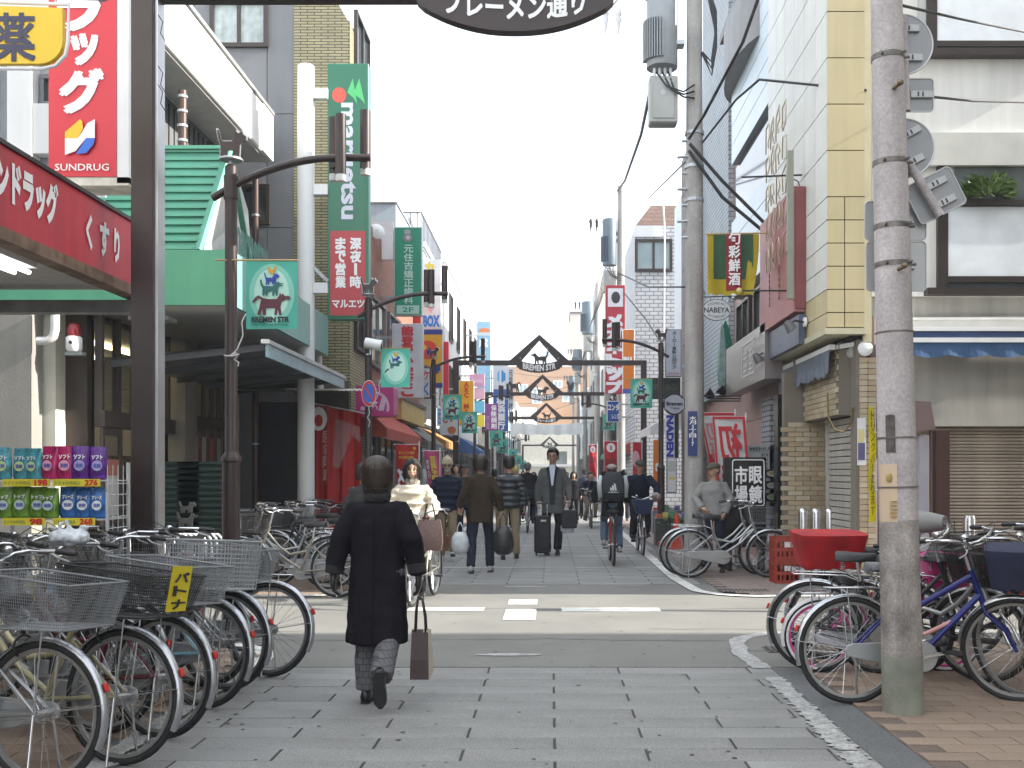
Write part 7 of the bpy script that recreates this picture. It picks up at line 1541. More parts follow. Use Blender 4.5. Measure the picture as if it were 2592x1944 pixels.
    if style == 'city':
        o = MB(); o.T = TS @ Matrix.Translation((wb / 2 - .10, -.075, R + .26)) @ Matrix.Rotation(rad(90), 4, 'Y'); o.lathe([(.001, -.03), (.022, -.02), (.03, .03), (.028, .034), (.001, .034)], n=12); o.build('headlamp', BLACKP, t, smooth=50)
        tubes('lock_ring', [([(rh[0] + .12 + .0, .06 * cos(rad(a)), rh[1] + .30 + .05 * sin(rad(a))) for a in range(-60, 250, 30)], .006)], BLACKP)
    return t
# --- near left row, rear wheels towards the street
LG = 'bicycles parked in the near left row'
specs = [(-2.32, 4.70, 165, dict(rear='mesh', lean=3), 'nearest bicycle at the lower left corner with a flat grey rear basket'),
         (-2.11, 5.05, 163, dict(rear='black', lean=5, frame=mat('beige_frame', (.34, .30, .18), .35, .2), sticker=1), 'bicycle with a black mesh rear basket carrying a yellow tag'),
         (-2.10, 5.55, 161, dict(rear='mesh', lean=4, frame=mat('dark_red_frame', (.12, .02, .03), .35, .2)), 'dark red bicycle between the black basket bicycle and the crate bicycle'),
         (-2.11, 6.27, 160, dict(rear='crate', lean=5, frame=mat('sky_blue_frame', (.22, .42, .5), .35, .2)), 'pale blue bicycle with a grey plastic crate on its rear carrier'),
         (-2.14, 6.76, 166, dict(rear='mesh', lean=3), 'silver bicycle with mesh rear basket behind the crate bicycle'),
         (-1.99, 7.23, 168, dict(rear=None, lean=6, steer=10), 'last silver bicycle of the near left row, wheel over the white corner paint')]
for x, y, h, kw, l in specs:
    a = rad(h); wb = .55; bike(l, x + cos(a) * wb, y + sin(a) * wb, h, group=LG, **kw)
bike('silver bicycle cut off at the left edge with a front child basket', -3.0, 5.75, 170, front='mesh', group=LG)
bike('dark bicycle half hidden at the left edge behind the nearest one', -3.25, 6.6, 172, frame=mat('black_frame', (.02, .02, .022), .35), front='wire', group=LG)
bike('black bicycle deep in the near left row, only its handlebar standing clear', -3.0, 6.15, 158, frame=mat('black_frame'), front='black', lean=6, steer=18, group=LG)
bike('dark blue bicycle wedged between the crate bicycle and its neighbours', -2.85, 6.95, 172, frame=mat('navy_frame_dull', (.02, .03, .08), .4, .2), front='wire', lean=2, steer=-20, group=LG)
bike('rusty brown bicycle at the back of the near left row', -3.3, 7.4, 165, frame=mat('rusty_brown_frame', (.10, .06, .04), .6, .2, .4, 12), front='mesh', lean=5, steer=12, group=LG)
# --- middle left cluster under the glass canopy
MG = 'bicycles parked under the glass canopy'
mid = [(-3.0, 11.95, 172, dict(style='city', frame=mat('champagne_frame', (.28, .265, .22), .3, .5), front='black', rear=None), 'champagne bicycle with a black front basket, nearest under the canopy'),
       (-3.25, 12.6, 195, dict(front='wire'), 'silver bicycle with a round wire basket and a white tag'),
       (-2.95, 13.0, 168, dict(frame=mat('black_frame'), front='black'), 'black bicycle in the middle of the canopy row'),
       (-3.5, 13.4, 176, dict(front='wire', frame=mat('dark_blue_frame', (.03, .05, .14), .35, .2)), 'dark blue bicycle with a wire basket under the canopy'),
       (-3.1, 13.9, 166, dict(front='mesh', frame=mat('black_frame')), 'black bicycle with a grey mesh front basket'),
       (-3.4, 14.4, 184, dict(front='black', frame=mat('dark_green_frame', (.02, .08, .05), .35, .2)), 'dark green bicycle with tall handlebar under the canopy'),
       (-3.0, 14.9, 170, dict(front='wire', frame=mat('black_frame'), style='sport', fend=None, case=False), 'black sports bicycle near the red banner'),
       (-3.3, 15.5, 175, dict(front='wire'), 'silver bicycle with coiled lock before the red banner'),
       (-2.9, 16.1, 168, dict(front='black', frame=mat('black_frame'), style='city'), 'farthest black bicycle of the canopy row'),
       (-4.4, 12.9, 200, dict(front='wire'), 'bicycle standing behind the nearest lamp post'),
       (-4.3, 13.8, 186, dict(front='wire', frame=mat('black_frame')), 'black bicycle deep under the canopy')]
for x, y, h, kw, l in mid: bike(l, x, y, h + RN.uniform(-3, 3), group=MG, lean=RN.uniform(2, 6), steer=RN.uniform(-15, 15), **kw)
# --- right foreground cluster
navyf = mat('navy_frame', (.015, .02, .14), .25, .2); pinkf = mat('pink_frame', (.55, .05, .25), .3, .1)
nb_ = bike('navy blue junior bicycle with silver handlebar behind the near utility pole', 1.86 + .52 * cos(rad(2)), 6.42, 2, frame=navyf, style='sport', R=.33, front=mat('navy_cover_cloth', (.02, .025, .06), .8, 0, .2, 6), steer=-28, lean=-4, fend=FENDER, case=True, saddle=mat('grey_saddle', (.12, .13, .14), .5), group='bicycles parked at the right corner')
MB().tube([(.30, 0, .66), (.12, 0, .50), (-.06, 0, .42)], .013, 8).build('striped_tube', mat('white_red_stripe', (.6, .3, .28), .3), nb_, smooth=60)
bike('small pink and white kids bicycle with pink basket', 1.93 + .45, 7.44, 0, frame=pinkf, style='kid', R=.263, front=mat('hot_pink_basket', (.55, .03, .20), .4, 0, .05), steer=-5, lean=4, fend=mat('white_fender', (.6, .58, .6), .35), case=mat('pale_grey_case', (.45, .46, .5), .4), rimring=mat('pink_rim', (.6, .06, .28), .35), whitetyre=True, stand=False, group='bicycles parked at the right corner')
bike('silver bicycle with a red cloth covered rear box', 2.17 + .5, 7.95, 3, frame=FR_SILVER, rear=mat('red_cover_cloth', (.34, .010, .014), .8, 0, .35, 6, 1.0, 9), front='black', lean=4, steer=8, group='bicycles parked at the right corner')
bike('dark bicycle with grey hand covers on its handlebar', 2.42, 7.25, -20, frame=mat('black_frame'), rear=None, front='black', covers=mat('grey_hand_cover', (.22, .22, .215), .8, 0, .15), lean=4, steer=-20, case=False, group='bicycles parked at the right corner')
bike('silver bicycle at the far right with its front wheel turned to the camera', 2.62, 6.95, -52, frame=FR_SILVER, front='black', lean=5, steer=-10, case=False, group='bicycles parked at the right corner')
bike('black bicycle cut off at the right edge behind the silver one', 2.95, 7.0, -48, frame=mat('black_frame'), front='black', rear=None, lean=3, steer=-8, case=False, group='bicycles parked at the right corner')
bike('dark blue bicycle at the right edge, deepest of the corner cluster', 3.25, 7.7, -40, frame=mat('dark_blue_frame'), front='mesh', lean=4, case=False, group='bicycles parked at the right corner')
# --- two silver bicycles before the optician
a_, c_ = wx(1492, 14.2), wx(1657, 14.2)
bike('front silver bicycle standing across the right pavement before the man in the cap', (a_ + c_) / 2, 14.15, -2, front=None, lean=4, steer=0, group='silver bicycles before the optician')
bike('rear silver bicycle standing just behind the front one', (a_ + c_) / 2 - .05, 14.55, 2, front='wire', lean=4, steer=6, group='silver bicycles before the optician')
# ================================================================ PEOPLE
skin = mat('skin', (.42, .25, .17), .55, 0, .06, 6); haird = mat('black_hair', (.008, .007, .006), .5, 0, .3, 30, .4, 90, spec=.25); hairb = mat('brown_black_hair', (.022, .013, .009), .5, 0, .4, 40, .5, 80, spec=.25); hairg = mat('grey_hair', (.12, .12, .12), .6, 0, .2, 30, .4, 80)
folds = bpy.data.textures.new('cloth_folds', 'CLOUDS'); folds.noise_scale = .10; folds.noise_depth = 1
foldf = bpy.data.textures.new('fine_folds', 'CLOUDS'); foldf.noise_scale = .035
def remesh(o, vox, disp=0, tex=None, smooth=3):
    m = o.modifiers.new('remesh', 'REMESH'); m.mode = 'VOXEL'; m.voxel_size = vox; m.use_smooth_shade = True
    if smooth: s_ = o.modifiers.new('smooth', 'SMOOTH'); s_.iterations = smooth; s_.factor = .5
    if disp: d = o.modifiers.new('folds', 'DISPLACE'); d.texture = tex or folds; d.strength = disp; d.mid_level = .5; d.texture_coords = 'LOCAL'
    return o
def lim(b, pts, r, n=12): b.tube(pts, r, n); b.ell(pts[0], tuple([max(r[0]) if isinstance(r[0], tuple) else r[0]] * 3), 10, 6) ; b.ell(pts[-1], tuple([min(r[-1]) if isinstance(r[-1], tuple) else r[-1]] * 3), 10, 6)
def hand(b, W, d, side, g=0, curl=.5, pn=None):
    """palm, four unequal bent fingers and a thumb. d: direction of the hand, side: +1 left hand"""
    W = Vector(W); d = Vector(d).normalized(); n = Vector(pn) if pn else Vector((-side, 0, 0)); n = (n - d * n.dot(d)).normalized(); l = d.cross(n)
    if l.y > 0: l = -l                                   # towards the thumb (forwards)
    C = lambda a, c, e: W + d * a + l * c + n * e
    for k in range(5):
        c = -.03 + .06 * k / 4; b.tube([C(-.01, c * .5, 0), C(.045, c * .9, 0), C(.082, c, .002)], [.016 + g, .017 + g, .013 + g], 8)
    for k, (c, ln) in enumerate(((.031, .068), (.011, .078), (-.010, .072), (-.030, .056))):
        a = curl * (.8 + .1 * k); p = C(.080, c, .002); P = [p]; dr = d
        for j, seg in enumerate((.45, .32, .25)):
            ca, sa_ = cos(a * (j + .6)), sin(a * (j + .6)); P.append(P[-1] + (d * ca + n * sa_) * ln * seg)
        b.tube(P, [.0098 + g, .0092 + g, .0085 + g, .007 + g], 7)
    b.tube([C(.015, .028, .004), C(.045, .048, .014), C(.068, .052, .026), C(.083, .048, .034)], [.014 + g, .012 + g, .010 + g, .008 + g], 7)
BASE = dict(pel=(0, 0, .93), waist=(0, 0, 1.06), chest=(0, 0, 1.25), neck=(0, 0.005, 1.41), head=(0, -.015, 1.568),
            shL=(.148, 0, 1.345), elL=(.222, .03, 1.10), wrL=(.25, -.02, .88), shR=(-.148, 0, 1.345), elR=(-.222, .03, 1.10), wrR=(-.25, -.02, .88),
            hiL=(.088, 0, .91), knL=(.10, -.015, .50), anL=(.105, .02, .085), hiR=(-.088, 0, .91), knR=(-.10, -.015, .50), anR=(-.105, .02, .085),
            toeL=(.02, -1, 0), toeR=(-.02, -1, 0), hdL=(0, -.15, -1), hdR=(0, -.15, -1), turn=0, curl=.5)
def person(label, x, Y, rz, ht, pose={}, top=None, hem=.80, tw=1.0, pants=None, shoe=None, hair='short', hairm=None, gloves=None, vox=.0105, collar=None, tr=1.0, glasses=False, beard=None, sleeve=1.0, puff=0, detail=True, group=None, flare=1.0, extra=None, open_front=None, capm=None, z=0):
    J = {**BASE, **pose}; V = {k: Vector(v) for k, v in J.items() if isinstance(v, tuple)}
    t = thing('person', label, 'person', (x, Y, z), rad(rz), group); s_ = ht / 1.70; t.scale = (s_, s_, s_)
    # ---- body: one continuous surface
    b = MB(); pel, wa, ch, nk, hd = V['pel'], V['waist'], V['chest'], V['neck'], V['head']
    b.tube([pel - Vector((0, 0, .07)), pel, wa, ch, (ch + nk) / 2 + Vector((0, 0, .04)), nk], [(.13, .09), (.15, .10), (.125, .088), (.15, .10), (.112, .072), (.05, .05)], 16)
    b.tube([nk - Vector((0, 0, .05)), nk + (hd - nk) * .6], [.058, .052], 12)
    T = Matrix.Translation(hd) @ Matrix.Rotation(rad(J['turn']), 4, 'Z')
    b.T = T; b.ell((0, .012, .025), (.074, .092, .088), 20, 14); b.ell((0, -.018, -.035), (.058, .07, .078), 18, 12); b.ell((0, -.04, -.085), (.03, .032, .026), 12, 8)
    b.tube([(0, -.086, .015), (0, -.102, -.022), (0, -.096, -.03)], [.007, .012, .010], 8); b.ell((.075, .01, -.012), (.012, .02, .03), 8, 8); b.ell((-.075, .01, -.012), (.012, .02, .03), 8, 8)
    b.ell((0, -.088, -.055), (.022, .01, .008), 8, 6); b.ell((.032, -.07, -.02), (.02, .018, .02), 8, 6); b.ell((-.032, -.07, -.02), (.02, .018, .02), 8, 6); b.T = None
    for S in ('L', 'R'):
        sh, el, wr, hi, kn, an = (V[k + S] for k in ('sh', 'el', 'wr', 'hi', 'kn', 'an'))
        lim(b, [sh * .9 + ch * .1, sh, (sh + el) / 2, el, (el + wr) / 2, wr], [.045, .048, .042, .034, .033, .024])
        hdir = V['hd' + S]; hand(b, wr, hdir, 1 if S == 'L' else -1, 0, J['curl'])
        lim(b, [hi, (hi + kn) / 2, kn, kn * .6 + an * .4, an], [.075, .066, .048, .05, .034]); toe = V['toe' + S].normalized(); b.tube([an + Vector((0, 0, -.02)), an + toe * .06 + Vector((0, 0, -.045)), an + toe * .14 + Vector((0, 0, -.06))], [(.03, .03), (.035, .025), (.03, .014)], 8)
    bd = remesh(b.build('body', skin, t), max(vox * .85, .0085) if detail else .014, smooth=2)
    # ---- trousers
    pm = pants
    b = MB(); g = .016 * tr; b.tube([pel + Vector((0, 0, .10)), pel, pel - Vector((0, 0, .08))], [(.135 * tr + .01, .105), (.155 * tr, .12), (.12, .10)], 16)
    for S in ('L', 'R'):
        hi, kn, an = (V[k + S] for k in ('hi', 'kn', 'an')); d = (an - kn).normalized()
        b.tube([hi + Vector((0, 0, .02)), (hi + kn) / 2, kn, (kn + an) / 2, an - d * .0], [.088 * tr, .082 * tr, .068 * tr, .068 * tr, .064 * tr], 14)
    remesh(b.build('trousers', pm, t), vox * 1.1, .016)
    # ---- shoes
    for S in ('L', 'R'):
        an = V['an' + S]; toe = V['toe' + S].normalized(); up = Vector((0, 0, 1)); up = (up - toe * up.dot(toe)).normalized() if abs(toe.z) < .98 else Vector((0, -1, 0)); sd = toe.cross(up)
        b = MB(); rings = []
        for f, w_, h0, h1 in ((-.085, .018, .0, .04), (-.075, .032, -.03, .055), (-.03, .036, -.032, .075), (.03, .037, -.032, .05), (.09, .044, -.032, .03), (.14, .042, -.032, .018), (.175, .028, -.028, .006), (.185, .010, -.022, .0)):
            c = an + toe * f - up * .05
            rings.append([c + sd * (w_ * cos(2 * pi * i / 10)) + up * ((h0 + h1) / 2 + (h1 - h0) / 2 * sin(2 * pi * i / 10)) for i in range(10)])
        b.loft(rings); o = b.build('shoe', shoe, t, smooth=180)
        if detail and S: 
            b = MB(); b.loft([[an + toe * f - up * (.05 + hh) + sd * w_ * q for q in (-1, 1) for hh in ((.034, .022) if q < 0 else (.022, .034))] for f, w_ in ((-.085, .02), (-.06, .034), (.0, .036), (.09, .045), (.15, .040), (.188, .012))]); b.build('sole', BLACKP if capm != 'w' else WHITE, o, smooth=40)
    # ---- upper garment
    b = MB(); hw = .165 * tw
    sc_b = [(hw * flare * 1.02, .128 * tw * flare), (hw * (1 + flare) / 2, .122 * tw)] if hem < .72 else [(hw * flare, .122 * tw), (hw, .118 * tw)]
    hemp = Vector((pel.x, pel.y, hem)); 
    rings = [hemp] + [hemp.lerp(wa, .5), wa, ch, (ch + nk) / 2 + Vector((0, 0, .035)), nk + Vector((0, 0, -.02)), nk + Vector((0, 0, .01))]
    rr = [sc_b[0], sc_b[1], (.155 * tw, .112 * tw), (.172 * tw, .120 * tw), (.135 * tw, .10 * tw), (.078, .078), (.062, .066)]
    b.tube(rings, rr, 24)
    for S in ('L', 'R'):
        sh, el, wr = (V[k + S] for k in ('sh', 'el', 'wr')); q = sleeve * tw
        b.tube([sh * .75 + nk * .25 + Vector((0, 0, -.025)), sh, (sh + el) / 2, el, (el + wr) / 2, wr + (el - wr).normalized() * .01], [.040 * q, .053 * q, .059 * q, .056 * q, .053 * q, .048 * q], 14)
        if puff:
            for k in range(6): p = sh.lerp(el, (k + .5) / 3) if k < 3 else el.lerp(wr, (k - 2.5) / 3); b.ell(p, (.076 * q, .076 * q, .05), 10, 6)
    if puff:
        for k in range(5): z_ = hem + .05 + (1.36 - hem) * k / 5; c = Vector((pel.x, pel.y, 0)).lerp(Vector((ch.x, ch.y, 0)), min(1, k / 3)); b.ell((c.x, c.y, z_), (hw * 1.10, .142 * tw, .062), 20, 6)
    remesh(b.build('jacket' if hem > .65 else 'coat', top, t), vox, .020 if not puff else .010)
    if collar:
        b = MB(); b.ring((nk.x, nk.y + .005, nk.z + .015), .068, .030, 'z', 22, 8, flat=1.7); remesh(b.build('collar', collar, t), vox, .008)
    if open_front:   # shirt seen between the jacket fronts
        b = MB(); y0 = -.135 * tw; b.prism([(-.012, 1.10), (.012, 1.10), (.045, 1.38), (.04, 1.43), (-.04, 1.43), (-.045, 1.38)], y0 - .004, y0 + .03); b.build('shirt_front', open_front, t)
        b = MB(); b.prism([(-.04, .80), (.04, .80), (.055, 1.20), (.10, 1.38), (.06, 1.40), (.02, 1.12), (-.02, 1.12), (-.06, 1.40), (-.10, 1.38), (-.055, 1.20)], y0 + .0, y0 + .05); b.build('inner_jacket', mat('black_suit', (.012, .012, .016), .8), t)
    # ---- face
    if detail:
        e = MB(); e.T = T
        for s2 in (-.029, .029): e.ell((s2, -.083, .0), (.013, .006, .006), 8, 6)
        e.build('eyes', mat('dark_eye', (.02, .015, .012), .2), t, smooth=180, kind='stuff')
        e = MB(); e.T = T
        for s2 in (-1, 1): e.tube([(s2 * .014, -.090, .018), (s2 * .03, -.090, .024), (s2 * .046, -.078, .019)], .0035, 5)
        e.build('eyebrows', hairm or haird, t, kind='stuff'); e = MB(); e.T = T; e.ell((0, -.099, -.055), (.02, .005, .005), 8, 5); e.build('mouth', mat('lips', (.30, .10, .08), .5), t, smooth=180)
        if glasses:
            e = MB(); e.T = T
            for s2 in (-1, 1): e.ring((s2 * .033, -.104, -.002), .021, .0028, 'y', 16, 5); e.tube([(s2 * .054, -.100, .002), (s2 * .078, -.02, .005)], .003, 4)
            e.tube([(-.012, -.104, 0), (.012, -.104, 0)], .003, 4); e.build('glasses', BLACKP, t)
        if beard: e = MB(); e.T = T; e.ell((0, -.055, -.08), (.05, .045, .045), 12, 8); remesh(e.build('beard', beard, t), .008, .01, foldf)
    hm = hairm or haird; h = MB(); h.T = T
    if hair == 'short': h.ell((0, .026, .045), (.084, .092, .085), 18, 12); h.ell((0, .055, -.01), (.074, .062, .075), 14, 10); h.ell((0, -.045, .085), (.06, .05, .035), 12, 8)
    elif hair == 'bob':
        h.loft([[(.100 * sin(th) * cos(q), .024 + (.106 if sin(q) > 0 else .078) * sin(th) * sin(q), .045 + (.098 if cos(th) > 0 else .26) * cos(th)) for q in [2 * pi * k / 20 for k in range(20)]] for th in (.12, .5, .9, 1.3, 1.6, 1.8, 1.95, 2.08)])
    elif hair == 'long':
        h.ell((0, .026, .05), (.09, .098, .085), 18, 12); h.tube([(0, .05, .03), (0, .065, -.06), (0, .07, -.15)], [(.09, .05), (.10, .045), (.085, .03)], 14)
        for s2 in (-1, 1): h.tube([(s2 * .05, -.03, .09), (s2 * .082, -.02, .03), (s2 * .088, -.005, -.06), (s2 * .08, .0, -.13)], [(.02, .03), (.022, .04), (.025, .04), (.015, .02)], 10)
    elif hair in ('cap', 'beanie'): h.ell((0, .05, -.01), (.078, .06, .07), 14, 10)
    remesh(h.build('hair', hm, t), .0085 if detail else .012, .012, foldf)
    if hair in ('short', 'bob', 'long') and detail:   # loose strands over the hair mass
        h = MB(); h.T = T; low = {'short': -.06, 'bob': -.10, 'long': -.17}[hair]; rx = {'short': .091, 'bob': .104, 'long': .099}[hair]
        for i in range(650):
            a = RN.uniform(0, 2 * pi); 
            if sin(a) < -.35 and RN.random() < .85: continue
            P = []; jx = RN.uniform(-.02, .02); tm = {'short': 1.9, 'bob': 2.08, 'long': 1.6}[hair] if sin(a) > -.2 else 1.35; tm += RN.uniform(-.3, .14); u0 = RN.uniform(.03, .45); ro = RN.uniform(0, .009)
            for u in [u0 + (1 - u0) * q for q in (0, .25, .5, .75, 1)]:
                th = u * tm; c_ = cos(th); rr_ = rx * sin(th) + ro * u + RN.uniform(0, .002); zz = .045 + (.10 if c_ > 0 else .27) * c_
                if hair == 'long' and u > .999: zz = low + RN.uniform(-.012, .03); rr_ *= .9
                P.append(Vector((cos(a + jx * u * 8) * rr_, .024 + sin(a + jx * u * 8) * rr_ * 1.06, zz)))
            wv_ = Vector((-sin(a), cos(a), 0)) * .0022
            h.add([p - wv_ for p in P] + [p + wv_ for p in P], [(k, k + 1, k + 6, k + 5) for k in range(4)])
        h.build('hair_strands', mat(hm.name + '_strand', (.03, .018, .012) if hm is hairb else (.018, .014, .012), .45, 0, .5, 60), t, kind='stuff')
    if hair == 'cap':
        c = MB(); c.T = T; c.ell((0, .015, .06), (.092, .105, .058), 20, 10); c.tube([(0, .0, .03), (0, 0, .075)], [(.094, .107), (.09, .10)], 20); c.tube([(0, -.08, .045), (0, -.16, .03)], [(.07, .012), (.05, .008)], 14); remesh(c.build('cap', capm, t), .009, .004)
    if hair == 'beanie':
        c = MB(); c.T = T; c.ell((0, .012, .06), (.093, .104, .095), 20, 12); c.ring((0, .008, .035), .088, .016, 'z', 24, 6, flat=1.6); c.ell((0, .02, .16), (.03, .03, .025), 10, 8); remesh(c.build('knitted_hat', capm, t), .009, .008, foldf)
    if gloves:
        for S in ('L', 'R'):
            b = MB(); hand(b, V['wr' + S], V['hd' + S], 1 if S == 'L' else -1, .0035, J['curl']); b.tube([V['wr' + S], V['wr' + S] - V['hd' + S].normalized() * .04], [.03, .034], 10); remesh(b.build('glove', gloves, t), .0075, smooth=1)
    return t, s_
def cloth_(name, col=(.1, .1, .1), **k): return mat(name, col, .9, 0, .14, 5, .15, 200, spec=.12, **k)
dark_coat = cloth_('black_wool_coat', (.013, .012, .016)); tweed = brickmat('grey_check_tweed', (.12, .12, .13), (.10, .10, .11), (.05, .05, .055), .045, .045, .0035, bump=.1)
blk_sh = mat('black_leather_shoe', (.015, .014, .014), .35); sneaker = mat('pale_sneaker', (.35, .35, .36), .6, 0, .2, 20); khaki = cloth_('khaki_cotton', (.22, .17, .11)); darkj = cloth_('dark_denim', (.025, .028, .045)); blackt = cloth_('black_trousers', (.014, .014, .017))
# 1 foreground woman in the dark coat, walking away
Y_ = 6.4
walk = dict(anR=(-.085, .30, .24), knR=(-.09, -.02, .50), toeR=(0, -.35, -1), anL=(.085, -.06, .085), knL=(.09, -.06, .50), elL=(.245, .05, 1.13), wrL=(.285, .06, .89), elR=(-.245, .05, 1.13), wrR=(-.285, .0, .88), head=(0, -.01, 1.562), hdL=(0.05, -.05, -1), hdR=(-.05, -.1, -1), curl=.55)
p1, s1 = person('woman in the foreground walking away in a long black coat with black gloves', wx(815, Y_), Y_, 178, 1.53, walk, dark_coat, .42, 1.16, tweed, blk_sh, 'bob', hairb, mat('black_leather_glove', (.014, .013, .014), .4), .0095, mat('dark_fur_collar', (.022, .02, .022), .95, 0, .3, 20, .8, 120), 1.2, sleeve=1.12, flare=1.1, glasses=True)
for s2 in (-1, 1):
    b = MB(); wv = Vector((s2 * .285, .03 if s2 < 0 else .06, .90)); b.tube([wv + Vector((-.012 * s2, 0, .07)), wv + Vector((0, 0, .0))], [.064, .067], 16); remesh(b.build('cuff', mat('dark_fur_collar'), p1), .01, .01)
b = MB(); b.tube([(0, .142, 1.35), (0, .155, 1.0), (0, .17, .44)], .004, 5); b.build('back_seam', dark_coat, p1)
tb = thing('tote_bag', 'tall brown and beige tote bag carried in the right hand of the woman in black', 'bag', (wx(908, 6.38), 6.38, wz(1465, 6.38)))
b = MB(); b.loft([[(x * w_ - .0, y * d_, z) for x, y in ((-1, -1), (1, -1), (1, 1), (-1, 1))] for z, w_, d_ in ((0, .058, .05), (.12, .055, .05), (.30, .05, .02))]); b.build('bag_body', mat('dark_brown_bag', (.05, .03, .03), .6, 0, .15), tb)
b = MB(); b.quad((.059, -.05, 0.005), (.075, .06, .03), (.062, .03, .30), (.051, -.022, .30)); b.quad((.058, -.051, .001), (.059, -.051, .001), (.051, -.021, .3), (.02, -.021, .3)); b.build('beige_side', mat('beige_canvas_bag', (.42, .38, .30), .85, 0, .1, 10), tb)
for dy in (-.02, .03): MB().tube([(-.03, dy, .29), (-.025, dy, .42), (-.012, dy * .3, .505), (.012, dy * .3, .49), (.03, dy, .38), (.035, dy, .28)], .007, 6).build('handle', mat('black_leather_glove'), tb, smooth=180)
# 2 person half hidden behind her
person('person in a dark grey jacket half hidden behind the woman in black', wx(786, 12.5), 12.5, 175, 1.56, dict(anR=(-.1, .15, .12), knR=(-.1, 0, .5)), cloth_('dark_grey_jacket', (.05, .05, .052)), .75, 1.0, blackt, blk_sh, 'bob', haird)
# 3 cream jacket woman pushing a bicycle
creamj = cloth_('cream_puffer', (.56, .50, .40)); xw = wx(888, 11.7)
person('woman with black hair in a cream puffer jacket holding a bicycle', xw, 11.8, 4, 1.59, dict(wrL=(.20, -.30, 1.0), elL=(.28, -.06, 1.12), wrR=(-.22, -.28, 1.0), elR=(-.27, -.05, 1.12), hdL=(0, -1, -.2), hdR=(0, -1, -.2), curl=1.1), creamj, .74, 1.12, blackt, blk_sh, 'long', haird, mat('maroon_glove', (.06, .02, .02), .8), .010, mat('cream_fur_collar', (.5, .45, .36), .95, 0, .2, 20, .8, 100), puff=1)
bike('city bicycle held by the woman in the cream jacket', xw + .16, 11.6, -96, frame=mat('champagne_frame'), front=None, lean=0, stand=False)
hb = thing('handbag', 'brown patterned handbag hanging from the handlebar before the cream jacket', 'bag', (wx(928, 11.15), 11.15, wz(1189, 11.15)))
b = MB(); b.loft([[(x * w_, y * d_, z) for x, y in ((-1, -1), (-.3, -1.1), (.3, -1.1), (1, -1), (1, 1), (.3, 1.1), (-.3, 1.1), (-1, 1))] for z, w_, d_ in ((0, .125, .05), (.08, .14, .06), (.22, .135, .05), (.33, .115, .03))]); b.build('bag_body', mat('brown_pattern_leather', (.10, .06, .055), .5, 0, .5, 60), hb, smooth=40)
for dy in (-.03, .03): MB().tube([(-.06, dy, .32), (-.03, dy, .5), (.03, dy, .5), (.07, dy, .32)], .006, 5).build('handle', BLACKP, hb, smooth=180)
# 4 bearded man
person('bearded man in a beige knitted hat and navy padded jacket', wx(966, 17), 17, 6, 1.69, dict(knL=(.09, -.14, .52), anL=(.09, -.12, .16), anR=(-.10, .0, .085), toeL=(0, -1, .2), elR=(-.26, .03, 1.12), wrR=(-.27, -.04, .90), curl=.9), cloth_('navy_padded', (.018, .022, .042)), .80, 1.12, khaki, sneaker, 'beanie', hairg, None, .0115, puff=1, beard=mat('white_beard', (.32, .31, .30), .9, 0, .2, 30), capm=cloth_('beige_knit', (.42, .36, .25)), glasses=True)
def bag_(label, px, py0, py1, Y, m_, w_=.13, name='plastic_bag'):
    h_ = wz(py0, Y) - wz(py1, Y); t = thing(name, label, 'bag', (wx(px, Y), Y, wz(py1, Y)))
    b = MB(); n = 14; prof = ((0, .55), (.06, .85), (.25, 1.0), (.5, .9), (.68, .55))
    b.loft([[(w_ * r_ * cos(2 * pi * i / n) * (1 + .06 * sin(i * 2.3 + z * 9)), w_ * .7 * r_ * sin(2 * pi * i / n), z * h_) for i in range(n)] for z, r_ in prof]); o = b.build('bag_body', m_, t, smooth=180)
    for s2 in (-1, 1): b = MB(); b.tube([(s2 * w_ * .35, 0, h_ * .62), (s2 * w_ * .28, 0, h_ * .85), (0, 0, h_ * 1.0)], [(.03, .012), (.018, .008), (.012, .008)], 8); b.build('handle', m_, t, smooth=180)
    return t
wbag = mat('white_plastic_bag', (.55, .58, .62), .4, 0, .25, 12, .3, 30)
bag_('white plastic shopping bag in the left hand of the woman in the brown jacket', 994, 1128, 1195, 14.8, wbag)
bag_('black plastic shopping bag in the right hand of the woman in the brown jacket', 1087, 1108, 1198, 14.8, mat('black_plastic_bag', (.02, .02, .022), .4, 0, .2, 12, .3, 30), .15)
# 5 brown jacket woman, back view
person('woman seen from behind in a brown jacket carrying a white and a black bag', wx(1038, 14.9), 14.9, 180, 1.70, dict(anL=(.13, .12, .10), knL=(.12, .0, .5), anR=(-.13, -.14, .085), knR=(-.12, -.10, .5), elL=(.25, .04, 1.12), wrL=(.31, .0, .93), elR=(-.25, .04, 1.12), wrR=(-.30, -.0, .88), curl=1.3), cloth_('dark_brown_jacket', (.040, .029, .020)), .72, 1.12, darkj, sneaker, 'bob', hairb, None, .0105)
# 6 man in the black leather jacket
person('man seen from behind in a black padded leather jacket and khaki trousers', wx(1100, 17.3), 17.3, 182, 1.72, dict(anL=(.1, .1, .085), anR=(-.12, -.1, .085)), mat('black_leather_jacket', (.018, .022, .026), .4, 0, .15, 5), .84, 1.15, cloth_('light_khaki', (.27, .22, .15)), blk_sh, 'short', haird, None, .0115, puff=1)
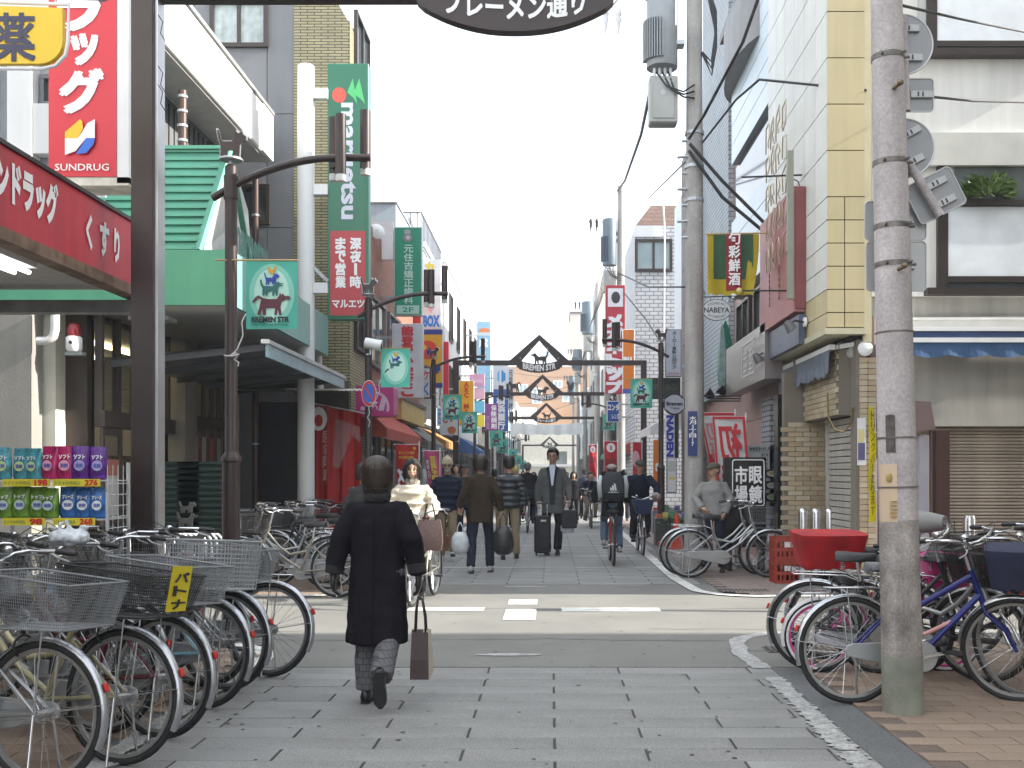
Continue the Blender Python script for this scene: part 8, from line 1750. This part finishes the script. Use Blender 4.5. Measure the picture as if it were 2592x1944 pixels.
# 7 suit man with the grey coat
person('tall man in an open grey overcoat over a dark suit pulling a suitcase', wx(1194, 18.2), 18.2, -3, 1.88, dict(turn=-6, anL=(.08, -.05, .085), anR=(-.09, .06, .085), elL=(.25, .03, 1.10), wrL=(.27, -.06, .86), wrR=(-.24, .03, .84), curl=1.3), cloth_('grey_overcoat', (.10, .105, .105)), .66, 1.06, blackt, blk_sh, 'short', haird, None, .0115, glasses=True, open_front=mat('pale_blue_shirt', (.50, .55, .68), .8))
su = thing('suitcase', 'black wheeled suitcase beside the man in the grey overcoat', 'suitcase', (wx(1172, 18.0), 18.0, 0))
MB().box(-.145, .145, -.12, .12, .05, .70).build('case', mat('black_fabric_case', (.015, .015, .017), .7, 0, .2, 8), su, bevel=.03); MB().box(-.115, .115, -.135, -.121, .12, .48).build('front_pocket', mat('black_fabric_case'), su, bevel=.01); MB().box(-.03, .06, -.14, -.122, .60, .63).build('badge', ALU, su)
for x in (-.11, .11): MB().cyl((x - .012, 0, .035), (x + .012, 0, .035), .035, n=12).build('wheel', BLACKP, su)
for x in (-.08, .08): MB().cyl((x, .08, .7), (x, .08, .9), .007, n=6).build('handle_rod', ALU, su)
MB().box(-.09, .09, .06, .10, .895, .92).build('handle', BLACKP, su)
bf = thing('briefcase', 'black shoulder briefcase carried in the left hand of the man in the overcoat', 'bag', (wx(1228, 18.0), 18.0, wz(1141, 18)))
MB().box(-.12, .15, -.05, .05, 0, .32).build('bag_body', mat('black_fabric_case'), bf, bevel=.02); MB().tube([(-.08, 0, .34), (-.06, 0, .44), (.06, 0, .44), (.1, 0, .34)], .01, 6).build('handle', BLACKP, bf, smooth=180); MB().cyl((.17, 0, .24), (.26, .0, .22), .014, n=6).build('strap_end', BLACKP, bf)
bag_('pale plastic bag hanging below the black briefcase', 1225, 1120, 1152, 18.1, wbag, .12)
# 8 cyclist with backpack, riding away
rid = dict(pel=(0, .26, .92), waist=(0, .22, 1.05), chest=(0, .13, 1.24), neck=(0, .05, 1.40), head=(0, .0, 1.54), shL=(.165, .08, 1.34), shR=(-.165, .08, 1.34), elL=(.29, -.02, 1.16), elR=(-.29, -.02, 1.16), wrL=(.27, -.16, 1.02), wrR=(-.27, -.16, 1.02), hdL=(0, -1, -.1), hdR=(0, -1, -.1),
           hiL=(.09, .24, .90), hiR=(-.09, .24, .90), knL=(.12, -.13, .74), anL=(.12, -.05, .38), knR=(-.12, -.10, .62), anR=(-.12, .16, .28), curl=1.2)
x8, y8 = wx(1322, 16.4), 16.5
bike('red framed bicycle ridden away by the cyclist with the backpack', x8, y8, 90, frame=mat('bright_red_frame', (.4, .02, .03), .3), front=None, style='sport', lean=0, stand=False, case=False, fend=None, rack=False)
person('cyclist in a black and white jacket with a dark backpack riding away', x8, y8, 180, 1.62, rid, cloth_('black_white_jacket', (.018, .018, .02)), .80, 1.15, cloth_('blue_jeans', (.10, .14, .20)), sneaker, 'cap', haird, None, .011, capm=cloth_('pinkish_grey_cap', (.30, .25, .24)))
for s2 in (-1, 1):
    pass
bp = thing('backpack', 'dark grey sports backpack with three white stripes on the cyclist', 'backpack', (x8, y8 - .33, 1.00))
b = MB(); b.loft([[(x * w_, -.09 + .09 * yy * d_, z) for x, yy in ((-1, -.5), (-.85, -1), (-.4, -1.25), (.4, -1.25), (.85, -1), (1, -.5), (1, 1), (-1, 1))] for z, w_, d_ in ((0, .15, .9), (.04, .17, 1.1), (.18, .175, 1.15), (.34, .165, 1), (.42, .13, .85), (.46, .07, .5))]); b.build('pack_body', cloth_('charcoal_nylon', (.045, .05, .055)), bp, smooth=50)
b = MB(); b.loft([[(x * .165, -.10 + .105 * yy, z) for x, yy in ((-1, -.5), (-.85, -1), (-.4, -1.25), (.4, -1.25), (.85, -1), (1, -.5), (1, 0), (-1, 0))] for z in (.015, .13)]); b.build('front_pocket', cloth_('black_nylon', (.02, .02, .022)), bp, smooth=50)
b = MB()
for k in range(3): hgt = (.05, .085, .12)[k]; x0 = -.055 + k * .038; b.flat([(x0, .165), (x0 + .026, .165), (x0 + .026 - hgt * .35 + .02, .165 + hgt * .85), (x0 - hgt * .35 + .02, .165 + hgt * .98)], -.222)
b.text('adidas', -.085, .075, .118, .155, -.222, bold=.03); b.build('emblem', lp(.6, .6, .62), bp)
for s2 in (-1, 1): MB().tube([(s2 * .10, .0, .44), (s2 * .13, .10, .46), (s2 * .14, .20, .38), (s2 * .15, .16, .15), (s2 * .14, .0, .05)], [(.028, .008)] * 5, 8).build('strap', cloth_('black_nylon'), bp, smooth=180); MB().tube([(s2 * .19, -.02, .40), (s2 * .215, .0, .25), (s2 * .20, -.01, .05)], [(.006, .03), (.008, .045), (.006, .04)], 8).build('white_side_panel', mat('white_jacket_panel', (.5, .53, .56), .8), bp, smooth=180)
# 9 cyclist coming towards the camera
x9, y9 = wx(1380, 18.9), 18.6
bike('bicycle with navy covered front basket coming towards the camera', x9, y9, -90, frame=mat('black_frame'), front=mat('navy_basket_cover', (.02, .03, .08), .8), lean=0, stand=False, covers=mat('pale_hand_cover', (.42, .45, .46), .7))
person('cyclist in glasses and a dark navy jacket riding towards the camera', x9, y9 - 0.0, 0, 1.72, {**rid, 'turn': 4}, cloth_('navy_windbreaker', (.014, .018, .035)), .82, 1.15, blackt, blk_sh, 'cap', haird, None, .0115, glasses=True, capm=cloth_('dark_cap', (.06, .06, .06)))
# 10 man in the cap
person('man in a camouflage cap and light grey jacket standing behind the silver bicycles', wx(1543, 14.9), 14.95, -12, 1.60, dict(turn=-38, elR=(-.28, -.02, 1.13), wrR=(-.16, -.20, .98), hdR=(.5, -.6, -.45), elL=(.26, -.0, 1.12), wrL=(.17, -.14, .90), hdL=(-.3, -.5, -.8), anL=(.13, .02, .085), anR=(-.15, 0, .085), curl=.8), cloth_('light_grey_jacket', (.24, .24, .235)), .84, 1.15, darkj, mat('brown_shoe', (.05, .035, .025), .6), 'cap', hairg, None, .0105, capm=cloth_('camouflage', (.10, .095, .08)))
# farther figures
far = [(1140, 25.5, 180, 995, cloth_('black_jacket', (.013, .013, .015)), 'short', hairg, 'balding man in black riding a bicycle away beside the tall man', 1),
       (1262, 33, 178, 1012, cloth_('grey_navy_puffer', (.04, .05, .08)), 'short', haird, 'person in a navy and grey padded jacket walking away beyond the tall man', 0),
       (1276, 27.5, 20, 1016, cloth_('navy_windbreaker'), 'short', haird, 'cyclist in a navy top facing the camera behind the backpack rider', 1),
       (1239, 30, 3, 1022, cloth_('black_jacket'), 'long', haird, 'woman with long black hair in a dark coat beyond the tall man', 0),
       (965, 20.5, 150, 1006, cloth_('pale_grey_jacket', (.20, .21, .22)), 'short', haird, 'person bending in a pale grey jacket by the pink banner', 0),
       (1004, 21, 10, 1000, cloth_('dark_green_jacket', (.04, .045, .035)), 'cap', hairg, 'person in a grey cap just behind the bearded man', 0),
       (1112, 27, 5, 1008, cloth_('yellow_scarf_coat', (.30, .24, .10)), 'beanie', haird, 'person in a yellow hat between the two men seen from behind', 0),
       (1068, 24, 185, 1012, cloth_('black_jacket'), 'short', haird, 'person in black partly behind the woman in the brown jacket', 0),
       (1153, 36, 0, 1020, cloth_('black_jacket'), 'long', haird, 'small dark haired person in the far crowd', 0),
       (1215, 45, 180, 1018, cloth_('grey_overcoat'), 'short', haird, 'small figure in grey in the far crowd', 0),
       (1225, 52, 0, 1020, cloth_('dark_brown_jacket'), 'bob', haird, 'small figure in brown in the far crowd', 0),
       (1165, 58, 180, 1022, cloth_('navy_padded'), 'short', haird, 'tiny figure in navy at the far left of the crowd', 0),
       (1196, 66, 0, 1022, cloth_('black_jacket'), 'short', haird, 'tiny black figure at the end of the street', 0),
       (1130, 40, 10, 1018, cloth_('dark_grey_jacket'), 'bob', haird, 'small figure in dark grey before the left shops', 0),
       (985, 24, 5, 1004, cloth_('navy_padded'), 'bob', haird, 'person in navy standing by the left shops', 0),
       (1348, 31, 175, 1014, cloth_('dark_brown_jacket'), 'bob', haird, 'person in brown walking by the right shops', 0)]
for px, Y, rz, top_, m_, hs, hm, l, cyc in far:
    ht = min(1.80, max(1.5, EYE + (VY - top_) * Y / F)); xx = wx(px, Y)
    if cyc: bike('far bicycle under the ' + l.split(' ')[0 if 'cyclist' in l else 1] + (' seen from behind' if rz > 90 else ' facing the camera'), xx, Y, -90 if rz < 90 else 90, frame=mat('black_frame'), front='wire', lean=0, stand=False)
    q = RN.uniform(.08, .16); person(l, xx, Y, rz, ht, rid if cyc else dict(anL=(.1, -q, .085), anR=(-.1, q, .1), knR=(-.1, 0, .5)), m_, .76, 1.08, RN.choice([blackt, darkj, khaki]), blk_sh, hs, hm, None, .016, detail=False, capm=cloth_('yellow_hat', (.5, .4, .14)) if 'yellow' in l else cloth_('dark_cap'))
# ================================================================ SMALL THINGS
# detergent rack in front of the drugstore
YR = 6.9; x0, x1 = wx(-30, YR), wx(232, YR); wg = mat('white_wire_rack', (.55, .56, .56), .4, .3)
rk = thing('display_rack', 'white wire display rack with two shelves of detergent packs', 'rack', (0, YR, 0))
shelves = [wz(1036, YR), wz(1120, YR), .45]
for z in shelves:
    MB().box(x0, x1, -.0, .34, z - .012, z - .004).build('shelf', wg, rk)
m = MB(); 
for X in (x0, x1): m.box(X - .01, X + .01, .33, .35, 0, 1.5)
m.build('rear_post', wg, rk, kind='stuff'); MB().box(x1 - .008, x1 + .008, -.01, .01, 0, 1.30).build('front_post', wg, rk)
m = MB()
for i in range(18): z = .08 + i * .075; m.cyl((x1, 0, z), (x1, .34, z), .003, n=4)
for i in range(5): m.cyl((x1, i * .085, .05), (x1, i * .085, 1.48), .003, n=4)
m.build('side_grid', wg, rk, kind='stuff'); m = MB()
for i in range(16): m.cyl((x0, .345, .1 + i * .06), (x1, .345, .1 + i * .06), .002, n=3)
for i in range(14): X = x0 + (x1 - x0) * i / 14; m.cyl((X, .345, .05), (X, .345, 1.0), .002, n=3)
m.build('back_grid', wg, rk, kind='stuff')
yel_t = mat('price_strip_yellow', (.68, .58, .03), .5); redl = lp(.6, .03, .02)
for z, pr in ((shelves[0], ((0, .5, '198'), (.5, 1, '276'))), (shelves[1], ((.0, .45, '98'), (.5, .95, '268')))):
    for a, c, tx in pr:
        xa_, xb_ = x0 + .12 + (x1 - x0 - .14) * a, x0 + .10 + (x1 - x0 - .14) * c
        o = MB().box(xa_, xb_, -.022, -.016, z - .045, z + .004).build('price_strip', yel_t, rk)
        MB().text(tx, xb_ - .10, xb_ - .015, z - .04, z, -.024, bold=.05).build('price_lettering', redl, o); MB().text('おすすめ特価品', xa_ + .01, xb_ - .13, z - .034, z - .010, -.024, bold=.0).build('small_lettering', lp(.1, .2, .1), o)
def pouch(px, zb, w_, h_, col, lab, tx='アタック', cc=None, g='detergent refill packs on the rack'):
    t = thing('detergent_pack', lab, 'detergent pack', (px, YR + .08 + RN.uniform(-.03, .05), zb), rad(RN.uniform(-16, 16)), g)
    b = MB(); n = 14; rings = []
    for v, d_, ww in ((0, .55, .95), (.1, 1, 1), (.4, .9, 1), (.75, .5, 1), (.93, .12, .98), (1, .06, .98)):
        rings.append([(w_ / 2 * ww * cos(2 * pi * i / n) / max(abs(cos(2 * pi * i / n)), abs(sin(2 * pi * i / n))) ** .7, .035 * d_ * sin(2 * pi * i / n), h_ * v) for i in range(n)])
    b.loft(rings); b.build('pouch', mat('foil_%d_%d_%d' % tuple(int(q * 100) for q in col), tuple(q * .7 for q in col), .25, .1, .6, 22, .6, 22), t, smooth=60)
    c2 = cc or (.7, .7, .7); b = MB(); b.flat([(w_ * .3 * cos(2 * pi * i / 18), h_ * .42 + h_ * .16 * sin(2 * pi * i / 18)) for i in range(18)], -.0385); b.build('printed_patch', lp(*c2), t)
    MB().text(tx, -w_ * .3, w_ * .3, h_ * .62, h_ * .74, -.034, bold=.06).build('lettering', WL, t); MB().text('洗剤', -w_ * .2, w_ * .2, h_ * .36, h_ * .48, -.041, bold=.04).build('patch_lettering', lp(.08, .1, .4), t)
    return t
step = .105; ord_ = ['first', 'second', 'third', 'fourth', 'fifth', 'sixth', 'seventh', 'eighth', 'ninth', 'tenth', 'eleventh']
n = int((x1 - x0 - .06) / step)
for i in range(n):
    X = x0 + .08 + i * step; u = i / n
    c, nm, cc = ((.10, .42, .52), 'pale turquoise', (.5, .62, .3)) if u < .38 else ((.62, .03, .18), 'hot pink', (.75, .35, .5)) if u < .68 else ((.15, .03, .32), 'violet', (.35, .3, .6))
    pouch(X, shelves[0], RN.uniform(.105, .125), RN.uniform(.21, .24), c, '%s detergent pack, %s from the left on the upper rack shelf' % (nm, ord_[min(i, 10)]), 'ソフト', cc)
    c, nm, cc = ((.22, .42, .06), 'lime green', (.5, .6, .62)) if u < .5 else ((.06, .22, .62), 'blue and white', (.75, .78, .8))
    pouch(X + .01, shelves[1], RN.uniform(.10, .12), RN.uniform(.195, .215), c, '%s detergent pack, %s from the left on the lower rack shelf' % (nm, ord_[min(i, 10)]), 'トップ' if u < .5 else 'ブリーズ', cc)
for i, c in enumerate(((.03, .12, .5), (.45, .38, .08), (.04, .2, .5), (.5, .42, .1))):
    bx_ = thing('detergent_box', '%s detergent box low on the rack, %s from the left' % (('blue', 'yellow')[i % 2], ord_[i]), 'box', (x0 + .1 + i * .13, YR + .12, shelves[2] - .004)); MB().box(-.055, .055, -.04, .04, 0, .28).build('carton', paint(*c), bx_, bevel=.004); MB().text('アタック', -.04, .04, .16, .2, -.042, bold=.05).build('lettering', WL, bx_); MB().box(-.045, .045, -.0425, -.041, .03, .12).build('printed_panel', paint(.6, .6, .5), bx_)
# stacks of dark green baskets and trolley hoops by the supermarket
bkm = mat('dark_green_plastic', (.006, .022, .018), .5, 0, .1)
for s_, (px, l) in enumerate(((392, 'left'), (446, 'right'))):
    Yb = 11.3; n = 15
    for i in range(n):
        t = thing('shopping_basket', 'dark green shopping basket number %s from the bottom of the %s stack by the supermarket' % (ord_[i] if i < 11 else ('twelfth', 'thirteenth', 'fourteenth', 'topmost')[i - 11], l), 'basket', (wx(px, Yb), Yb, .42 + i * .065), 0, 'stacked dark green shopping baskets')
        b = MB(); b.loft([[(-.2, -.13, 0), (.2, -.13, 0), (.2, .13, 0), (-.2, .13, 0)], [(-.235, -.16, .2), (.235, -.16, .2), (.235, .16, .2), (-.235, .16, .2)], [(-.255, -.18, .2), (.255, -.18, .2), (.255, .18, .2), (-.255, .18, .2)], [(-.255, -.18, .225), (.255, -.18, .225), (.255, .18, .225), (-.255, .18, .225)]]); b.build('tub', bkm, t)
    st2 = thing('basket_stand', 'dark stand under the %s stack of green baskets' % l, 'stand', (wx(px, Yb), Yb, 0)); MB().box(-.22, .22, -.15, .15, .05, .415).build('stand', BLACKP, st2)
for k, (pa, pb_) in enumerate(((282, 345), (408, 482), (345, 410))):
    Yh = 10.6 - .0; t = thing('trolley_rail', ('left', 'right', 'middle')[k] + ' row of white hooped trolley rails before the supermarket', 'trolley rails', (0, Yh, 0), 0, 'white hooped trolley rails')
    nn = 7
    for i in range(nn):
        X = wx(pa + (pb_ - pa) * i / (nn - 1), Yh); o = MB(); o.tube([(X, 0, .25), (X, 0, .68), (X - .02, .02, .76), (X - .07, .05, .80), (X - .14, .08, .80)], .012, 6); o.build('hoop', WHITE, t, smooth=180)
    MB().cyl((wx(pa, Yh), -.02, .40), (wx(pb_, Yh) + .02, -.02, .40), .009, n=6).build('rail', WHITE, t)
# plastic bag and odds in the near bicycle baskets
t = thing('plastic_bag', 'crumpled white plastic bag lying in the basket behind the nearest bicycles', 'bag', (wx(150, 5.9), 5.9, wz(1172, 5.9)))
b = MB(); b.ell((0, 0, .03), (.12, .09, .05), 14, 8); b.tube([(-.06, 0, .06), (-.05, 0, .11), (-.02, 0, .12), (.0, 0, .07)], .012, 6); b.tube([(.05, 0, .06), (.07, 0, .10), (.10, 0, .08)], .012, 6); remesh(b.build('bag_body', wbag, t), .009, .035, foldf)
# plant in the upper right window
pm = mat('leaf_green', (.09, .16, .03), .5, 0, .3, 10, rnd=.1); pl_ = thing('potted_plant', 'bright green leafy plant standing in the upper right window', 'plant', (wx(2140, 12.3), 12.34, wz(438, 12.3)))
mat('terracotta', (.25, .1, .06), .8); MB().box(-.3, .25, -.03, .03, -.01, .05).build('trough', BF, pl_)
def leafs(par, n_, R_, cz, name='foliage', mm=None, sz=.075):
    b = MB()
    for i in range(n_):
        th = RN.uniform(0, 2 * pi); ph = RN.uniform(-.5, 1.2); r_ = R_ * RN.uniform(.4, 1.0) ; c = Vector((r_ * cos(th) * cos(ph) * 1.25, r_ * sin(th) * cos(ph) * .5, cz + r_ * sin(ph) * .8))
        d = (Vector((cos(th), sin(th) * .4, RN.uniform(-.3, .9)))).normalized(); u = d.cross(Vector((RN.uniform(-1, 1), RN.uniform(-1, 1), 1))).normalized(); L_ = sz * RN.uniform(.7, 1.3); w_ = L_ * .16
        b.add([c, c + d * L_ * .5 + u * w_, c + d * L_, c + d * L_ * .5 - u * w_], [(0, 1, 2, 3)])
    b.build(name, mm or pm, par, kind='stuff')
leafs(pl_, 420, .24, .14, sz=.11)
for i in range(6): MB().tube([(0, 0, .1), (.05 * cos(i), .03 * sin(i), .2), (.16 * cos(i), .05 * sin(i), .32)], .005, 4).build('stem', mat('stem_brown', (.1, .07, .03), .8), pl_)
for (px, py, Y, l, R_) in ((1455, 1062, 19.6, 'potted shrub at the foot of the right lamp post', .22), (1470 / 1.1718 - 298, 1148 / 1.1718, 19.2, 'green pot plant under the red awning at the left', .2), (940, 1010, 24.3, 'potted plant before the third lamp post', .2)):
    t = thing('potted_plant', l, 'plant', (wx(px, Y), Y + (.1 if py == 626 else 0), wz(py, Y) if py == 626 else 0)); z0 = 0 if py == 626 else .25
    MB().lathe([(.10, 0), (.14, z0 + .02), (.13, z0 + .03)], n=12).build('pot', mat('terracotta'), t); leafs(t, 220, R_, z0 + .2, mm=mat('dark_leaf_green', (.035, .09, .025), .5, 0, .3, 10))
# low wall edge and litter
for i in range(14):
    x, y = RN.uniform(2.0, 3.6), RN.uniform(5.0, 6.6); t = thing('litter', 'tiny scrap of pale paper on the brown tiles, right foreground', 'litter', (x, y, .001), RN.uniform(0, 6), 'paper scraps on the right pavement') if i < 6 else None
    if t: MB().box(-.018, .018, -.008, .008, .0005, .003).build('scrap', mat('pale_paper', (.5, .45, .42), .8), t)
# string of shop goods in front of the farther left shops
for i, (px, Y, c, l) in enumerate(((900, 22.5, (.3, .12, .05), 'wooden display stand of goods before the red awning shop'), (925, 27, (.12, .2, .12), 'green display stand before the grey awning shop'), (1440, 25, (.2, .2, .22), 'grey display cabinet before the right hand shops'), (1452, 20.6, (.06, .06, .06), 'low dark stand behind the silver bicycles'))):
    t = thing('display_stand', l, 'display stand', (wx(px, Y), Y, 0)); MB().box(-.35, .35, -.2, .2, 0, .55).build('cabinet', paint(*c), t, bevel=.01)
    for k in range(5): MB().box(-.32 + k * .13, -.22 + k * .13, -.15, .1, .551, .62 + .03 * (k % 3)).build('goods', paint(*((.5, .1, .05), (.55, .45, .1), (.1, .3, .15), (.5, .5, .48), (.1, .15, .4))[k]), t)

gm = MB()
for i in range(260):
    x, y = RN.uniform(-2.1, 1.5), RN.choice([RN.uniform(3.6, 9), RN.uniform(8, 30)]); r_ = RN.uniform(.006, .016); k0 = RN.uniform(0, 6)
    gm.add([(x + r_ * cos(k0 + 2 * pi * k / 7) * RN.uniform(.8, 1.2), y + r_ * sin(k0 + 2 * pi * k / 7), .0032) for k in range(7)], [tuple(range(7))])
tag(gm.build('gum_spots', mat('trodden_gum', (.07, .07, .068), .9, 0, .3, 3), None, kind='stuff'), 'dark trodden gum spots scattered over the grey paving', 'gum spots')
ck = MB()
for (x, y, dx, n) in ((-6, 8.9, .3, 26), (.9, 9.5, .28, 20), (-2, 10.9, .25, 22), (1.4, 8.3, .2, 14)):
    P = []
    for i in range(n): P.append((x + dx * i, y)); y += RN.uniform(-.05, .045)
    for a, c in zip(P[:-1], P[1:]): ck.quad((a[0], a[1], .0022), (c[0], c[1], .0022), (c[0], c[1] + .012, .0022), (a[0], a[1] + .012, .0022))
tag(ck.build('asphalt_cracks', mat('tar_crack', (.05, .05, .05), .9, 0, .2), None, kind='stuff'), 'thin wandering dark cracks in the asphalt of the side street', 'cracks')
hz = MB().box(-605, 605, -65, 1205, -1.5, 44).build('haze', [], None, kind='stuff')
hm_ = bpy.data.materials.new('haze'); hm_.use_nodes = True; hn = hm_.node_tree; hn.nodes.clear(); ho = hn.nodes.new('ShaderNodeOutputMaterial'); hv = hn.nodes.new('ShaderNodeVolumePrincipled')
hv.inputs['Color'].default_value = (.88, .93, 1, 1); hv.inputs['Density'].default_value = .0016; hv.inputs['Anisotropy'].default_value = .2; hn.links.new(hv.outputs[0], ho.inputs['Volume']); hz.data.materials.append(hm_)
tag(hz, 'pale thin haze in the air over the street', 'haze')
